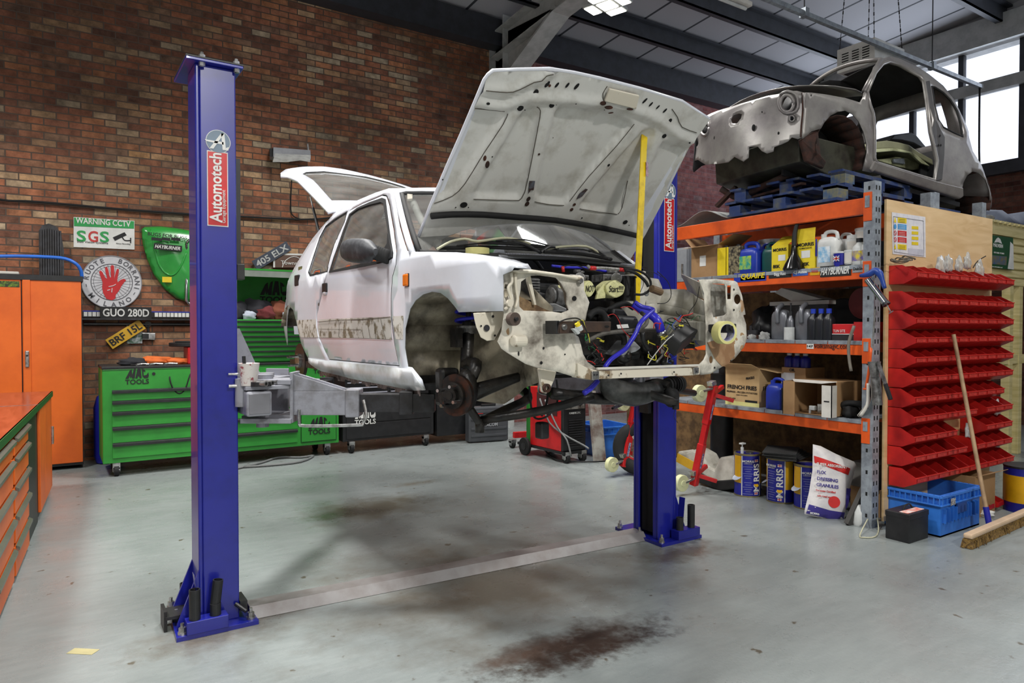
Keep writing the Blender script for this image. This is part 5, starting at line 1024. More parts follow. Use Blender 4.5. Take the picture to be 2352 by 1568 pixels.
def plate(lab,c,ex,ey,w_,h,col,txt,tcol,sz,border=None):
    M=frame(V(c),ex,ey); t=tag(obj('number_plate',MB().box((-w_/2,-h/2,0),(w_/2,h/2,.006),M),col,bevel=.002),lab,'number plate')
    text(txt,V(c)+M.to_3x3() @ V((0,0,.008)),ex,ey,sz,tcol,t,width=w_*.9,bold=True); return t
c=wq(290,718,.08); plate('black number plate with silver characters on the wall shelf under the round sign',c,(1,0,0),ez_,(wq(349,718)-wq(232,718)).length,.135,M_lblb,'GUO 280D',mat('silver_characters',(214,214,212),.35,.3),.12)
ya=wq(252,790,.04); yb=wq(325,745,.04); plate('yellow number plate hanging diagonally below the wall shelf',(ya+yb)/2,yb-ya,ez_,(yb-ya).length*1.05,.13,mat('yellow_plate',(206,160,36),.5),'BRF 15L',M_lblb,.11)
ya=wq(588,608,.04); yb=wq(660,566,.04); plate('grey number plate leaning diagonally on the wall above the green tool box lid',(ya+yb)/2,yb-ya,ez_,(yb-ya).length*1.1,.13,mat('grey_plate',(70,76,90),.5),'405 ELX',mat('silver_characters',(214,214,212)),.11)
decal(wq(309,765,.01),(1,0,0),ez_,.16,.24,mat('small_poster',(60,90,70),.6,0,(200,200,206),.4,20),None,'small_poster'); tag(bpy.data.objects['small_poster'],'small green and white notice behind the yellow number plate','notice')
s=tag(obj('framed_sign',wprism([(628,581),(720,583),(720,614),(628,614)],.02,.03),M_lblw),'white framed brown sign behind the white hatchback tail','framed sign')
obj('sign_face',wprism([(632,585),(718,587),(718,614),(632,614)],.004,.034),mat('brown_sign',(104,78,66),.6),s); text('Townshend',wq(677,604,.04),(1,0,0),ez_,.07,M_lblw,s,width=.36); obj('sign_arc',MB().tube([wq(648,614,.035),wq(656,598,.035),wq(675,589,.035),wq(694,598,.035),wq(702,614,.035)],.005,6),M_lblw,s)
cabl=lambda nm,l,r,lab,off=.02: tag(obj(nm,MB().tube([wq(*p,off) for p in l],r,7),M_rubber,smooth=True),lab,'cable')
cabl('wall_cable',[(-20,455),(20,461),(60,462),(140,468),(250,478),(340,485),(440,492),(548,497),(640,502),(700,504),(760,500),(800,490)],.013,'black cable clipped across the brown brick wall')
cabl('wall_cable',[(672,395),(669,430),(668,480),(674,496),(690,503)],.008,'thin black cable dropping down the brick wall beside the raised tailgate')
s=tag(obj('conduit_pipe',MB().tube([wq(192,744,.02),wq(460,745,.02)],.016,10,smooth=0),M_black),'black conduit pipe running below the wall shelf','conduit'); obj('conduit_box',MB().cyl(wq(340,744,.03),wq(340,744,.0),.035,16),M_black,s); obj('conduit_drop',MB().tube([wq(340,746,.02),wq(341,765,.02)],.014,10,smooth=0),M_black,s)
s=tag(obj('wall_socket',wprism([(327,764),(357,765),(357,781),(327,780)],.04,.035),M_zinc,bevel=.004),'metal double wall socket with a black plug','socket'); obj('plug',MB().box(tuple(wq(334,772,.07)-V((.03,.02,.03))),tuple(wq(334,772,.04)+V((.03,.02,.03)))),M_black,s)
s=tag(obj('wall_lamp',MB().prism([wq(628,338,.22),wq(713,345,.22),wq(714,365,.22),wq(628,360,.22)],(0,.18,0)),mat('dusty_grey_lamp',(150,152,158),.6)),'grey box wall lamp with crumpled film on the brick wall above the tailgate','wall lamp')
obj('lamp_film',MB().prism([wq(632,352,.23),wq(714,356,.23),wq(712,372,.235),wq(690,368,.235),(wq(660,372,.235)),wq(626,372,.235)],(0,.006,0)),M_poly,s); obj('lamp_bracket',MB().bar(wq(622,350,.2),wq(622,350,-.0),.03,.10),M_black,s); obj('lamp_latch',MB().bar(wq(706,330,.2),wq(708,346,.2),.02,.02),M_zinc,s)
# green and black tool chests
def logo(o,ex,ey,w_,m,parent):
    M=frame(V(o),ex,ey); k=w_/2
    mb=MB(); P=lambda l: mb.prism([M @ V((x*k,y*k,.0015)) for x,y in l],M.to_3x3() @ V((0,0,.001)))
    for l in ([(-.98,.0),(-.62,.75),(-.45,.9),(-.42,.35),(-.25,.9),(-.1,1.),(-.2,.0),(-.42,0),(-.45,.2),(-.55,.0),(-.62,.3),(-.7,.0)],[(-.15,.0),(.05,1.),(.28,1.),(.38,.0),(.2,.0),(.18,.2),(.06,.2),(.04,.0)],[(.45,.2),(.4,.95),(.6,.85),(.72,.65),(.6,.6),(.52,.7),(.55,.25),(.8,.3),(.95,.55),(.99,.2),(.92,.0),(.6,.0)]): P(l)
    obj('chest_emblem',mb,m,parent); text('TOOLS',V(o)+M.to_3x3() @ V((0,-k*.32,.0)),ex,ey,k*.62,m,parent,width=w_,bold=True,off=.002)
cy=8.05; cx0,cx1=.41,2.84
t=thing('tool_chest','long green rolling tool chest with black drawer pulls against the brick wall','tool chest',((cx0+cx1)/2,cy+.32,0))
ch=t
obj('chest_body',MB().box((cx0,cy,.14),(cx1,cy+.64,1.09)),M_green,t,bevel=.006); obj('top_mat',MB().box((cx0-.005,cy-.005,1.09),(cx1+.005,cy+.64,1.115)),M_black,t,bevel=.004)
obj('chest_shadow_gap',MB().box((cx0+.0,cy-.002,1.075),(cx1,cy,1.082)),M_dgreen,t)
zl=[.875,.765,.655,.502,.34,.185]
for (xa,xb) in ((cx0+.085,1.35),(1.40,2.345)):
    for i in range(5):
        d_=obj('drawer',MB().box((xa,cy-.012,zl[i+1]+.006),(xb,cy,zl[i]-.006)),M_green,t,bevel=.002)
        obj('drawer_pull',MB().prism([(xa,cy-.012,zl[i]+.004),(xa,cy-.034,zl[i]-.008),(xa,cy-.034,zl[i]-.03),(xa,cy-.012,zl[i]-.022)],(xb-xa,0,0)),M_black,d_)
obj('door',MB().box((2.395,cy-.010,.185),(2.80,cy,.87)),M_green,t,bevel=.003)
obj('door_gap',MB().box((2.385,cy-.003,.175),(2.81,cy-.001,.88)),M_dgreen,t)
logo((.72,cy-.002,.99),(1,0,0),(0,0,1),.215,M_lblb,t); logo((2.60,cy-.012,.335),(1,0,0),(0,0,1),.26,M_lblb,t)
text('Tools',(2.62,cy-.003,1.0),(1,0,0),(0,0,1),.07,M_lblb,t,bold=True)
for p in ((353,858),(648,857)): q_=hy(*p,cy); obj('chest_lock',MB().cyl((q_.x,cy-.006,q_.z),(q_.x,cy,q_.z),.016,16),M_lblb,t)
def castor(x,y,r,m,parent,name='castor'):
    f_=obj(name,MB().box((x-.035,y-.04,r*1.5),(x+.035,y+.04,r*2+.02)).box((x-.035,y-.03,r*.8),(x-.028,y+.03,r*2)).box((x+.028,y-.03,r*.8),(x+.035,y+.03,r*2)),M_zinc,parent,bevel=.003)
    obj('castor_wheel',MB().cyl((x-.022,y,r),(x+.022,y,r),r,24),m,f_,smooth=40,bevel=.004); obj('castor_hub',MB().cyl((x-.026,y,r),(x+.026,y,r),r*.4,14),M_zinc,f_)
for x in (cx0+.12,1.5,cx1-.13): castor(x,cy+.06,.06,M_rubber,t); castor(x,cy+.5,.06,M_rubber,t)
ux0,ux1,uy=1.42,2.60,8.10
t=thing('top_chest','green top chest with raised lid and many slim drawers on the long green chest','tool chest',((ux0+ux1)/2,uy+.28,1.115))
obj('chest_body',MB().box((ux0,uy,1.12),(ux1,uy+.55,1.60)),M_green,t,bevel=.004)
for i in range(8):
    z_=1.575-i*.056; d_=obj('drawer',MB().box((ux0+.04,uy-.01,z_-.05),(ux1-.18,uy,z_-.004)),M_green,t); obj('drawer_pull',MB().box((ux0+.04,uy-.026,z_-.006),(ux1-.18,uy-.008,z_+.010)),M_black,d_)
ld=obj('raised_lid',MB().box((ux0,uy+.50,1.60),(ux1,uy+.54,2.15)).box((ux0,uy+.02,2.13),(ux1,uy+.54,2.165)).box((ux0,uy+.30,1.6),(ux0+.01,uy+.54,2.15)).box((ux1-.01,uy+.30,1.6),(ux1,uy+.54,2.15)),M_green,t)
obj('lid_lip',MB().box((ux0,uy,2.08),(ux1,uy+.025,2.15)),mat('grey_lid_lip',(130,138,130),.4),ld); obj('lid_edge',MB().box((ux0,uy-.002,2.15),(ux1,uy+.03,2.17)),M_green,ld)
logo((2.24,uy+.495,1.9),(1,0,0),(0,0,1),.34,M_lblb,ld)
random.seed(11)
rag=[mat('black_rag',(34,34,40),.9),mat('dark_red_rag',(96,34,36),.9),mat('orange_brown_rag',(120,66,46),.9),mat('navy_rag',(40,44,70),.9),mat('pale_rag',(170,176,190),.9)]
def crumple(c,r,m,name,lab,cat,sy=.7,sz=.5):
    bm=bmesh.new(); bmesh.ops.create_icosphere(bm,subdivisions=3,radius=1.)
    ph=[random.uniform(0,6) for _ in range(9)]
    for v in bm.verts:
        p=v.co.copy(); k=1+.16*math.sin(5*p.x+ph[0])*math.cos(4*p.y+ph[1])+.12*math.sin(9*p.z+ph[2]+3*p.x)+.08*math.sin(13*p.y+ph[3]+5*p.z)
        v.co=V((p.x*r*k,p.y*r*sy*k,max(-.6,p.z)*r*sz*k+r*sz*.6))+V(c)
    return tag(obj(name,bm,m,smooth=True),lab,cat)
for i,(x,y,r,k) in enumerate(((1.75,8.3,.13,0),(1.98,8.35,.17,0),(2.22,8.32,.15,2),(2.42,8.3,.14,3),(2.05,8.22,.10,1),(1.86,8.2,.07,4),(2.30,8.2,.08,4))):
    crumple((x,y,1.6),r,rag[k],'crumpled_rag',['black rag at the left end of the open top chest','large black rag in the middle of the open top chest','orange-brown rag under the raised green lid','navy rag at the right end of the open top chest','dark red rag in front of the large black one','small pale rag at the front left of the top chest','small pale rag beside the white car tail'][i],'rag',sz=.9)
tag(obj('power_cable',MB().tube([hy(x,y,cy-.01 if y > 842 else cy+.08) for x,y in [(300,838),(370,836),(388,842),(390,870),(398,893),(412,904),(426,892),(436,862),(450,838)]],.007,7),M_rubber,smooth=True),'thin black cable looping down over the green chest front','cable')
crumple((.93,8.35,1.115),.16,mat('orange_cloth',(206,100,36),.8),'orange_cloth','crumpled orange cloth on the left end of the green chest','cloth',sz=.35); crumple((1.13,8.3,1.115),.12,MATS['orange_cloth'],'orange_cloth','second orange cloth beside the red box','cloth',sz=.35); crumple((.70,8.3,1.115),.13,rag[0],'black_cloth','black cloth heap at the left corner of the green chest','cloth',sz=.35)
for i,(x,s_) in enumerate(((.72,.05),(.84,.06),(.98,.05))): tag(obj('hand_tool',MB().tube([(x,8.1,1.125),(x+.06,8.14,1.13),(x+.13,8.12,1.125)],.012),M_zinc),('short steel tool at the left end of the green chest top','steel tool in front of the orange cloth','third steel tool on the green chest top')[i],'tool')
t=tag(obj('red_tool_box',MB().box((1.22,8.2,1.115),(1.45,8.5,1.30)),M_redp,bevel=.01),'small red box on the green chest half hidden by the left post','box')
tag(obj('black_disc',MB().cyl((1.28,8.4,1.302),(1.28,8.4,1.345),.22,30).cyl((1.28,8.4,1.345),(1.28,8.4,1.36),.16,30),M_rubber,bevel=.008),'black rubber disc lying on the red box','disc')
tag(obj('blue_gas_bottle',MB().lathe([(.01,0),(.13,.01),(.15,.08),(.15,.62),(.12,.74),(.05,.80),(.04,.86),(.01,.86)],(.52,8.98,0),24),M_mblue,smooth=40),'dark blue gas bottle in the gap between orange cabinet and green chest','gas bottle')
tag(obj('grey_hose',MB().tube([hz(x,y,.015) for x,y in [(545,1075),(600,1062),(640,1050),(690,1050),(720,1046),(690,1060),(620,1068),(560,1072)]],.012),mat('grey_cable',(110,112,112),.6),smooth=True),'grey cables lying on the floor under the green chest','cable')
t=thing('black_tool_chest','black rolling tool chest with bright pull bars beneath the white car','tool chest',(3.5,cy+.3,0))
bx0,bx1=2.89,4.10
obj('chest_body',MB().box((bx0,cy,.14),(bx1,cy+.6,1.0)),M_black,t,bevel=.006)
for xa,xb in ((2.93,3.46),(3.49,4.05)):
    for i in range(5):
        z_=.92-i*.062; d_=obj('drawer',MB().box((xa,cy-.01,z_-.056),(xb,cy,z_-.004)),M_black,t); obj('drawer_pull',MB().box((xa+.01,cy-.03,z_-.018),(xb-.01,cy-.008,z_-.006)),mat('bright_pull',(190,192,206),.3,.3),d_)
obj('drawer',MB().box((2.93,cy-.01,.36),(4.05,cy,.60)),M_black,t,bevel=.003); obj('drawer',MB().box((2.93,cy-.01,.17),(4.05,cy,.345)),M_black,t,bevel=.003)
logo((hy(838,955,cy).x,cy-.012,hy(838,960,cy).z),(1,0,0),(0,0,1),.27,M_lblw,t)
for x in (bx0+.1,bx1-.12): castor(x,cy+.0,.06,M_rubber,t)
t=thing('black_tool_chest','second black chest with yellow and orange pulls behind the brake disc','tool chest',(4.7,cy+.3,0))
obj('chest_body',MB().box((4.15,cy,.1),(5.05,cy+.6,1.0)),M_black,t,bevel=.006)
for z_,m in ((.80,M_lblbl),(.66,M_yel),(.565,M_rackor)): obj('drawer_pull',MB().box((4.55,cy-.03,z_-.03),(4.98,cy,z_+.03)),m,t,bevel=.004)
t=thing('tool_case','dark grey ribbed plastic tool case standing on the floor behind the car','case',(4.8,7.75,0))
M=frame(V((4.515,7.86,0)),(.547,-.10,0),(0,0,1)); W_=.56; Hc=.47
obj('case_shell',MB().box((0,.01,-.16),(W_,Hc,0),M),mat('grey_case_plastic',(74,76,80),.5),t,bevel=.02)
for z_ in (.08,.17,.30,.39): obj('case_rib',MB().box((.03,z_,0),(W_-.03,z_+.03,.008),M),MATS['grey_case_plastic'],t,bevel=.003)
obj('case_handle',MB().box((.2,Hc-.02,-.10),(.4,Hc+.03,-.06),M),M_black,t,bevel=.008); decal(M @ V((.12,.40,.006)),M.to_3x3().col[0],(0,0,1),.15,.035,M_lblr,t,'red_label')
text('FACOM',M @ V((.31,.235,.006)),M.to_3x3().col[0],(0,0,1),.06,mat('pale_grey_print',(176,178,182),.5),t,width=.18,bold=True); decal(M @ V((.19,.235,.004)),M.to_3x3().col[0],(0,0,1),.04,.035,MATS['pale_grey_print'],t,'case_mark')
tag(obj('broom_stick',MB().cyl((5.35,8.55,0),(5.22,8.9,1.1),.013,10),M_gold),'thin wooden stick leaning behind the grey tool case','stick')
tag(obj('black_roll',MB().cyl((5.15,8.3,0),(5.0,8.4,.95),.055,16),M_rubber,smooth=40),'black rubber roll leaning beside the tool case','roll')
t=thing('crane_leg','low red steel leg with a small castor left of the welder','crane leg',(4.9,7.2,0))
a=hz(1180,1028,0); b=hz(1232,1022,0); a=V((a.x,a.y,.16)); b=V((b.x,b.y,.15))
obj('leg_beam',MB().bar(a,b+V((.05,-.02,0)),.05,.075),M_redp,t,bevel=.004)
c=a+V((-.02,0,-.16)); castor(c.x,c.y,.045,M_rubber,t)
# welder
wl=hz(1305,1066,0); wr=hz(1348,1060,0); wb=hz(1226,1050,0)
fx=(V((wr.x,wr.y,0))-V((wl.x,wl.y,0))).normalized(); bx=V((-fx.y,fx.x,0)); 
O=V((wl.x,wl.y,0))+bx*.06; WM_=Matrix(((fx.x,bx.x,0,O.x),(fx.y,bx.y,0,O.y),(0,0,1,0),(0,0,0,1)))
wt=thing('welding_machine','red and black wheeled welding machine standing behind the car','welder',O)
wb_=lambda x0,y0,z0,x1,y1,z1: MB().box((x0,y0,z0),(x1,y1,z1),WM_)
LW=.62
obj('welder_body',wb_(-.03,.02,.13,.29,LW,.82),M_redp,wt,bevel=.006)
fr_=obj('front_panel',wb_(-.035,-.01,.13,.295,.03,.84),M_black,wt,bevel=.01)
obj('control_fascia',MB().prism([WM_ @ V(p) for p in [(-.01,-.012,.60),(.27,-.012,.60),(.27,.02,.80),(-.01,.02,.80)]],WM_.to_3x3() @ V((0,-.01,0))),mat('grey_fascia',(120,118,112),.5,0,(70,60,56),.4,20),fr_)
for x,z_ in ((.06,.65),(.19,.66)): obj('control_knob',MB().cyl(WM_ @ V((x,-.02,z_)),WM_ @ V((x,-.05,z_)),.022,16),M_black,fr_)
for i in range(12): obj('vent_slat',MB().bar(WM_ @ V((.04,-.02,.18+i*.027)),WM_ @ V((.24,-.02,.18+i*.027)),.01,.010),M_dgrey,fr_)
text('POWERTEC 271C',WM_ @ V((.13,-.015,.555)),fx,(0,0,1),.03,M_lblw,fr_,width=.16)
obj('side_vent',wb_(-.036,.10,.52,-.03,.48,.76),mat('red_black_mesh',(70,34,34),.7),wt)
obj('base_tray',wb_(-.04,-.03,.10,.30,LW+.25,.13),M_black,wt)
castor(*(WM_ @ V((.02,.0,0))).to_2d(),.055,M_rubber,wt); castor(*(WM_ @ V((.25,.0,0))).to_2d(),.055,M_rubber,wt)
for x in (-.07,.32): w_=obj('rear_wheel',MB().cyl(WM_ @ V((x-.02,LW+.05,.105)),WM_ @ V((x+.02,LW+.05,.105)),.105,30),M_rubber,wt,smooth=40,bevel=.008); obj('wheel_hub',MB().cyl(WM_ @ V((x-.026,LW+.05,.105)),WM_ @ V((x+.026,LW+.05,.105)),.045,20),M_dgrey,w_)
tag(obj('green_gas_bottle',MB().lathe([(.01,0),(.07,.0),(.075,.03),(.075,.78),(.06,.86),(.03,.90),(.03,.98),(.01,.98)],tuple(WM_ @ V((.10,LW+.13,.132))),20),mat('green_bottle_paint',(36,120,40),.4),smooth=40),'green gas bottle standing behind the red welder','gas bottle')
for k,l in enumerate(([(1240,915),(1262,970),(1300,1000),(1340,1022),(1352,1030)],[(1252,918),(1280,980),(1302,1010),(1312,1048)])): 
    P=[hf(WM_,x,y,0,-.06-.01*k) for x,y in l]; tag(obj('welding_hose',MB().tube([WM_ @ p for p in P],.010),mat('grey_cable',(150,148,144),.5),smooth=True),('grey welding hose draped across the red welder side','second grey hose falling to the welder front wheel')[k],'hose')
tag(obj('earth_lead',MB().tube([hz(1243,1020,.12),hz(1262,1045,.03),hz(1290,1058,.02),hz(1370,1060,.02),hz(1420,1055,.02)],.009),M_rubber,smooth=True),'black earth lead on the floor below the welder','cable')
p=hz(1405,1050,0); t=thing('blue_stacking_crate','open blue plastic crate on the floor between welder and right lift post','crate',(p.x,p.y,0))
def crate(t,c,sx,sy,h,rz,m,ribs=8):
    M=Matrix.Translation(V(c)) @ Matrix.Rotation(rz,4,'Z'); q=.012
    mb=MB().box((-sx/2,-sy/2,0),(sx/2,sy/2,q),M)
    for a in (((-sx/2,-sy/2),(sx/2,-sy/2+q)),((-sx/2,sy/2-q),(sx/2,sy/2)),((-sx/2,-sy/2+q),(-sx/2+q,sy/2-q)),((sx/2-q,-sy/2+q),(sx/2,sy/2-q))): mb.box((*a[0],0),(*a[1],h),M)
    obj('crate_shell',mb,m,t)
    for z_,w_ in ((h-.02,.02),(h*.74,.012)):
        mb=MB()
        for a in (((-sx/2-.018,-sy/2-.018),(sx/2+.018,-sy/2)),((-sx/2-.018,sy/2),(sx/2+.018,sy/2+.018)),((-sx/2-.018,-sy/2),(-sx/2,sy/2)),((sx/2,-sy/2),(sx/2+.018,sy/2))): mb.box((*a[0],z_),(*a[1],z_+w_),M)
        obj('crate_rim',mb,m,t,bevel=.003)
    for i in range(ribs+1):
        x=-sx/2+sx*i/ribs; obj('crate_rib',MB().box((x-.004,-sy/2-.016,h*.74),(x+.004,-sy/2,h),M),m,t)
        y=-sy/2+sy*i/ribs; 
        for s_ in (-1,1): obj('crate_rib',MB().box((min(s_*sx/2,s_*(sx/2+.016)),y-.004,h*.74),(max(s_*sx/2,s_*(sx/2+.016)),y+.004,h),M),m,t)
    return M
crate(t,(p.x+.1,p.y+.25,0),.42,.55,.36,-.1,M_crate,6)
a=hz(1412,1068,0); tag(obj('painted_plank',MB().bar((a.x,a.y+.25,0),(a.x+.05,a.y+.45,.95),.16,.04,(0,1,0)),mat('worn_grey_plank',(170,168,160),.7,0,(110,80,70),.4,6)),'worn grey plank leaning upright between crate and lift post','plank')
a=hz(1468,1100,0); TY=V((a.x,a.y,0))
t=thing('spare_wheel','whitewall spare wheel standing against the back of the right lift post','wheel',TY)
def tor(mb,c,ax,R_,r,n=40,k=14,sq=.8):
    ax=V(ax).normalized(); u=ax.orthogonal().normalized(); w_=ax.cross(u); P=[]
    for i in range(n):
        a_=2*PI*i/n; d=u*math.cos(a_)+w_*math.sin(a_)
        for j in range(k): b_=2*PI*j/k; P.append(V(c)+d*(R_+r*math.copysign(abs(math.cos(b_))**sq,math.cos(b_)))+ax*r*1.1*math.copysign(abs(math.sin(b_))**sq,math.sin(b_)))
    return mb.add(P,[(i*k+j,i*k+(j+1) % k,((i+1) % n)*k+(j+1) % k,((i+1) % n)*k+j) for i in range(n) for j in range(k)])
tc=TY+V((.15,.15,.275)); obj('tyre_carcass',tor(MB(),tc,(-.7,-.7,.12),.20,.075),M_rubber,t,smooth=True); obj('wheel_rim',MB().ring(tc+V((-.03,-.03,.0)),tc+V((.04,.04,0)),.145,.115,36),M_under,t,smooth=40); obj('wheel_disc',MB().cyl(tc,tc+V((.01,.01,0)),.14,30),mat('rusty_wheel_disc',(150,140,120),.6,0,(110,80,60),.5,30),t)
def dolly(label,base,top,cc,seed):   # red tubular stand with cream castors at both ends
    t=thing('body_stand',label,'stand',(base[0],base[1],0),group='red body stands with cream wheels')
    b_=V(base); tp=V(top); d=(tp-b_).normalized(); L=(tp-b_).length
    obj('stand_tube',MB().bar(b_,b_+d*L*.42,.062,.062),M_redp,t,bevel=.004); obj('stand_tube',MB().bar(b_+d*L*.40,b_+d*L*.66,.05,.05),M_redp,t,bevel=.004); obj('stand_tube',MB().bar(b_+d*L*.62,tp,.062,.062),M_redp,t,bevel=.004)
    for k,q_ in enumerate((b_+d*.08,tp-d*.02)):
        w_=obj('castor_fork',MB().bar(q_,q_+V((-.14,.03,-.03 if k else -.05)),.05,.02).bar(q_+V((-.02,0,.02)),q_+V((-.03,0,.06)),.06,.06),M_zinc,t,bevel=.004)
        c_=q_+V((-.15,.03,-.045)); obj('castor_wheel',MB().cyl(c_-V((.0,.025,0)),c_+V((.0,.025,0)),.075,32).cyl(c_-V((.0,.032,0)),c_+V((.0,.032,0)),.03,16),mat('cream_nylon',(214,216,170),.4),w_,smooth=40,bevel=.004)
        for j in range(3): e=q_+d*(.02 if not k else -.06); v_=V((.16,[-.10,.02,.12][j],[-.06,.06,-.02][j])); obj('stand_foot',MB().bar(e,e+v_,.035,.035),M_redp,t,bevel=.003)
    for z_ in (.25,.74): decal(b_+d*L*z_+V((0,-.033,0)),d.cross(V((0,1,0))),d,.03,.14,mat('blue_white_sticker',(70,90,150),.5,0,(200,204,216),.4,60),t,'blue_sticker')
    return t
bq=V((4.86,4.36,0)); tq=hx(1640,885,4.90); dolly('tall red body stand with cream castors leaning in front of the orange racking',(bq.x,bq.y,.075),(tq.x,tq.y,tq.z),0,1)
bq=hz(1432,1092,0); dolly('red body stand with cream castors mostly hidden by the right lift post',(bq.x,bq.y,.09),(bq.x+.16,bq.y-.02,.80),0,2)
bo_=hz(1570,1120,0); b1_=hz(1690,1125,0)
t=thing('white_bumper','upturned white car bumper with black lower edge lying beside the blue cans','bumper',(b1_.x-.1,b1_.y+.2,0))
P=[hx(x,y,5.15) for x,y in [(1556,1035),(1572,1040),(1590,1032),(1612,1045),(1625,1070),(1640,1078),(1652,1050),(1680,1046),(1693,1056),(1694,1108),(1640,1108),(1600,1082),(1556,1062)]]
obj('bumper_skin',MB().prism(P,(.22,.0,.0)),M_under,t,bevel=.02); P=[hx(x,y,5.14) for x,y in [(1600,1082),(1640,1104),(1694,1100),(1694,1122),(1650,1127),(1600,1105)]]; obj('bumper_trim',MB().prism(P,(.24,0,0)),M_rubber,t,bevel=.012)
c=hx(1580,1064,5.12); plate('yellow number plate upside down beside the white bumper',c,(0,-1,-.25),(0,.25,-1),.30,.09,mat('yellow_plate',(206,160,36)),'E7 AS',M_lblb,.08)
# orange pallet racking
RX,RY,RXB=5.13,2.85,6.02
def upright(t,x,y):
    u=obj('upright',MB().box((x,y-.0,0),(x+.09,y+.012,2.60)).box((x,y+.012,0),(x+.012,y+.085,2.60)).box((x+.078,y+.012,0),(x+.09,y+.07,2.60)),M_galv,t)
    for k in range(31):
        z=.09+k*.082
        for dx in (.022,.062): obj('upright_slot',MB().box((x+dx-.007,y-.0012,z-.016),(x+dx+.007,y,z+.016)),M_dark,u)
        if k % 2 == 0: obj('upright_slot',MB().box((x-.0012,y+.035,z-.014),(x,y+.05,z+.014)),M_dark,u)
rack=thing('pallet_racking','orange and galvanised pallet racking full of oils and boxes at right','racking',((RX+RXB)/2,4.2,0))
upright(rack,RX-.02,RY-.0); RYE=4.98
obj('upright',MB().box((RX,RYE,0),(RX+.09,RYE+.08,2.6)),M_galv,rack)
for y in (RY,RYE): obj('upright',MB().box((RXB-.09,y,0),(RXB,y+.08,2.6)),M_galv,rack)
LV=[2.50,1.985,1.405,.803]
for z in LV:
    h=.135 if z > 2.4 else .11
    b_=obj('beam',MB().box((RX+.002,RY+.085,z-h),(RX+.05,RYE,z-.012)),M_rackor,rack,bevel=.004)
    obj('beam_clip',MB().box((RX-.026,RY+.02,z-h-.06),(RX-.018,RY+.085,z+.02)),M_rackor,b_,bevel=.002); obj('clip_plate',MB().box((RX-.030,RY+.035,z-h*.7),(RX-.026,RY+.07,z-h*.05)),M_galv,b_)
    obj('beam',MB().box((RXB-.05,RY+.085,z-h),(RXB,RYE,z-.012)),M_rackor,rack)
    if z < 2.4:
        for k in range(7): y0=RY+.09+k*.291; obj('shelf_panel',MB().box((RX+.0,y0,z-.012),(RXB,y0+.285,z)).box((RX-.004,y0,z-.03),(RX+.0,y0+.285,z)),M_galv,rack,bevel=.002)
obj('back_board',MB().box((RXB-.0,RY+.1,.02),(RXB+.012,6.5,1.86)),M_osb,rack)
EXR,EZ=V((0,-1,0)),V((0,0,1))
def YZ(px,py,x): p=hx(px,py,x); return p.y,p.z
def sticker(pl,pr,pt,pb,m,name='beam_sticker',parent=rack,x=RX-.0005,txt=None,tm=None,ital=0,wf=.86,hf_=.6):
    y1,zt=YZ(pl,pt,x); y0,zb=YZ(pr,pb,x); c=V((x,(y0+y1)/2,(zt+zb)/2)); w_,h=abs(y1-y0),abs(zt-zb)
    d_=decal(c,EXR,EZ,w_,h,m,parent,name,.0008,.0005)
    if txt: text(txt,c-V((.0015,0,0)),EXR,EZ,h*hf_,tm,d_,width=w_*wf,bold=True,ital=ital)
    return d_
q_=sticker(1686,1760,628,644,M_lblbl,txt=None); sticker(1701,1758,628,641,M_lblbl,parent=rack,txt='QUAIFE',tm=M_yel,ital=.2,wf=.95,hf_=.95)
sticker(1766,1818,624,636,M_lblb,txt='Bigg Red',tm=M_lblw,wf=.5); sticker(1821,1856,619,632,mat('mid_blue_sticker',(60,96,180),.5),txt='CJ Autos',tm=M_lblw); sticker(1861,1883,615,631,M_gold,txt='WOOD BLOK',tm=M_lblr,wf=.7,hf_=.4); sticker(1884,1955,612,632,M_lblb,txt='HAYBURNER',tm=M_lblw,ital=.25,wf=.92,hf_=.9); sticker(1958,1992,611,624,mat('grey_sticker',(150,152,156),.5),txt='DubShop',tm=M_lblb)
sticker(1853,1869,789,801,M_lblw,txt='147',tm=M_lblb); y1,z1=YZ(1910,796,RX); text('volksmagic.com',V((RX-.001,y1,z1)),EXR,EZ,.06,M_lblb,rack,width=.30)
obj('round_badge',MB().cyl((RX-.002,YZ(1993,798,RX)[0],YZ(1993,798,RX)[1]),(RX,YZ(1993,798,RX)[0],YZ(1993,798,RX)[1]),.035,24),mat('blue_white_badge',(110,120,190),.5,0,(230,230,236),.5,50),rack)
sticker(1980,1983,974,984,M_lblw)
t=thing('rear_racking','second galvanised racking frame standing behind the plywood board','racking',(6.55,4.2,0))
for x in (6.06,6.90):
    for y in (RY+.03,RYE): obj('upright',MB().box((x,y,0),(x+.08,y+.08,2.62)),M_galv,t)
for z in (2.5,1.4): obj('beam',MB().box((6.10,RY+.1,z-.12),(6.14,RYE,z)),M_rackor,t); obj('beam',MB().box((6.92,RY+.1,z-.12),(6.96,RYE,z)),M_rackor,t)
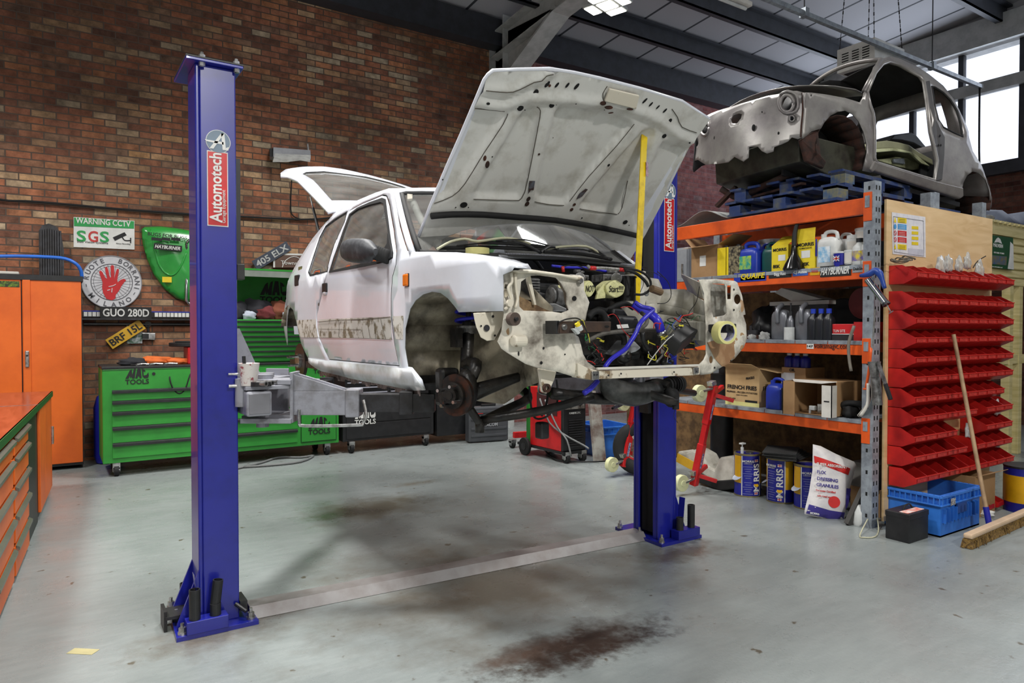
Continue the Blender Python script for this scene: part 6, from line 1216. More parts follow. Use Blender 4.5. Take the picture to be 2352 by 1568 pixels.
# containers
def carton(lab,x0,x1,y0,y1,z0,z1,m,open_=True,flaps=(),group=None,name='cardboard_box',cat='box'):
    t=thing(name,lab,cat,((x0+x1)/2,(y0+y1)/2,z0),group=group); q=.006
    if open_:
        mb=MB().box((x0+q,y0+q,z0),(x1-q,y1-q,z0+q)).box((x0,y0,z0),(x0+q,y1,z1)).box((x1-q,y0,z0),(x1,y1,z1)).box((x0+q,y0,z0),(x1-q,y0+q,z1)).box((x0+q,y1-q,z0),(x1-q,y1,z1))
        obj('box_walls',mb,m,t)
    else: obj('box_walls',MB().box((x0,y0,z0),(x1,y1,z1)),m,t,bevel=.003)
    for P in flaps: obj('box_flap',MB().add([V(p) for p in P]+[V(p)+V((0,0,.004)) for p in P],[(0,1,2,3),(7,6,5,4),(0,4,5,1),(1,5,6,2),(2,6,7,3),(3,7,4,0)]),m,t)
    return t
def can_(pts,m): pass
def jerry(lab,x0,y0,y1,z0,z1,m,lblm=None,dep=.13,group=None,capm=None,name='jerrycan',cat='canister',grip=True):
    w_=y1-y0; h=z1-z0; cy_=(y0+y1)/2; cx_=x0+dep/2; t=thing(name,lab,cat,(cx_,cy_,z0),group=group)
    prof=[(.02,0),(.92,0),(1,.02),(1,.60),(.96,.70),(.80,.78),(.35,.84),(.02,.84)]
    obj('canister_body',MB().lathe([(r,z*h) for r,z in prof],(cx_,cy_,z0),28,sx=dep/2,sy=w_/2,sq=.45),m,t,smooth=50)
    if grip: obj('handle',MB().tube([(cx_,y0+w_*.12,z0+h*.74),(cx_,y0+w_*.16,z0+h*.93),(cx_,cy_-w_*.05,z0+h*.985),(cx_,cy_+w_*.2,z0+h*.95),(cx_,cy_+w_*.26,z0+h*.8)],w_*.085,10),m,t,smooth=True)
    obj('cap',MB().cyl((cx_,y1-w_*.2,z0+h*.78),(cx_,y1-w_*.2,z0+h*.93),w_*.11,16),capm or m,t)
    if lblm: decal((x0-.001,cy_+w_*.03,z0+h*.36),EXR,EZ,w_*.58,h*.42,lblm,t,'label_patch')
    return t
def bottle(lab,x,y,z0,r,h,m,capm,group=None,lblm=None,name='bottle',cat='bottle',sq=None):
    t=thing(name,lab,cat,(x,y,z0),group=group)
    obj('bottle_body',MB().lathe([(r*.05,0),(r*.94,0),(r,.02*h),(r,.62*h),(r*.9,.70*h),(r*.45,.80*h),(r*.42,.86*h),(r*.05,.86*h)],(x,y,z0),20,sq=sq),m,t,smooth=45)
    obj('cap',MB().cyl((x,y,z0+.85*h),(x,y,z0+h),r*.5,16),capm,t)
    if lblm: obj('label_wrap',MB().ring((x,y,z0+.14*h),(x,y,z0+.52*h),r*1.01,r*.99,22),lblm,t)
    return t
def tub(lab,x,y,z0,r,h,m,lidm,lblm=None,group=None):
    t=thing('plastic_tub',lab,'tub',(x,y,z0),group=group)
    obj('tub_body',MB().lathe([(r*.05,0),(r*.88,0),(r*.96,h*.9),(r*.05,h*.9)],(x,y,z0),24),m,t,smooth=45); obj('tub_lid',MB().cyl((x,y,z0+h*.88),(x,y,z0+h),r,24),lidm,t,bevel=.002)
    if lblm: obj('label_wrap',MB().ring((x,y,z0+.15*h),(x,y,z0+.8*h),r*.965,r*.9,26),lblm,t)
    return t
M_brc=mat('yellow_carton',(232,208,40),.7,0,(210,182,30),.4,6); M_wpl=mat('white_plastic',(212,214,212),.4,0,(190,192,190),.4,6); M_bpl=mat('blue_plastic',(36,62,176),.35); M_gpl=mat('dark_green_plastic',(24,82,78),.35); M_silv=mat('silver_plastic',(126,128,134),.35,.5); M_dbot=mat('near_black_bottle',(30,32,38),.35)
M_lg=mat('yellow_green_label',(170,200,60),.5,0,(30,150,140),.5,30); M_lb2=mat('pale_blue_label',(120,180,220),.5,0,(230,236,240),.5,20)
S2=1.985; X2=5.19
Yp=lambda px,x=X2: hx(px,600,x).y
y0,y1=Yp(1650,5.2),Yp(1588,5.2); z1=S2+.30
t=carton('brown open cardboard box at the left end of the upper oil shelf',5.20,5.5,y0,y1,S2,z1,M_card,True,[[(5.2,y1,z1),(5.2,y0,z1),(5.08,y0,z1-.02),(5.08,y1,z1-.02)],[(5.2,y1,z1),(5.5,y1,z1),(5.5,y1+.10,z1+.10),(5.2,y1+.10,z1+.10)],[(5.2,y0,z1),(5.5,y0,z1),(5.48,y0-.16,z1+.08),(5.22,y0-.16,z1+.08)],[(5.5,y1,z1),(5.5,y0,z1),(5.62,y0,z1+.08),(5.62,y1,z1+.08)]])
decal((5.198,(y0+y1)/2+.02,S2+.16),EXR,EZ,.075,.10,M_lblw,t,'address_label')
for i,(a,b_) in enumerate(((1648,1667),(1669,1700))):
    y0,y1=Yp(b_),Yp(a); t=carton(('narrow bright yellow oil tin beside the brown box','wide yellow and black printed oil tin left of the blue canister')[i],X2,X2+.14,y0+.002,y1,S2,S2+.262,M_yel if i == 0 else mat('grey_printed_tin',(150,140,110),.4,0,(30,30,34),.5,40),False,name='oil_tin',cat='tin')
    obj('tin_edge',MB().box((X2-.002,y1-.02,S2),(X2+.01,y1,S2+.262)),M_yel,t); obj('filler_neck',MB().cyl((X2+.07,(y0+y1)/2,S2+.262),(X2+.07,(y0+y1)/2,S2+.285),.02,14),M_black,t)
jerry('dark blue oil canister with yellow-green label on the upper oil shelf',X2,Yp(1737),Yp(1690),S2,S2+.285,M_bpl,M_lg,capm=M_lblb)
jerry('dark green canister between blue canister and yellow carton',X2+.04,Yp(1772),Yp(1740),S2,S2+.27,M_gpl)
jerry('second blue canister standing behind the dark green one',X2+.22,Yp(1768,5.41),Yp(1735,5.41),S2,S2+.29,M_bpl)
tub('white bucket with bright yellow lid band behind the green canister',5.62,Yp(1768,5.6),S2,.12,.34,M_wpl,M_wpl,M_yel)
y0,y1=Yp(1812),Yp(1774); t=carton('short open yellow oil carton left of the black funnel',X2-.01,X2+.2,y0,y1,S2,S2+.225,M_brc,True,[[(X2,y1,S2+.225),(X2,y0,S2+.225),(X2+.14,y0,S2+.31),(X2+.14,y1,S2+.31)]],name='oil_carton')
text('MORRIS',(X2-.012,(y0+y1)/2,S2+.185),EXR,EZ,.035,M_lblb,t,width=.13,bold=True); decal((X2-.011,(y0+y1)/2-.02,S2+.115),EXR,EZ,.07,.05,M_lblw,t); text('80K',(X2-.012,(y0+y1)/2+.03,S2+.045),EXR,EZ,.04,M_lblb,t,bold=True)
y0,y1=Yp(1873),Yp(1832); t=carton('taller yellow oil carton right of the black funnel',X2-.01,X2+.2,y0,y1,S2,S2+.24,M_brc,False,[[(X2-.01,y1,S2+.24),(X2-.01,y0,S2+.24),(X2+.0,y0,S2+.335),(X2+.0,y1,S2+.335)]],name='oil_carton')
text('MORRIS',(X2-.012,(y0+y1)/2,S2+.205),EXR,EZ,.038,M_lblb,t,width=.15,bold=True); text('LUBRICANTS',(X2-.012,(y0+y1)/2,S2+.175),EXR,EZ,.018,M_lblb,t,width=.11); decal((X2-.011,(y0+y1)/2-.0,S2+.125),EXR,EZ,.08,.06,M_lblw,t); text('80K',(X2-.012,(y0+y1)/2,S2+.045),EXR,EZ,.04,M_lblb,t,bold=True)
yf=Yp(1823,5.15); t=thing('funnel','black plastic funnel standing mouth down in front of the yellow cartons','funnel',(5.15,yf,S2)); obj('funnel_cone',MB().lathe([(.085,0),(.09,.01),(.075,.05),(.03,.13),(.022,.20),(.02,.20),(.02,0)],(5.155,yf,S2),26),mat('gloss_black_plastic',(14,14,15),.18),t,smooth=45); obj('funnel_spout',MB().tube([(5.155,yf,S2+.18),(5.155,yf-.005,S2+.30),(5.16,yf-.03,S2+.40),(5.17,yf-.05,S2+.45)],.014,10,rads=[.022,.02,.014,.010]),M_black,t,smooth=True)
t=jerry('large white canister with pale blue label beside the yellow carton',X2-.01,Yp(1920),Yp(1873),S2,S2+.30,M_wpl,M_lb2); obj('side_band',MB().box((X2-.013,Yp(1878),S2+.10),(X2-.009,Yp(1875),S2+.24)),M_mblue,t)
jerry('second white canister half hidden behind the large one',X2+.13,Yp(1950,5.32),Yp(1912,5.32),S2,S2+.285,M_wpl)
jerry('third white canister at the back behind the small tubs',X2+.30,Yp(1972,5.5),Yp(1940,5.5),S2,S2+.28,M_wpl)
tub('small dark blue tub with a union flag on the shelf edge',5.17,Yp(1930,5.17),S2,.052,.115,M_mblue,M_wpl,None)
tw_=bpy.context.scene.collection.objects[-3] if False else None
y_=Yp(1930,5.17)
fl=[o for o in bpy.data.objects if o.name.startswith('plastic_tub')][-1]
fb=decal((5.117,y_,S2+.06),EXR,EZ,.05,.04,mat('flag_blue',(40,50,140),.5),fl,'flag_patch'); 
for dy,dz,m,k in ((.05,.04,M_lblw,.006),(.05,-.04,M_lblw,.006),(.05,0,M_lblw,.012),(0,.04,M_lblw,.012),(.05,0,M_lblr,.006),(0,.04,M_lblr,.006)): c=V((5.1145-(.0006 if m is M_lblr else 0),y_,S2+.06)); obj('flag_bar',MB().bar(c-V((0,dy/2,dz/2)),c+V((0,dy/2,dz/2)),.001,k,(0,0,1) if dz == 0 else (0,1,0)),m,fb)
tub('small white tub right of the union flag tub',5.17,Yp(1953,5.17),S2,.045,.12,M_wpl,M_wpl,M_cardw)
bottle('white bottle with black cap and yellow label near the upright',5.17,Yp(1974,5.17),S2,.05,.205,M_wpl,M_black,lblm=mat('purple_yellow_label',(90,84,170),.5,0,(220,200,40),.5,20)); bottle('white bottle with black cap closest to the galvanised upright',5.17,Yp(1995,5.17),S2,.05,.21,M_wpl,M_black,lblm=MATS['purple_yellow_label'])
tub('white tub stacked high behind the two white bottles',5.34,Yp(1990,5.34),S2+.14,.085,.16,M_wpl,M_wpl,M_cardw); tub('dark blue tub under the stacked white tub',5.34,Yp(1990,5.34),S2,.08,.138,M_mblue,M_wpl); tub('white printed tub left of the stacked tub',5.30,Yp(1962,5.3),S2,.055,.25,M_wpl,M_wpl,M_cardw)
sh=MB(); n=14
for i in range(n): pass
P=[V((5.25+.7*j,4.96-.7*i/n,2.52+.11*math.sin(PI*i/n)**2*(1 if j == 0 else 1.2)+.0)) for i in range(n+1) for j in (0,1)]
tag(obj('rubber_sheet',MB().add(P,[(2*i,2*i+1,2*i+3,2*i+2) for i in range(n)]),mat('grey_rubber_sheet',(120,122,120),.6),smooth=True,solid=.006),'wavy grey rubber sheet lying on top of the racking beside the blue pallet','sheet')
# shelf three
S3=1.405
for i,(a,b_) in enumerate(((1769,1806),(1824,1861))):
    t=jerry(('tall silver-grey oil jug at the left of the middle shelf','tall silver-grey oil jug right of the small silver bottle')[i],X2,Yp(b_),Yp(a),S3,S3+.305,M_silv,dep=.12,grip=False,group='silver oil jugs')
    w_=Yp(a)-Yp(b_); c_=(Yp(a)+Yp(b_))/2; obj('handle',MB().tube([(X2+.0,c_-.0,S3+.14),(X2-.012,c_-.0,S3+.2),(X2+.0,c_,S3+.26),(X2+.06,c_-.0,S3+.30)],.02),M_silv,t,smooth=True)
t=bottle('slim silver bottle with thin black nozzle between the two jugs',X2+.02,Yp(1814),S3,.032,.24,M_silv,M_black); obj('nozzle',MB().tube([(X2+.02,Yp(1814),S3+.24),(X2+.02,Yp(1814),S3+.31)],.007),M_black,t)
t=thing('white_cup','plain white cup standing in front of the slim silver bottle','cup',(5.15,Yp(1814,5.15),S3)); obj('cup_wall',MB().ring((5.165,Yp(1814,5.165),S3),(5.165,Yp(1814,5.165),S3+.105),.042,.038,24).cyl((5.165,Yp(1814,5.165),S3),(5.165,Yp(1814,5.165),S3+.006),.04,20),M_wpl,t,smooth=40)
for i,p in enumerate((1866,1884,1902)): bottle(('first dark oil bottle with blue cap beside the silver jug','middle dark oil bottle with blue cap on the middle shelf','third dark oil bottle with blue cap next to the red printed box')[i],X2+.02,Yp(p),S3,.042,.255,M_dbot,M_bpl,group='dark oil bottles with blue caps',sq=.6)
y0,y1=Yp(1963),Yp(1913); t=carton('low red box with black base and white print on the middle shelf',X2,X2+.2,y0,y1,S3+.05,S3+.13,M_redp,False,name='parts_box'); obj('box_base',MB().box((X2-.003,y0,S3),(X2+.2,y1,S3+.05)),M_black,t); obj('box_band',MB().box((X2-.004,y0,S3+.048),(X2-.003,y1,S3+.053)),M_lblw,t); text('TUN SITE',(X2-.002,(y0+y1)/2+.03,S3+.075),EXR,EZ,.03,M_lblw,t,width=.1)
carton('plain red plastic box beside the galvanised upright',X2-.01,X2+.2,Yp(2003),Yp(1964),S3,S3+.145,M_red,True,name='red_box')
t=thing('plastic_housing','long white plastic housing lying across the boxes behind the silver jugs','housing',(5.5,3.7,S3+.0)); obj('housing_tray',MB().box((5.45,Yp(1905,5.45),S3+.30),(5.75,Yp(1768,5.45),S3+.335)),M_cardw,t,bevel=.004); obj('housing_cover',MB().prism([(5.5,Yp(1820,5.5),S3+.335),(5.5,Yp(1780,5.5),S3+.42),(5.5,Yp(1795,5.5)-.0,S3+.46),(5.5,Yp(1890,5.5),S3+.345)],(.2,0,0)),M_cardw,t); obj('housing_legs',MB().box((5.47,Yp(1900,5.45),S3),(5.72,Yp(1790,5.45),S3+.30)),M_dgrey,t)
tag(obj('black_drum',MB().cyl((5.55,Yp(1935,5.55),S3+.18),(5.80,Yp(1935,5.55),S3+.18),.17,30),M_rubber,bevel=.01),'black round drum lying behind the dark oil bottles','drum'); tag(obj('red_drum',MB().cyl((5.5,Yp(1985,5.5),S3+.30),(5.75,Yp(1985,5.5),S3+.30),.13,30),mat('dark_red_plastic',(110,24,22),.5)),'dark red round part standing behind the red plastic box','drum')
t=thing('brake_disc','rusty brake disc with hub lying at the left of the middle shelf','brake disc',(5.35,Yp(1735,5.35),S3)); c_=V((5.35,Yp(1735,5.35),S3)); obj('disc_plate',MB().cyl(c_,c_+V((0,0,.025)),.13,34).cyl(c_+V((0,0,.025)),c_+V((0,0,.035)),.128,34),M_rust,t); obj('disc_hub',MB().cyl(c_+V((0,0,.035)),c_+V((0,0,.08)),.065,24),M_dgrey,t)
for k in range(4): a=PI/2*k; obj('disc_stud',MB().cyl(c_+V((.05*math.cos(a),.05*math.sin(a),.08)),c_+V((.05*math.cos(a),.05*math.sin(a),.12)),.007,8),M_dgrey,t)
random.seed(3)
for i,(px,r) in enumerate(((1757,.06),(1728,.04))): crumple((5.17,Yp(px,5.17),S3),r,M_poly,'plastic_bag',('crumpled clear plastic bag beside the left silver jug','flat clear plastic wrapper at the left of the middle shelf')[i],'bag',sz=.7)
crumple((5.6,Yp(1760,5.6),S3),.17,M_black,'black_part','black curved moulding heaped behind the silver jugs','part',sz=1.1)
# shelf four
S4=.803
y0,y1=Yp(1746),Yp(1668); z1=S4+.34
t=carton('brown cardboard box printed FRENCH FRIES with open flaps on the lowest shelf',X2,X2+.3,y0,y1,S4,z1,mat('kraft_box',(196,164,118),.8,0,(176,142,96),.4,3),True,[[(X2,y1,z1),(X2,y0,z1),(X2-.10,y0+.01,z1-.05+.09),(X2-.10,y1+.03,z1-.05+.09)],[(X2,y0,z1),(X2+.3,y0,z1),(X2+.27,y0-.16,z1-.03),(X2+.04,y0-.16,z1-.03)]])
t0=[c for c in t.children if c.name.startswith('box_flap')]
cy_=(y0+y1)/2; text('FRENCH FRIES',(X2-.0015,cy_,S4+.165),EXR,EZ,.05,M_lblb,t,width=(y1-y0)*.86,bold=True); text('PREFRIED - FROZEN POTATOES',(X2-.0015,cy_,S4+.12),EXR,EZ,.022,M_lblb,t,width=(y1-y0)*.9); text('KEEP FROZEN',(X2-.0015,cy_,S4+.095),EXR,EZ,.012,M_lblb,t,width=.12)
text('FRAGILE',(X2-.0015,cy_-.09,S4+.255),(0,-1,.2),EZ,.03,M_lblb,t,width=.09,bold=True); text('WTG 16220',(X2-.0015,cy_+.11,S4+.06),EXR,EZ,.018,M_lblb,t,width=.08); decal((X2-.001,cy_-.10,S4+.045),EXR,EZ,.13,.02,M_lblb,t,'barcode'); obj('tape_band',MB().box((X2-.001,y0,S4),(X2,y1,S4+.035)),M_tape,t)
text('FRENCH',(X2+.15,y0-.0015,S4+.165),(1,0,0),EZ,.05,M_lblb,t,bold=True,width=.2)
jerry('dark blue plastic canister beside the brown FRENCH FRIES box',X2-.02,Yp(1795,5.17),Yp(1757,5.17),S4,S4+.265,M_bpl,dep=.15)
t=carton('brown box with white label standing behind the black carton',X2+.12,X2+.4,Yp(1852,5.31),Yp(1797,5.31),S4+.0,S4+.36,M_card,False); decal((X2+.118,Yp(1812,5.31),S4+.24),EXR,EZ,.13,.15,M_lblw,t); text('OIL',(X2+.117,Yp(1822,5.31),S4+.34),EXR,EZ,.035,M_lblb,t,bold=True)
for i,p in enumerate((1815,1833,1852)): bottle(('left blue bottle with white cap on top of the brown box','middle blue bottle with white cap on top of the brown box','right blue bottle with white cap on top of the brown box')[i],X2+.2,Yp(p,5.39),S4+.36,.042,.12,M_mblue,M_wpl,group='blue bottles on the brown box')
carton('small black carton between blue canister and tipped box',X2,X2+.1,Yp(1820),Yp(1797),S4,S4+.19,M_black,False,name='black_carton')
y0,y1=Yp(1925,5.12),Yp(1822,5.12)
t=thing('tipped_box','cardboard box tipped on its side with white flap and open mouth on the lowest shelf','box',(5.3,(y0+y1)/2,S4)); q=.006; xb=5.12
obj('box_walls',MB().box((xb,y0,S4),(xb+.35,y1,S4+q)).box((xb,y0,S4+.27),(xb+.35,y1,S4+.275)).box((xb+.34,y0,S4),(xb+.35,y1,S4+.27)).box((xb,y0,S4),(xb+.35,y0+q,S4+.27)).box((xb,y1-q,S4),(xb+.35,y1,S4+.27)),M_card,t)
obj('box_flap',MB().box((xb-.13,y1-.11,S4),(xb-.125,y1,S4+.27)).box((xb-.13,y1-.006,S4),(xb,y1,S4+.27)),M_card,t); obj('white_flap',MB().box((xb-.07,y0,S4-.0),(xb-.064,y0+.085,S4+.25)).box((xb-.07,y0,S4),(xb,y0+.006,S4+.25)),M_cardw,t); obj('white_top',MB().prism([(xb,y0,S4+.276),(xb,y1,S4+.276),(xb-.05,y1-.05,S4+.26),(xb-.05,y0+.1,S4+.26)],(0,0,.004)),M_cardw,t); obj('grip_slot',MB().box((xb-.072,y0+.02,S4+.12),(xb-.070,y0+.065,S4+.13)),M_lblb,t)
t=thing('spray_bottle','clear spray bottle with white trigger lying inside the tipped box','spray bottle',(5.2,(y0+y1)/2-.03,S4+.03)); c_=V((5.15,(y0+y1)/2+.02,S4+.05)); obj('bottle_body',MB().cyl(c_+V((.02,-.02,0)),c_+V((.10,-.14,0)),.035,16),M_poly,t); obj('trigger_head',MB().box(tuple(c_+V((-.02,-.02,-.015))),tuple(c_+V((.01,.03,.02)))).box(tuple(c_+V((-.015,.02,-.05))),tuple(c_+V((.0,.035,.0)))),M_wpl,t,bevel=.003)
tor_c=V((5.25,Yp(1955,5.2),S4+.07)); t=tag(obj('black_hose_coil',tor(MB(),tor_c,(.5,.2,.8),.085,.02),M_rubber,smooth=True),'black coiled hose lying beside the tipped box','hose'); crumple((5.22,Yp(1958,5.22),S4),.08,M_rubber,'black_pouch','black rubber pouch inside the hose coil','pouch',sz=.9)
t=carton('yellow packet standing behind the black hose coil',5.4,5.43,Yp(1966,5.4),Yp(1945,5.4),S4+.12,S4+.26,M_yel,False,name='yellow_packet',cat='packet'); obj('packet_badge',MB().box((5.398,Yp(1960,5.4),S4+.19),(5.4,Yp(1952,5.4),S4+.23)),M_lblb,t); carton('dark plastic tray under the yellow packet',5.38,5.6,Yp(1980,5.38),Yp(1930,5.38),S4,S4+.118,M_dgrey,True,name='dark_tray',cat='tray')
for i,(k,m) in enumerate(((0,M_cardw),(.012,M_rubber),(.022,M_cardw))): tag(obj('drive_belt',MB().tube([hx(x,y,5.09-k) for x,y in [(1972+i*2,955),(1992,930),(2000-i*3,900),(1994,880)]],.012,6),m,smooth=True),('white toothed belt hanging at the right end of the lowest shelf','black belt between two white ones beside the upright','second white belt curving down by the upright')[i],'belt')
GX=5.06
g=thing('grease_gun','blue-handled chrome grease gun hooked diagonally on the rack upright','grease gun',hx(2015,665,GX))
a=hx(1993,642,GX); b_=hx(2037,700,GX); obj('gun_barrel',MB().cyl(a,b_,.026,24),M_chrome,g,smooth=40); obj('barrel_ring',MB().cyl(b_-(b_-a)*.08,b_,.028,24),M_dgrey,g); obj('pull_rod',MB().tube([b_,hx(2045,714,GX),hx(2042,720,GX),hx(2051,714,GX)],.004,smooth=0),M_zinc,g)
obj('gun_head',MB().tube([hx(1976,633,GX),hx(1995,630,GX-.01),hx(2010,622,GX),hx(2020,628,GX),hx(2026,642,GX),hx(2032,662,GX)],.016,10,rads=[.012,.022,.026,.026,.016,.014]),mat('blue_gun_paint',(30,66,150),.4),g,smooth=True); obj('gun_lever',MB().tube([hx(2012,640,GX-.02),hx(2008,655,GX-.02)],.004,smooth=0),M_zinc,g)
g=thing('riveter','grey pump gun with black grip hanging low on the rack upright','pump gun',hx(2015,880,GX)); obj('gun_cylinder',MB().cyl(hx(2010,850,GX),hx(2016,930,GX),.034,20),M_alu,g,smooth=40); obj('gun_reservoir',MB().cyl(hx(2008,830,GX-.02),hx(2010,865,GX-.02),.045,20,r2=.03),M_alu,g,smooth=40); obj('gun_lever',MB().bar(hx(2017,832,GX-.05),hx(2035,885,GX-.05),.02,.02),M_alu,g); obj('lever_grip',MB().bar(hx(2033,880,GX-.05),hx(2046,918,GX-.05),.026,.026),M_black,g,bevel=.006)
tag(obj('orange_hook',MB().tube([hx(2001,798,5.07),hx(1996,850,5.07),hx(1989,890,5.07)],.010,8).tube([hx(1983,893,5.07),hx(1996,893,5.07)],.008,6),M_rackor,smooth=True),'thin orange long-handled hook hanging left of the upright','hook'); tag(obj('grey_strap',MB().tube([hx(1962,748,5.08),hx(1950,785,5.08),hx(1950,820,5.08),hx(1955,852,5.08)],.012,6),mat('grey_strap',(126,120,110),.6),smooth=True),'grey strap hanging over the middle orange beam','strap'); tag(obj('steel_rod',MB().tube([hx(2010,710,5.05),hx(2004,800,5.05)],.006,smooth=0),M_zinc),'thin steel rod hanging beside the upright','rod')
# floor under the racking
def drum(lab,px,py,r,h,rot,top=True):
    p=hz(px,py,0); c=V((p.x+r*.5,p.y+r*.85,0)); t=thing('oil_drum',lab,'oil drum',c,group='blue and yellow oil drums under the racking')
    obj('drum_body',MB().cyl(c,c+V((0,0,h)),r,44),M_mblue,t,smooth=40); obj('drum_rim',MB().ring(c+V((0,0,h-.008)),c+V((0,0,h+.008)),r+.003,r-.008,44),mat('dull_brass_rim',(150,140,100),.4,.6),t,smooth=40); obj('drum_rim',MB().ring(c,c+V((0,0,.012)),r+.003,r-.004,44),MATS['dull_brass_rim'],t,smooth=40)
    def arc(a0,a1,z0,z1,m,name,ro=.0015):
        n=14; P=[c+V(((r+ro)*math.cos(math.radians(a0+(a1-a0)*i/n)),(r+ro)*math.sin(math.radians(a0+(a1-a0)*i/n)),z)) for i in range(n+1) for z in (z0,z1)]
        return obj(name,MB().add(P,[(2*i,2*i+2,2*i+3,2*i+1) for i in range(n)]),m,t,smooth=True,fix=False)
    face=math.degrees(math.atan2(-c.y,-c.x))   # direction to the camera
    def sp(a,z,ro=.003): a=math.radians(face+a); return c+V(((r+ro)*math.cos(a),(r+ro)*math.sin(a),z)),V((-math.sin(a),math.cos(a),0))
    arc(face+rot-70,face+rot-28,.12,h-.012,M_gold,'yellow_panel'); arc(face+rot+62,face+rot+100,.12,h-.012,M_gold,'yellow_panel'); arc(face+rot+57,face+rot+61,.0,h-.01,M_lblw,'white_stripe',.002); arc(face+rot-26,face+rot-22,.0,h-.01,M_lblw,'white_stripe',.002)
    pw,tw_=sp(rot-48,.17,.002); obj('white_swoosh',MB().cyl(pw-V((0,0,0)),pw+(pw-c).normalized()*.0015,.045,24),mat('pale_swoosh',(196,206,226),.4),t)
    pw,tw_=sp(rot+38,h*.47); text('M RRIS',pw,(0,0,1),-tw_,.075,M_lblw,t,width=h*.66,bold=True)
    pw,tw_=sp(rot+38,h*.30,.003); obj('ring_letter',MB().cyl(pw,pw+(pw-c).normalized()*.001,.022,20),M_gold,t)
    for z_ in (.10,h-.05):
        pw,tw_=sp(rot+38,z_ if z_ > .2 else .035); decal(pw,tw_,(0,0,1),.035,.022,M_lblw,t,'flag_patch'); decal(pw+(pw-c).normalized()*.001,tw_,(0,0,1),.035,.006,M_lblr,t,'flag_cross'); decal(pw+(pw-c).normalized()*.001,tw_,(0,0,1),.006,.022,M_lblr,t,'flag_cross')
    pw,tw_=sp(rot+2,h-.055); text('MORRIS',pw,tw_,(0,0,1),.026,M_lblw,t,width=.10,bold=True); pw,tw_=sp(rot+2,h-.075); text('LUBRICANTS',pw,tw_,(0,0,1),.011,M_lblw,t,width=.07)
    for i in range(13):
        if i == 6: continue
        pw,tw_=sp(rot+2,h-.105-i*.020,.001); decal(pw,tw_,(0,0,1),.085-.02*((i*7) % 3),.004,mat('faint_print',(130,134,190),.6),t,'print_line')
    return t,c
d1,c1=drum('blue and yellow oil drum with a white hand pump on top',1728,1142,.115,.375,0)
obj('hand_pump',MB().cyl(c1+V((-.05,.02,.375)),c1+V((-.05,.02,.43)),.014,14).cyl(c1+V((-.05,.02,.43)),c1+V((-.05,.02,.46)),.006,8).box(tuple(c1+V((-.075,.0,.458))),tuple(c1+V((-.025,.035,.47)))),M_wpl,d1); obj('screw_cap',MB().cyl(c1+V((.0,-.02,.378)),c1+V((0,-.02,.39)),.035,24),M_zinc,d1)
d2,c2=drum('middle blue and yellow oil drum carrying black pads',1806,1157,.115,.375,-42); d3,c3=drum('right oil drum half hidden behind the granule bag',1872,1172,.115,.36,-5)
for i in range(5): x,y=(1880,985); tag(obj('absorbent_pad',MB().box((-.20+.01*(i % 2),-.13,0),(.20,.13+.01*(i % 3),.008),Matrix.Translation((c2.x+.05-.01*i,c2.y-.05+.012*i,.388+i*.0125)) @ Matrix.Rotation(.25+.07*i,4,'Z')),mat('dark_grey_felt',(62,62,62),.95)),'dark grey absorbent pad, layer %s of the pile on the middle drum' % ['one (lowest)','two','three','four','five (topmost)'][i],'pad','absorbent pads on the middle drum')
bz=lambda px,py,x=5.06: hf(Matrix(((0,-1,0,0),(0,0,0,0),(0,0,0,0),(0,0,0,1))),px,py,0,0) if False else None
BG0=hz(1905,1190,0); bex=V((.80,-.60,0)).normalized(); BGM=frame(V((BG0.x,BG0.y,0)),bex,(.10,.12,1)); 
def bgp(px,py): q=hf(BGM,px,py,2,0.); return q.x,q.y
bo2=[bgp(*p) for p in [(1867,1020),(1885,1024),(1920,1042),(1962,1060),(1967,1068),(1955,1110),(1945,1150),(1940,1190),(1936,1195),(1900,1192),(1870,1186),(1848,1180),(1848,1172),(1858,1130),(1866,1080)]]
def bagf(sign): return lambda x,y: BGM @ V((x,y,sign*(.055*min(1,sdist((x,y),bo2)/.09)**.55)))
bag=obj('granule_bag',join(sheet(bo2,(),.03,bagf(1)),sheet(bo2,(),.03,bagf(-1))),mat('white_paper_bag',(226,222,220),.5,0,(206,202,206),.4,9,bump=.4,bscale=12),smooth=True)
tag(bag,'white and red bag of floor dressing granules slumped against the rack drums','bag')
def bgpatch(l,m,name,off=.002):
    P=[bgp(*p) for p in l]; return obj(name,sheet(P,(),.03,lambda x,y: bagf(1)(x,y)+BGM.to_3x3() @ V((0,0,off))),m,bag,smooth=True,fix=False)
r_=bgpatch([(1868,1046),(1948,1075),(1943,1090),(1869,1062)],M_lblr,'red_band'); bgpatch([(1856,1157),(1900,1170),(1938,1176),(1936,1193),(1900,1190),(1850,1178)],mat('purple_band',(64,54,140),.5),'purple_band')
def bgt(s,px,py,sz,w_,m,ital=0): x,y=bgp(px,py); c=bagf(1)(x,y); a=BGM.to_3x3(); text(s,c+a @ V((0,0,.004)),a @ V((1,-.12,0)),a @ V((.12,1,0)),sz,m,bag,width=w_,bold=True)
bgt('SUPER ABSORBENT',1904,1068,.028,.235,M_lblw); M_pur=mat('purple_print',(70,60,150),.5)
bgt('FLOOR',1886,1084,.036,.10,M_pur); bgt('DRESSING',1894,1100,.036,.16,M_pur); bgt('GRANULES',1894,1114,.036,.17,M_pur); bgt('European Certified',1890,1127,.02,.15,M_lblr); bgt('safe road use',1887,1138,.02,.11,M_lblr); bgt('MORRIS',1868,1178,.022,.07,M_lblw)
x,y=bgp(1909,1151); c=bagf(1)(x,y)+BGM.to_3x3() @ V((0,0,.006)); rd=obj('red_disc',MB().cyl(c,c+BGM.to_3x3() @ V((0,0,.002)),.045,30),M_lblr,bag)
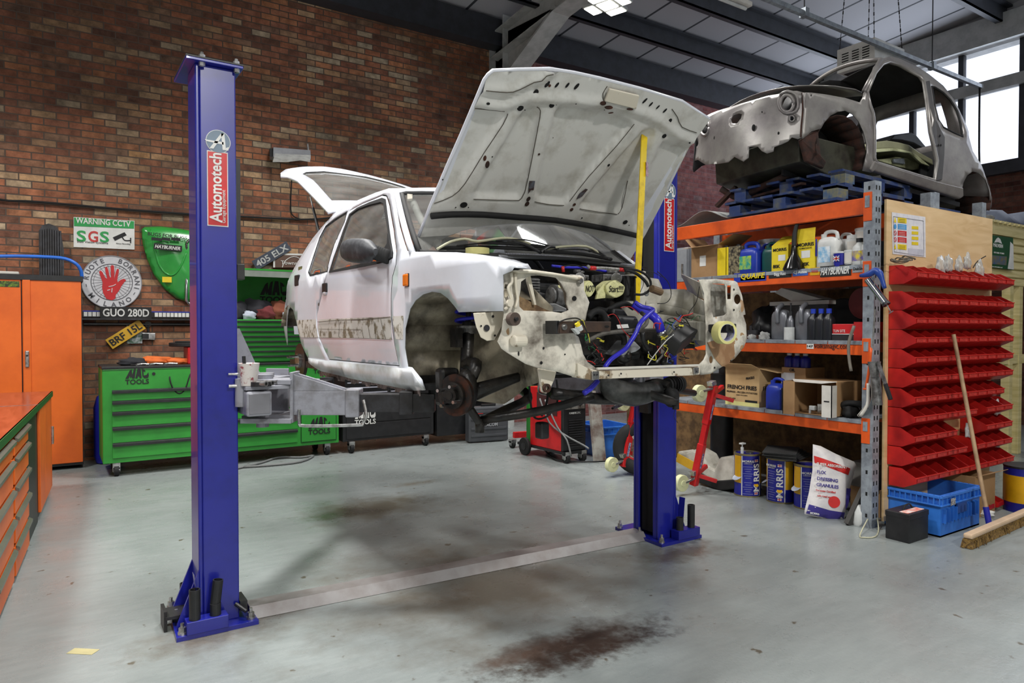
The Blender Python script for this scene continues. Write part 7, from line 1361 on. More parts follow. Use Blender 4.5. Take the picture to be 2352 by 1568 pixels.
bgt('ABSORBS',1908,1144,.015,.065,M_lblw); bgt('30% MORE',1909,1151,.015,.07,M_lblw); bgt('LIQUID',1910,1158,.015,.05,M_lblw)
bgpatch([(1940,1120),(1953,1122),(1946,1160),(1940,1170)],M_pur,'side_stripe')
a=hz(1948,1205,0); tag(obj('dark_plank',MB().bar((a.x,a.y,.0),(5.30,2.93,.44),.07,.035,(0,1,0)),mat('blackened_wood',(70,68,66),.8)),'dark weathered plank leaning between granule bag and upright','plank')
p=hz(1979,1208,0); t=thing('pump_sprayer','small white spray bottle with black trigger and hose at the foot of the upright','spray bottle',(p.x+.03,p.y+.04,0)); c_=V((p.x+.03,p.y+.04,0)); obj('bottle_body',MB().lathe([(.005,0),(.05,0),(.055,.02),(.053,.10),(.03,.145),(.02,.155),(.005,.155)],c_,22),M_wpl,t,smooth=45); obj('spray_head',MB().tube([c_+V((0,0,.15)),c_+V((.01,-.01,.19)),c_+V((.03,-.03,.18)),c_+V((.05,-.06,.08))],.012),M_black,t,smooth=True); obj('steel_lance',MB().tube([c_+V((.03,-.03,.17)),c_+V((.07,-.08,.06))],.006),M_zinc,t)
obj('thin_hose',MB().tube([c_+V((.05,-.06,.08)),hz(1975,1228,.01),hz(1985,1234,.006),hz(2010,1232,.006),hz(2018,1215,.01),c_+V((.08,-.09,.10))],.005),mat('clear_hose',(170,168,140),.4),t,smooth=True)
t=carton('small cardboard box behind the dark plank under the racking',5.45,5.75,2.97,3.22,0,.22,M_card,False); t=carton('dusty white carton stacked on the cardboard box under the racking',5.42,5.7,2.98,3.20,.222,.42,mat('dusty_white_box',(120,118,114),.7),False,name='white_carton')
tag(obj('black_pipe',MB().cyl((5.55,4.62,0),(5.55,4.62,1.05),.11,28).cyl((5.55,4.62,.70),(5.55,4.62,.73),.13,28),M_black,smooth=40),'upright black plastic pipe standing behind the red body stand','pipe')
t=thing('grey_cupboard','tall grey steel cupboard behind the left end of the oil shelf','cupboard',(6.4,5.8,0)); c0=hx(1581,567,6.15); obj('cabinet_body',MB().box((6.15,c0.y,0),(6.6,c0.y+.5,c0.z)),mat('grey_enamel',(150,154,160),.5),t,bevel=.005); obj('door_leaf',MB().box((6.135,c0.y+.01,.1),(6.15,c0.y+.49,c0.z-.02)),MATS['grey_enamel'],t,bevel=.003); obj('door_handle',MB().box((6.12,c0.y+.06,2.1),(6.135,c0.y+.08,2.25)),M_zinc,t); q_=hx(1500,472,6.4); tag(obj('grey_post',MB().box((6.4,q_.y-.1,0),(6.5,q_.y+.1,q_.z)),MATS['grey_enamel']),'flat grey steel post seen just left of the right lift post','post')
# plywood end with bins
pb=tag(obj('plywood_board',MB().box((5.235,RY-.022,.04),(6.98,RY-.004,2.47)),M_plyg),'pale birch plywood board fixed to the rack end carrying the red bins','board')
PYF=RY-.0235
yq=lambda px,py,y=PYF: hy(px,py,y)
def pdecal(l,m,name,parent,off=0.,t_=.0012): P=[yq(*p,PYF-off) for p in l]; return obj(name,MB().prism(P,(0,-t_,0)),m,parent)
sg=tag(obj('safety_sheet',MB().prism([yq(*p) for p in [(2048,487),(2125,498),(2126,591),(2050,583)]],(0,-.0015,0)),mat('white_paper_print',(224,222,226),.5,0,(204,202,212),.35,20)),'white safety instruction sheet pinned to the plywood board','notice')
for i,(y_,m) in enumerate(((505,M_yel),(520,mat('sky_blue_print',(80,160,220),.5)),(535,M_lblr),(550,M_lblr),(566,M_yel))):
    p_=pdecal([(2062,y_-6),(2082,y_-4),(2082,y_+8),(2062,y_+6)],m,'notice_field',sg,.002); c=yq(2056,y_,PYF-.003)
    if m is M_yel: obj('warning_triangle',MB().prism([c+V((-.017,0,-.018)),c+V((.017,0,-.018)),c+V((0,0,.022))],(0,-.001,0)),M_yel,sg)
    elif m is M_lblr: obj('prohibition_ring',MB().ring(c,c-V((0,.001,0)),.019,.015,24),M_lblr,sg); obj('prohibition_bar',MB().bar(c+V((-.012,0,.012)),c+V((.012,0,-.012)),.001,.004,(0,0,1)),M_lblr,sg)
    else: obj('mandatory_disc',MB().cyl(c,c-V((0,.001,0)),.019,24),m,sg)
    for j in range(3): pdecal([(2065,y_-2+j*3.4),(2079,y_-1+j*3.4),(2079,y_-.4+j*3.4),(2065,y_-1.4+j*3.4)],M_lblb if m is M_yel else M_lblw,'text_line',sg,.0035,.0006)
for y_ in (523,535,547,559): pdecal([(2094,y_-4),(2109,y_-3),(2109,y_+4),(2094,y_+3)],M_yel,'load_field',sg,.002)
pdecal([(2086,570),(2122,573),(2122,588),(2086,585)],mat('pale_grey_field',(200,200,212),.6),'title_block',sg,.002); obj('sheet_border',MB().tube([yq(*p,PYF-.003) for p in [(2052,497),(2121,507),(2122,588),(2054,578),(2052,497)]],.0012,4,smooth=0),M_dgrey,sg)
BY0=RY-.0222; BD=.20           # bins hang on the board and stick out towards us
rows=[610,669,713,757,801,845,890,934,978,1022,1066]
zt=[hy(2040,p,BY0).z for p in rows]; print('bin z',[round(z,2) for z in zt])
bx0=5.275; nb=10; bwid=(hy(2330,640,BY0-BD).x-bx0)/nb; bh_=(zt[1]-zt[9])/8*.965
print('bin w',bwid,bh_)
def bin_mesh(w_,h,d_):
    S_=[(0,0),(0,h),(-d_*.48,h),(-d_,h*.58),(-d_,h*.30),(-d_*.55,0)]; q=.003
    mb=MB()
    mb.prism([(0,y,z) for y,z in S_],(q,0,0)); mb.prism([(w_-q,y,z) for y,z in S_],(q,0,0))
    mb.box((q,-q,0),(w_-q,0,h)); mb.box((q,-d_*.55,0),(w_-q,-q,q)); mb.prism([(q,-d_*.55,0),(q,-d_,h*.30),(q,-d_,h*.30+q),(q,-d_*.55,q)],(w_-2*q,0,0)); mb.box((q,-d_,h*.30),(w_-q,-d_+q,h*.58))
    return mb
def make_bin(lab,w_,h,d_):
    t=thing('storage_bin',lab,'storage bin',group='red bins on the plywood board')
    obj('bin_shell',bin_mesh(w_,h,d_),M_red,t); obj('bin_lip',MB().box((-.001,-d_-.006,h*.55),(w_+.001,-d_+.004,h*.60)),mat('bright_red_plastic',(220,52,46),.35),t); obj('label_holder',MB().box((.012,-d_-.004,h*.34),(w_-.012,-d_-.001,h*.53)),mat('worn_red_label',(206,62,54),.45,0,(150,40,36),.4,60),t)
    return t
b0=make_bin('x',bwid*.985,bh_,BD); bfirst=True; random.seed(21)
nth=['top','second','third','fourth','fifth','sixth','seventh','eighth','ninth','tenth','lowest']; cn=['leftmost','second','third','fourth','fifth','sixth','seventh','eighth','ninth','rightmost']
for r in range(11):
    z=zt[r]-bh_
    if r == 0: z=zt[0]-bh_
    for c in range(nb):
        if (r,c) in ((8,5),(8,6),(9,5),(8,4),(6,9),(7,6)): continue
        x=bx0+c*bwid; yy=BY0; rz=0
        if r == 10: yy -= .015; z=zt[10]-bh_-.01
        if (r,c) in ((1,4),(9,6),(10,5)): rz=.04
        if r == 7 and c > 4: yy += -.0; z2=z+.0
        lab='red storage bin, %s from left in the %s row on the plywood' % (cn[c],nth[r])
        if c == 0: lab='leftmost red storage bin of the %s row beside the rack upright' % nth[r]
        if bfirst: b0.location=(x,yy,z); b0['label']=lab; bfirst=False
        else: dup(b0,(x,yy,z),rz,lab)
for i,(px,py,r,m,n_,l_,k_) in enumerate(((2160,612,.06,M_poly,'clear_bag','clear plastic bag standing out of the top bin row at its middle','bag'),(2178,606,.055,M_poly,'clear_bag','rounded clear bag beside the middle one above the top bins','bag'),(2203,606,.05,M_poly,'clear_bag','clear bag folded upright above the top bin row','bag'),(2250,622,.06,M_poly,'clear_bag','crumpled clear bag in the right end of the top bins','bag'),(2222,600,.05,M_poly,'clear_bag','flat tall clear bag leaning in the top bins','bag'),(2290,935,.05,M_lblw,'white_bag','white bag lying on the eighth bin row at right','bag'),(2225,985,.05,M_poly,'clear_bag','clear bag hanging from the gap in the lower bins','bag'))):
    p=yq(px,py,BY0-.11); crumple((p.x,p.y,p.z-.06),r,m,n_,l_,k_,sy=.35,sz=1.5)
tag(obj('cable_tie',MB().tube([yq(2235,615,BY0-.1),yq(2245,600,BY0-.1),yq(2264,588,BY0-.1)],.004),M_rubber),'black cable tie sticking up from the top bins at right','cable tie')
wh=None
for k in range(3):
    P=[]; c=yq(2068+k*8,600,BY0-.09); 
    for i in range(40): a=i*.9; P.append(c+V((math.cos(a)*(.11-.02*k)+.02*math.sin(3*a),math.sin(a)*.05,.012*math.sin(5*a+k)+.0+.012*k)))
    P=[p+V((0,0,-c.z+zt[0]+.03)) for p in P]
    tag(obj('wire_coil',MB().tube(P,.0035,5,smooth=2),mat('dull_cable',(100,92,80),.6),smooth=True),('lowest tangle of grey wire on the top left bins','middle loop of grey wire on the top left bins','upper loop of grey wire on the top left bins')[k],'wire')
a=hz(2150,1240,0); b_=hz(2250,1205,0); ctr=hz(2062,1205,0)
ex3=V((b_.x-a.x,b_.y-a.y,0)); t=thing('blue_crate','large blue stacking crate on the floor under the red bins','crate',(5.55,2.62,0)); CM=crate(t,(5.60,2.655,0),.60,.40,.30,.0,M_crate,10)
P=hy(2093,1150,2.44); decal((5.44,2.435,.245),(1,0,0),EZ,.07,.05,mat('barcode_label',(200,200,204),.5,0,(60,60,64),.5,80),t,'barcode_label'); obj('crate_handle',MB().box((5.50,2.43,.15),(5.64,2.44,.22)),mat('dark_blue_recess',(30,70,140),.5),t)
for i in range(10): obj('crate_web',MB().box((5.33+.055*i,2.43,.10),(5.335+.055*i,2.455,.20)),M_crate,t)
t=thing('car_battery','black car battery with orange-marked lid beside the blue crate','battery',(5.20,2.62,0)); BTM=Matrix.Translation((5.12,2.60,0)) @ Matrix.Rotation(-.0,4,'Z')
p0=hz(2022,1222,0); p1=hz(2068,1243,0); BTM=Matrix.Translation((4.965,2.50,0)) @ Matrix.Rotation(.0,4,'Z')
obj('battery_case',MB().box((0,0,0),(.26,.17,.17),BTM),M_black,t,bevel=.006); ld=obj('battery_lid',MB().box((-.003,-.003,.165),(.263,.173,.205),BTM),M_black,t,bevel=.006); obj('warning_strip',MB().box((.015,.02,.205),(.24,.08,.2075),BTM),mat('orange_white_strip',(220,90,50),.5,0,(226,220,214),.5,20),ld); obj('carry_strap',MB().tube([BTM @ V(p) for p in [(.08,.085,.205),(.10,.085,.235),(.16,.085,.24),(.2,.085,.21)]],.006),M_rubber,ld)
t=thing('storage_bin','lone red storage bin on the floor right of the blue crate','storage bin',(6.4,2.7,0)); p=hz(2275,1185,0)
for i,s_ in enumerate((0,1)):
    if i: t=thing('storage_bin','second red bin on the floor behind the lone one','storage bin',(6.5,2.9,0))
    mb=bin_mesh(.14,.13,.26); mb.T(Matrix.Translation((p.x+.02+.15*i,p.y+.28+.0*i,.0)) @ Matrix.Rotation(.1,4,'Z')); obj('bin_shell',mb,M_red,t)
t=carton('cardboard box behind the blue crate on the floor',6.05,6.40,2.55,2.80,0,.33,M_card,True,[[(6.05,2.55,.33),(6.4,2.55,.33),(6.38,2.45,.37),(6.07,2.45,.37)]])
crumple((p.x-.03,p.y+.02,0),.07,M_lblw,'white_rag','crumpled white rag on the floor at the broom foot','rag',sz=.5)
h0=hz(2222,1250,.03); h1=hz(2380,1180,.03)
t=thing('broom','wide bristle broom on the floor with its long handle leaning on the red bins','broom',h0)
d_=(h1-h0).normalized(); n_=V((-d_.y,d_.x,0)); obj('bristle_block',MB().prism([h0+V((0,0,-.028))-n_*.03,h0+V((0,0,.035))-n_*.015,h0+V((0,0,.035))+n_*.03,h0+V((0,0,-.028))+n_*.04],h1-h0),mat('brown_bristles',(150,118,60),.9,0,(84,62,34),.5,60,bump=.8,bscale=120),t); obj('broom_stock',MB().bar(h0+V((0,0,.055)),h1+V((0,0,.055)),.06,.035),mat('bare_wood',(206,178,148),.6),t,bevel=.012)
random.seed(4)
for k in range(90):
    f=random.random(); s_=random.uniform(-.035,.035); c=h0.lerp(h1,f)+n_*s_; obj('bristle_tuft',MB().cyl(c+V((0,0,.02)),c+n_*(s_*.4)+V((random.uniform(-.006,.006),0,-.03)),.006,5,r2=.002),MATS['brown_bristles'],t)
hb0=hz(2272,1205,.07); hb1=yq(2190,768,BY0-BD-.03); obj('broom_handle',MB().cyl(hb0.lerp(hb1,.05),hb1,.0145,16),mat('worn_ash_handle',(176,146,112),.55,0,(140,112,84),.4,8),t,smooth=40); obj('handle_socket',MB().cyl(hb0.lerp(hb1,-.04),hb0.lerp(hb1,.09),.02,14),M_mblue,t)
p=hz(2352,1183,0); t=thing('oil_bucket','blue and yellow lubricant bucket cut by the right edge of the picture','bucket',(p.x+.09,p.y+.1,0)); c=V((p.x+.18,p.y+.06,0)); obj('bucket_body',MB().cyl(c,c+V((0,0,.36)),.15,36),M_mblue,t,smooth=40); obj('label_wrap',MB().ring(c+V((0,0,.08)),c+V((0,0,.30)),.152,.149,36),M_gold,t,smooth=40); obj('bucket_lid',MB().cyl(c+V((0,0,.36)),c+V((0,0,.375)),.153,36),M_black,t)
# bare vintage small-car shell on top of the racking
YA,PI_,RO=-.146,.108,-.007
FM=Matrix(((math.cos(YA)*math.cos(PI_),-math.sin(YA),math.cos(YA)*math.sin(PI_),4.82),(math.sin(YA)*math.cos(PI_),math.cos(YA),math.sin(YA)*math.sin(PI_),3.429),(-math.sin(PI_),0,math.cos(PI_),2.767),(0,0,0,1)))
FW=1.32
def ti(s,z): return .24*max(0,(z-.78)/.5)**1.15+.02*min(1,max(0,(s-2.5)/.3))**2*3+.03*max(0,(.25-z)/.1)
def FS(x,y):
    px,py=1560+x/2.9697,100+y/2.9697; t=0.
    for _ in range(25): q=hf(FM,px,py,1,t); t=.6*t+.4*min(.5,ti(q.x,q.z))
    return q
fs=lambda l: [(lambda q: (q.x,q.z))(FS(*p)) for p in l]
ff=lambda s_: (lambda s,z: FM @ V((s,(ti(s,z) if s_ < 0 else FW-ti(s,z)),z)))
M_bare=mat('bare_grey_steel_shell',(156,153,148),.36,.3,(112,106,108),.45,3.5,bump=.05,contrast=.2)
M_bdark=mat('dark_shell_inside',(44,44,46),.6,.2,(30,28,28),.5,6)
M_brust=mat('rusty_shell_edge',(70,40,30),.85,0,(40,30,26),.5,16)
fiat=thing('car_shell','bare grey metal shell of a small rounded vintage car on top of the racking','car shell',(6.2,3.9,2.65))
bodyp=fs([(845,335),(900,335),(1000,348),(1130,372),(1230,402),(1262,325),(1325,160),(1375,105),(1440,90),(1500,103),(1620,158),(1700,210),(1800,290),(1870,380),(1930,500),(1975,640),(2000,735),(2060,830),(2100,950),(2130,1050),(2128,1110),(2112,1140),(2120,1080),(2112,1000),(2088,930),(2040,882),(2000,872),(1962,900),(1936,950),(1925,1000),(1928,1045),(1905,1060),(1870,1050),(1740,1010),(1320,872),(1305,880),(1248,868),(1265,800),(1278,740),(1275,680),(1255,600),(1222,530),(1180,482),(1130,458),(1080,466),(1030,492),(990,535),(965,580),(900,600),(842,650),(835,620),(850,450)])
doorh=fs([(1280,335),(1335,200),(1385,140),(1430,124),(1500,144),(1640,220),(1668,262),(1690,400),(1712,600),(1735,700),(1758,800),(1740,935),(1345,815),(1328,780),(1330,600),(1320,480),(1300,425)])
qw=fs([(1722,293),(1745,300),(1800,335),(1850,385),(1895,460),(1920,550),(1932,636),(1870,608),(1800,572),(1765,520),(1740,420)])
print('fiat side s,z',[tuple(round(v,2) for v in p) for p in bodyp[:8]],[tuple(round(v,2) for v in p) for p in doorh[::4]])
sp_=obj('side_panel',sheet(bodyp,[doorh,qw],.05,ff(-1)),M_bare,fiat,smooth=40,solid=.008)
rimw=lambda poly,r,m,par: obj('opening_rim',MB().tube([ff(-1)(*p) for p in poly]+[ff(-1)(*poly[0])],r,8,smooth=1),m,par,smooth=True)
rimw(doorh,.018,M_bare,sp_); rimw(qw,.010,M_rubber,sp_)
farside=[p for p in bodyp]
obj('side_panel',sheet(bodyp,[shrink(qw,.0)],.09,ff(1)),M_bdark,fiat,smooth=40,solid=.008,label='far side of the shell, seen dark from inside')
obj('door_pillar',MB().prism([ff(-1)(*p)+FM.to_3x3() @ V((0,.004,0)) for p in fs([(1668,262),(1700,255),(1722,400),(1740,520),(1775,590),(1803,640),(1800,760),(1785,930),(1745,940),(1758,800),(1735,700),(1712,600),(1690,400)])],FM.to_3x3() @ V((0,-.02,0))),mat('dark_pillar_steel',(88,86,86),.5,.3),fiat,bevel=.006)
for x,y in ((1762,632),(1752,697),(1768,697)): q=FS(x,y); c=FM @ V((q.x,q.y-.022,q.z)); obj('pillar_hole',MB().cyl(c,c+FM.to_3x3() @ V((0,-.002,0)),.010,12),M_dark,fiat)
def loop(s,z,e,n=12,dz=.05,ds=.0): return [FM @ V((s+ds*(1-(2*i/n-1)**2),ti(s,z)+(FW-2*ti(s,z))*i/n,z+dz*(1-(2*i/n-1)**2))) for i in range(n+1)]
qA=FS(1375,110); print('roof front',qA,'A base',FS(1262,325))
obj('windscreen_header',MB().tube(loop(qA.x,qA.z,0,ds=-.05),.022,8,smooth=1),M_bare,fiat,smooth=True)
qB=FS(1262,325); obj('windscreen_pillar',MB().tube([FM @ V((qB.x,FW-ti(qB.x,qB.z),qB.z)),FM @ V((qB.x+.16,FW-ti(0,(qA.z+qB.z)/2)-.01,(qA.z+qB.z)/2+.08)),FM @ V((qA.x,FW-ti(qA.x,qA.z),qA.z))],.022,8),M_bare,fiat,smooth=True)
obj('windscreen_pillar',MB().tube([FM @ V((qB.x,ti(qB.x,qB.z),qB.z)),FM @ V((qA.x,ti(qA.x,qA.z),qA.z))],.022,8),M_bare,fiat,smooth=True)
prof=fs([(1440,90),(1500,103),(1620,158),(1700,210),(1800,290),(1870,380),(1930,500),(1975,640),(2000,735),(2060,830),(2100,950),(2128,1100)])
def tail(i0,i1,nm,m,hole=None):
    n=14; P=[]
    for s,z in prof[i0:i1]: P += [FM @ V((s+.05*(1-(2*k/n-1)**2)*(1 if s > 2.2 else 0),ti(s,z)+(FW-2*ti(s,z))*k/n,z+.035*(1-(2*k/n-1)**2)*(1 if s < 2.4 else 0))) for k in range(n+1)]
    r_=i1-i0; F_=[(j*(n+1)+k,j*(n+1)+k+1,(j+1)*(n+1)+k+1,(j+1)*(n+1)+k) for j in range(r_-1) for k in range(n) if not (hole and hole[0] <= j < hole[1] and hole[2] <= k < hole[3])]
    bm=MB().add(P,F_); return obj(nm,bm,m,fiat,smooth=True,solid=.01)
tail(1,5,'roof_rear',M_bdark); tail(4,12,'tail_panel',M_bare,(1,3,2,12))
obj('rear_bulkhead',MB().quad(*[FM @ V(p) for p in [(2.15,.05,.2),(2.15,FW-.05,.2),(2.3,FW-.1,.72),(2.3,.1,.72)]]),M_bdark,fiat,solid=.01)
cw=lambda s,z: z
P=[]; n=10
for s,z,w0 in ((.30,.80,.04),(.55,.86,.05),(.80,.90,.06),(.98,.90,.08)):
    P += [FM @ V((s-.10*(1-(2*k/n-1)**2)*(1 if s < .9 else .5),w0+(FW-2*w0)*k/n,z-.05+.07*(1-(2*k/n-1)**2))) for k in range(n+1)]
obj('front_lid',MB().add(P,[(j*(n+1)+k,j*(n+1)+k+1,(j+1)*(n+1)+k+1,(j+1)*(n+1)+k) for j in range(3) for k in range(n)]),M_bare,fiat,smooth=True,solid=.008)
def fsurf(t): return .02+.16*abs((t-.66)/.66)**2.4
def FN(x,y):
    px,py=1560+x/2.9697,100+y/2.9697; s=.05
    for _ in range(25): q=hf(FM,px,py,0,s); s=.6*s+.4*fsurf(min(1.5,max(-.2,q.y)))
    return q
fn=lambda l: [(lambda q: (q.y,q.z))(FN(*p)) for p in l]
face=fn([(850,335),(800,322),(735,322),(690,340),(600,355),(500,385),(350,430),(180,488),(150,540),(110,620),(90,690),(92,770),(100,800),(130,792),(180,826),(260,818),(330,808),(375,772),(440,805),(478,780),(480,706),(540,702),(570,735),(605,752),(650,738),(655,708),(700,690),(745,668),(770,640),(810,652),(838,640),(850,450)])
hl1=[(740+46*math.cos(a),410+58*math.sin(a)) for a in [2*PI*i/24 for i in range(24)]]; hl2=[(178+30*math.cos(a),575+52*math.sin(a)) for a in [2*PI*i/20 for i in range(20)]]
h3=[(358,520),(375,490),(410,478),(430,482),(425,510),(400,545),(368,548)]; h4=[(772+18*math.cos(a),512+20*math.sin(a)) for a in [2*PI*i/14 for i in range(14)]]; h5=[(115+10*math.cos(a),680+20*math.sin(a)) for a in [2*PI*i/12 for i in range(12)]]
fp_=obj('nose_panel',sheet(face,[fn(hl1),fn(hl2),fn(h3),fn(h4),fn(h5)],.035,lambda t,z: FM @ V((fsurf(t)+.03*max(0,(z-.62)/.2)-.012*math.sin(6*t)*math.sin(9*z),t,z))),M_bare,fiat,smooth=50,solid=.007)
for hl,r_ in ((hl1,.014),(hl2,.014),(h4,.006)):
    P=[FM @ V((fsurf(t)-.006,t,z)) for t,z in fn(hl)]; obj('lamp_ring',MB().tube(P+[P[0]],r_,8,smooth=1),M_bare,fp_,smooth=True)
for hl,d in ((hl1,.14),(hl2,.12)):
    P=fn(hl); c=(sum(p[0] for p in P)/len(P),sum(p[1] for p in P)/len(P)); obj('lamp_bowl',MB().lathe([(.001,0),(.05,.01),(.085,.09)],(0,0,0),24,M=FM @ Matrix.Translation((fsurf(c[0])+.12,c[0],c[1])) @ Matrix.Rotation(-PI/2,4,'Y')),M_bdark,fp_,smooth=True)
P=fn([(690,350),(740,325),(800,350),(815,410),(800,460),(740,478),(690,450),(680,400)]); obj('lamp_surround',MB().tube([FM @ V((fsurf(t)-.004,t,z)) for t,z in P+[P[0]]],.012,8,smooth=2),M_bare,fp_,smooth=True)
for x,y,r_ in ((512,575,.022),(248,645,.016),(682,612,.010),(570,468,.006),(905,355,.006)): q=FN(x,y); c=FM @ V((fsurf(q.y)-.008,q.y,q.z)); obj('rust_hole',MB().ell(c,(.006,r_*.8,r_*1.3),10),M_dark,fp_)
P=[FM @ V((fsurf(t)-.008,t,z)) for t,z in fn([(845,338),(848,450),(838,560),(835,640)])]; obj('rust_seam',MB().tube(P,.007,6),M_brust,fp_)
bx_=lambda s0,t0,z0,s1,t1,z1: MB().box((s0,t0,z0),(s1,t1,z1),FM)
obj('front_floor',MB().prism([FM @ V(p) for p in [(.24,.10,.36),(.30,.12,.14),(.95,.12,.05),(.95,.12,.40)]],FM.to_3x3() @ V((0,1.0,0))),mat('olive_underseal',(64,64,52),.5,.1,(40,36,30),.5,8),fiat,bevel=.01)
mb=MB(); n=12; wc_=FS(1120,720)
for i in range(n):
    a0=PI*(-.12+1.24*i/n); a1=PI*(-.12+1.24*(i+1)/n); R_=.29; p=lambda a,t: FM @ V((wc_.x+R_*math.cos(a),t,wc_.z+R_*.98*math.sin(a)+.0)); mb.quad(p(a0,.02),p(a1,.02),p(a1,.34),p(a0,.34))
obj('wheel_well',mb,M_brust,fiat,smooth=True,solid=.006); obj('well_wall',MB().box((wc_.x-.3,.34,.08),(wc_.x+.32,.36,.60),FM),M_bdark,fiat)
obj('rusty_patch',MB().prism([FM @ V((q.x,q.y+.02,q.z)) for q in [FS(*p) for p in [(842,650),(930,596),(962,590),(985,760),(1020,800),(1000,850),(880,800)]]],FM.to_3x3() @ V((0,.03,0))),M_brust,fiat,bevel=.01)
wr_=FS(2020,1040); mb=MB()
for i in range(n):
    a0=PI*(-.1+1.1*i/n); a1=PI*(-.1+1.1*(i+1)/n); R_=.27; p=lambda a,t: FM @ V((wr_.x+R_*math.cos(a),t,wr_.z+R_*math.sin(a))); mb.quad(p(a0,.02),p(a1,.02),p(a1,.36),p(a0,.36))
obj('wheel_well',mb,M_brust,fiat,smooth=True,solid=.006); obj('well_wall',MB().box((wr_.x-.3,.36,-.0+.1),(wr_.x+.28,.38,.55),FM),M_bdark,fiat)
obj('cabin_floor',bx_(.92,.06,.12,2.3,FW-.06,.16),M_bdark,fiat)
obj('sill',MB().prism([FM @ V((q.x,q.y-.02,q.z)) for q in [FS(*p) for p in [(1320,800),(1345,815),(1740,938),(1800,955),(1925,985),(1928,1045),(1905,1060),(1870,1050),(1740,1010),(1320,872),(1305,880),(1290,860)]]],FM.to_3x3() @ V((0,.05,0))),M_bare,fiat,bevel=.01)
obj('axle_stub',MB().tube([hz(1690,410,2.72) if False else FM @ V((.42,.35,.10)),FM @ V((.40,.75,.02)),FM @ V((.45,.95,.0)),FM @ V((.35,1.1,.1))],.03),M_brust,fiat,smooth=True); obj('axle_arm',MB().bar(FM @ V((.40,.95,.10)),FM @ V((.36,1.15,-.06)),.05,.03),M_brust,fiat); obj('leaf_spring',MB().bar(FM @ V((.45,.2,-.0)),FM @ V((.45,1.1,-.03)),.06,.02),M_brust,fiat)
M_gdoor=mat('pale_green_door_inner',(196,200,160),.4,0,(130,130,96),.4,7)
def insidepoly(l,t): return [(lambda q: FM @ V((q.x,t,q.z)))(hf(FM,1560+x/2.9697,100+y/2.9697,1,t)) for x,y in l]
for i,(l,l2,lab) in enumerate((([(1318,690),(1330,672),(1420,660),(1500,672),(1570,690),(1640,740),(1730,790),(1735,830),(1620,770),(1560,740),(1460,715),(1320,722)],[(1325,722),(1460,715),(1560,738),(1610,765),(1700,840),(1640,820),(1560,750),(1450,735),(1330,745)],'upper pale green car door stowed inside the bare shell'),([(1345,790),(1400,785),(1480,772),(1560,780),(1650,815),(1680,820),(1676,850),(1600,862),(1500,840),(1380,805)],[(1450,790),(1520,782),(1530,825),(1455,815)],'lower cream car door with latch plates inside the bare shell'))):
    t=tag(obj('loose_door',MB().prism(insidepoly(l,.30+.1*i),FM.to_3x3() @ V((0,.5,.03))),M_gdoor if i else mat('dusty_grey_green_door',(150,150,120),.4),bevel=.01),lab,'car door')
    obj('door_frame',MB().prism(insidepoly(l2,.29+.1*i),FM.to_3x3() @ V((0,-.02,0))),M_gdoor if not i else M_galv,t,bevel=.004)
tag(obj('black_seat_part',MB().prism(insidepoly([(1440,655),(1470,620),(1585,605),(1620,625),(1700,720),(1690,730),(1600,680),(1520,660)],.6),FM.to_3x3() @ V((0,.35,0))),M_black,bevel=.01),'black angular panel on top of the stowed doors','panel')
# pallets
M_bpal=mat('worn_blue_pallet',(26,50,100),.75,0,(84,86,80),.30,9)
def pallet(lab,M):
    t=thing('wooden_pallet',lab,'pallet',M=M,group='blue pallets under the shell')
    for i in range(6): obj('deck_board',MB().box((.0,.02+i*.19,.115),(1.15,.14+i*.19,.135),M),M_bpal,t)
    for j in range(3):
        for i in range(3): obj('pallet_block',MB().box((.0+j*.50,.0+i*.46,.022),(.15+j*.50,.12+i*.46,.115),M),M_bpal if (i+j) % 3 else mat('worn_pallet_block',(120,116,84),.8,0,(50,80,120),.4,12),t)
        obj('base_board',MB().box((.0+j*.50,.0,.0),(.12+j*.50,1.06,.022),M),M_bpal,t)
    for i in range(3): obj('stringer_board',MB().box((.0,.0+i*.46,.095),(1.15,.12+i*.46,.115),M),M_bpal,t)
    return t
pallet('lower blue wooden pallet lying on the racking under the shell nose',Matrix.Translation((5.13,3.16,2.505)))
pallet('upper blue wooden pallet between the lower one and the shell nose',Matrix.Translation((5.30,3.2,2.645)) @ Matrix.Rotation(.05,4,'Z'))
t=thing('wooden_pallet','dark blue pallet under the rear of the shell at the plywood end','pallet',(6.7,3.6,2.5)); obj('deck_board',MB().box((6.3,3.1,2.56),(7.0,4.2,2.58)),M_bpal,t); obj('pallet_block',MB().box((6.3,3.1,2.505),(6.45,3.3,2.56)),M_bpal,t); obj('pallet_block',MB().box((6.85,3.1,2.505),(7.0,3.3,2.56)),M_bpal,t)
# timber shed, cover, poster
a=hz(2310,1100,0); SY=3.6
lx=lambda px: hy(px,700,SY).x
sz=lambda px,py: hy(px,py,SY).z
shed=thing('timber_shed','pale timber shed front with horizontal boards beyond the red bins','shed',(lx(2300),SY+.5,0))
xl,xr=lx(2262),lx(2262)+2.6; ztop=sz(2300,515); zlow=sz(2300,655)
for i in range(6): z0=zlow+(ztop-zlow-.12)*i/6; obj('cladding_board',MB().prism([(xl,SY,z0),(xl,SY+.02,z0),(xl,SY+.012,z0+(ztop-zlow-.12)/6),(xl,SY+.0,z0+(ztop-zlow-.12)/6-.012),(xl,SY-.012,z0+.01)],(xr-xl,0,0)),M_pine,shed)
obj('top_plank',MB().box((xl,SY-.02,ztop-.13),(xr,SY+.02,ztop)),M_pine,shed); 
for i in range(16): obj('batten',MB().box((xl+.02+i*.12,SY-.05,ztop),(xl+.10+i*.12,SY+.9,ztop+.025)),M_pine,shed)
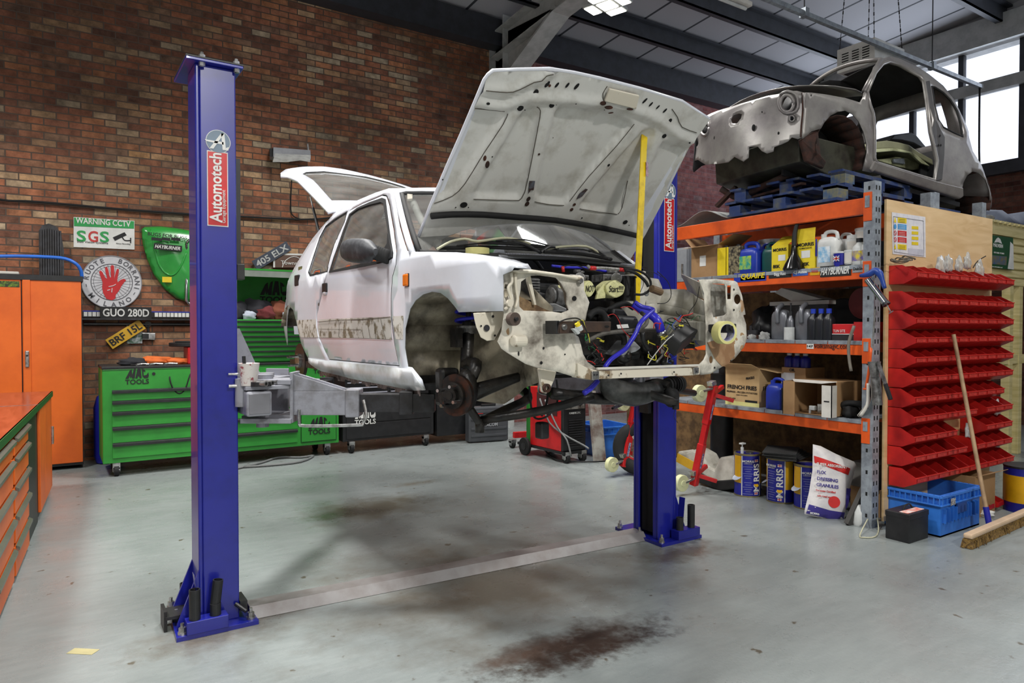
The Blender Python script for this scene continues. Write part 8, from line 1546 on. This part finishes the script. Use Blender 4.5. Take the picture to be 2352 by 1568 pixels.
for px in (2318,2340): obj('door_post',MB().box((lx(px),SY-.01,0),(lx(px)+.09,SY+.08,zlow)),M_pine,shed,bevel=.004)
obj('door_post',MB().box((lx(2285),SY+.4,0),(lx(2285)+.10,SY+.5,zlow)),M_pine,shed); obj('floor_beam',MB().box((xl,SY+.35,.0),(xl+.9,SY+.42,.28)),M_pine,shed); obj('cross_rail',MB().box((lx(2300),SY,sz(2330,835)),(xr,SY+.06,sz(2330,815))),M_pine,shed); obj('side_panel',MB().box((lx(2266),SY+.45,0),(lx(2316),SY+.47,zlow)),M_pine,shed); obj('shed_inside',MB().box((xl,SY+1.6,0),(xr,SY+1.65,ztop)),M_dark,shed)
SPF=SY-.03
pw=lambda px,py: hy(px,py,SPF)
ps=tag(obj('poster',MB().prism([pw(*p) for p in [(2273,539),(2327,546),(2328,620),(2275,614)]],(0,.002,0)),mat('dark_green_poster',(28,84,48),.5)),'green and white timber company poster on the shed boards','poster')
pd=lambda l,m,nm,o=.002: obj(nm,MB().prism([pw(*p)-V((0,o,0)) for p in l],(0,-.001,0)),m,ps)
pd([(2320,555),(2327,562),(2328,619),(2314,617),(2318,590)],M_lblw,'white_edge'); pd([(2276,586),(2312,589),(2311,609),(2277,606)],mat('photo_print',(120,110,60),.6,0,(60,90,130),.5,14),'photo_print'); pd([(2283,557),(2288,548),(2292,545),(2297,549),(2301,560),(2292,556)],M_lblw,'hill_emblem')
text('MALVERN',pw(2292,564)-V((0,.002,0)),(1,0,0),EZ,.055,M_lblw,ps,width=.24,bold=True); text('01299 210203  0775200022',pw(2294,581)-V((0,.002,0)),(1,0,0),EZ,.025,M_lblw,ps,width=.26)
text('www.malverntimber.co.uk',pw(2290,613)-V((0,.002,0)),(1,0,0),EZ,.02,M_lblw,ps,width=.26)
n=16; P=[]
for i in range(n+1):
    for j in range(9): x=xl-.0+ (xr-xl)*i/n; y=SY+.05+1.4*j/8; e=1 if 0 < j < 8 else 0; P.append(V((x,y,ztop+.03+e*(.17+.05*math.sin(3.1*x+2*y)+.03*math.sin(8*x-3*y)+.05*math.sin(1.3*i)))))
tag(obj('navy_cover',MB().add(P,[(i*9+j,i*9+j+1,(i+1)*9+j+1,(i+1)*9+j) for i in range(n) for j in range(8)]),mat('navy_tarpaulin',(30,38,66),.6),smooth=True,solid=.004),'dark navy cover draped over the timber shed roof','cover')
crumple((xl+.12,SY+.02,ztop+.03),.07,mat('grey_rag',(130,130,126),.9),'grey_rag','small grey rag on the left corner of the shed roof','rag')
# heater, cable tray
c=hd(1976,150,7.9); hx_,hy_=V((1,0,0)),V((0,1,0))
t=thing('roof_heater','white box heater hung on chains from the roof above the shell','heater',(c.x,c.y,c.z-.2))
A_=hd(1918,140,7.7); B_=hd(2035,150,8.1)
hx0=c.x-.10; obj('heater_case',MB().box((hx0,c.y-.22,c.z-.05),(hx0+.62,c.y+.22,c.z+.22)),mat('white_enamel',(226,226,222),.4),t,bevel=.006)
for k in range(3):
    for j in range(6): obj('vent_slot',MB().box((hx0-.002,c.y-.16+k*.12,c.z+.0+j*.028),(hx0,c.y-.08+k*.12,c.z+.012+j*.028)),M_dark,t)
obj('heater_opening',MB().box((hx0+.08,c.y-.18,c.z-.056),(hx0+.50,c.y+.18,c.z-.05)),M_dgrey,t)
for i,(dx,dy) in enumerate(((0.02,-.2),(0.02,.2),(.60,-.2),(.60,.2))):
    a=V((hx0+dx,c.y+dy,c.z+.22)); b_=V((hx0+.31+(dx-.31)*.6,c.y+dy*.5,ROOFZ(c.y)-.05)); n_=int((b_-a).length/.05)
    mb=MB()
    for k in range(n_): p0=a.lerp(b_,k/n_); p1=a.lerp(b_,(k+.8)/n_); mb.bar(p0,p1,.012 if k % 2 else .004,.004 if k % 2 else .012)
    mb.cyl(a,b_,.002,5); obj('hanging_chain',mb,M_dgrey,t)
TZ=4.55; e1=hz(2252,203,TZ); 
tr_=tag(obj('cable_tray',MB().box((-2,e1.y-.022,TZ),(e1.x,e1.y+.022,TZ+.045)).box((e1.x-.005,e1.y-.026,TZ-.003),(e1.x,e1.y+.026,TZ+.05)),M_galv),'long galvanised cable channel hung below the roof from upper middle to the windows','cable channel')
for px,py in ((1832,44),(2133,160)):
    p=hz(px,py,TZ); x_=p.x; obj('hanger_rod',MB().cyl((x_,e1.y,TZ),(x_,e1.y,ROOFZ(e1.y)),.006,8),M_dgrey,tr_); obj('hanger_clamp',MB().box((x_-.03,e1.y-.035,TZ-.01),(x_+.03,e1.y+.035,TZ+.075)),M_galv,tr_)
p=hz(2236,206,TZ); x_=p.x; tag(obj('drop_cable',MB().tube([V((x_,e1.y,TZ)),V((x_,e1.y,TZ-.5)),V((x_+.02,e1.y,TZ-.95)),V((x_+.12,e1.y,TZ-1.35)),V((x_+.2,e1.y,TZ-1.6))],.012,8),M_rubber,smooth=True),'black cable dropping from the end of the channel in front of the windows','cable')
p=hz(1640,-8,4.9); t=tag(obj('tube_light',MB().box((p.x-.35,p.y-.05,4.92),(p.x+.55,p.y+.05,4.97)),M_cardw,bevel=.008),'unlit white fluorescent tube fitting at the top edge beside the lit lamp','light fitting'); obj('light_tube',MB().cyl((p.x-.33,p.y,4.90),(p.x+.5,p.y,4.90),.018,12),M_wpl,t)
tag(obj('red_round_badge',MB().cyl((5.0,0,0),(5.001,0,0),.001),M_lblr),'x','x') if False else None
a=hz(162,1494,.001); b_=hz(220,1497,.001); tag(obj('tape_scrap',MB().bar(a,b_,.055,.001),mat('yellowed_tape',(176,168,124),.6)),'short scrap of yellowed tape stuck to the floor at bottom left','tape')
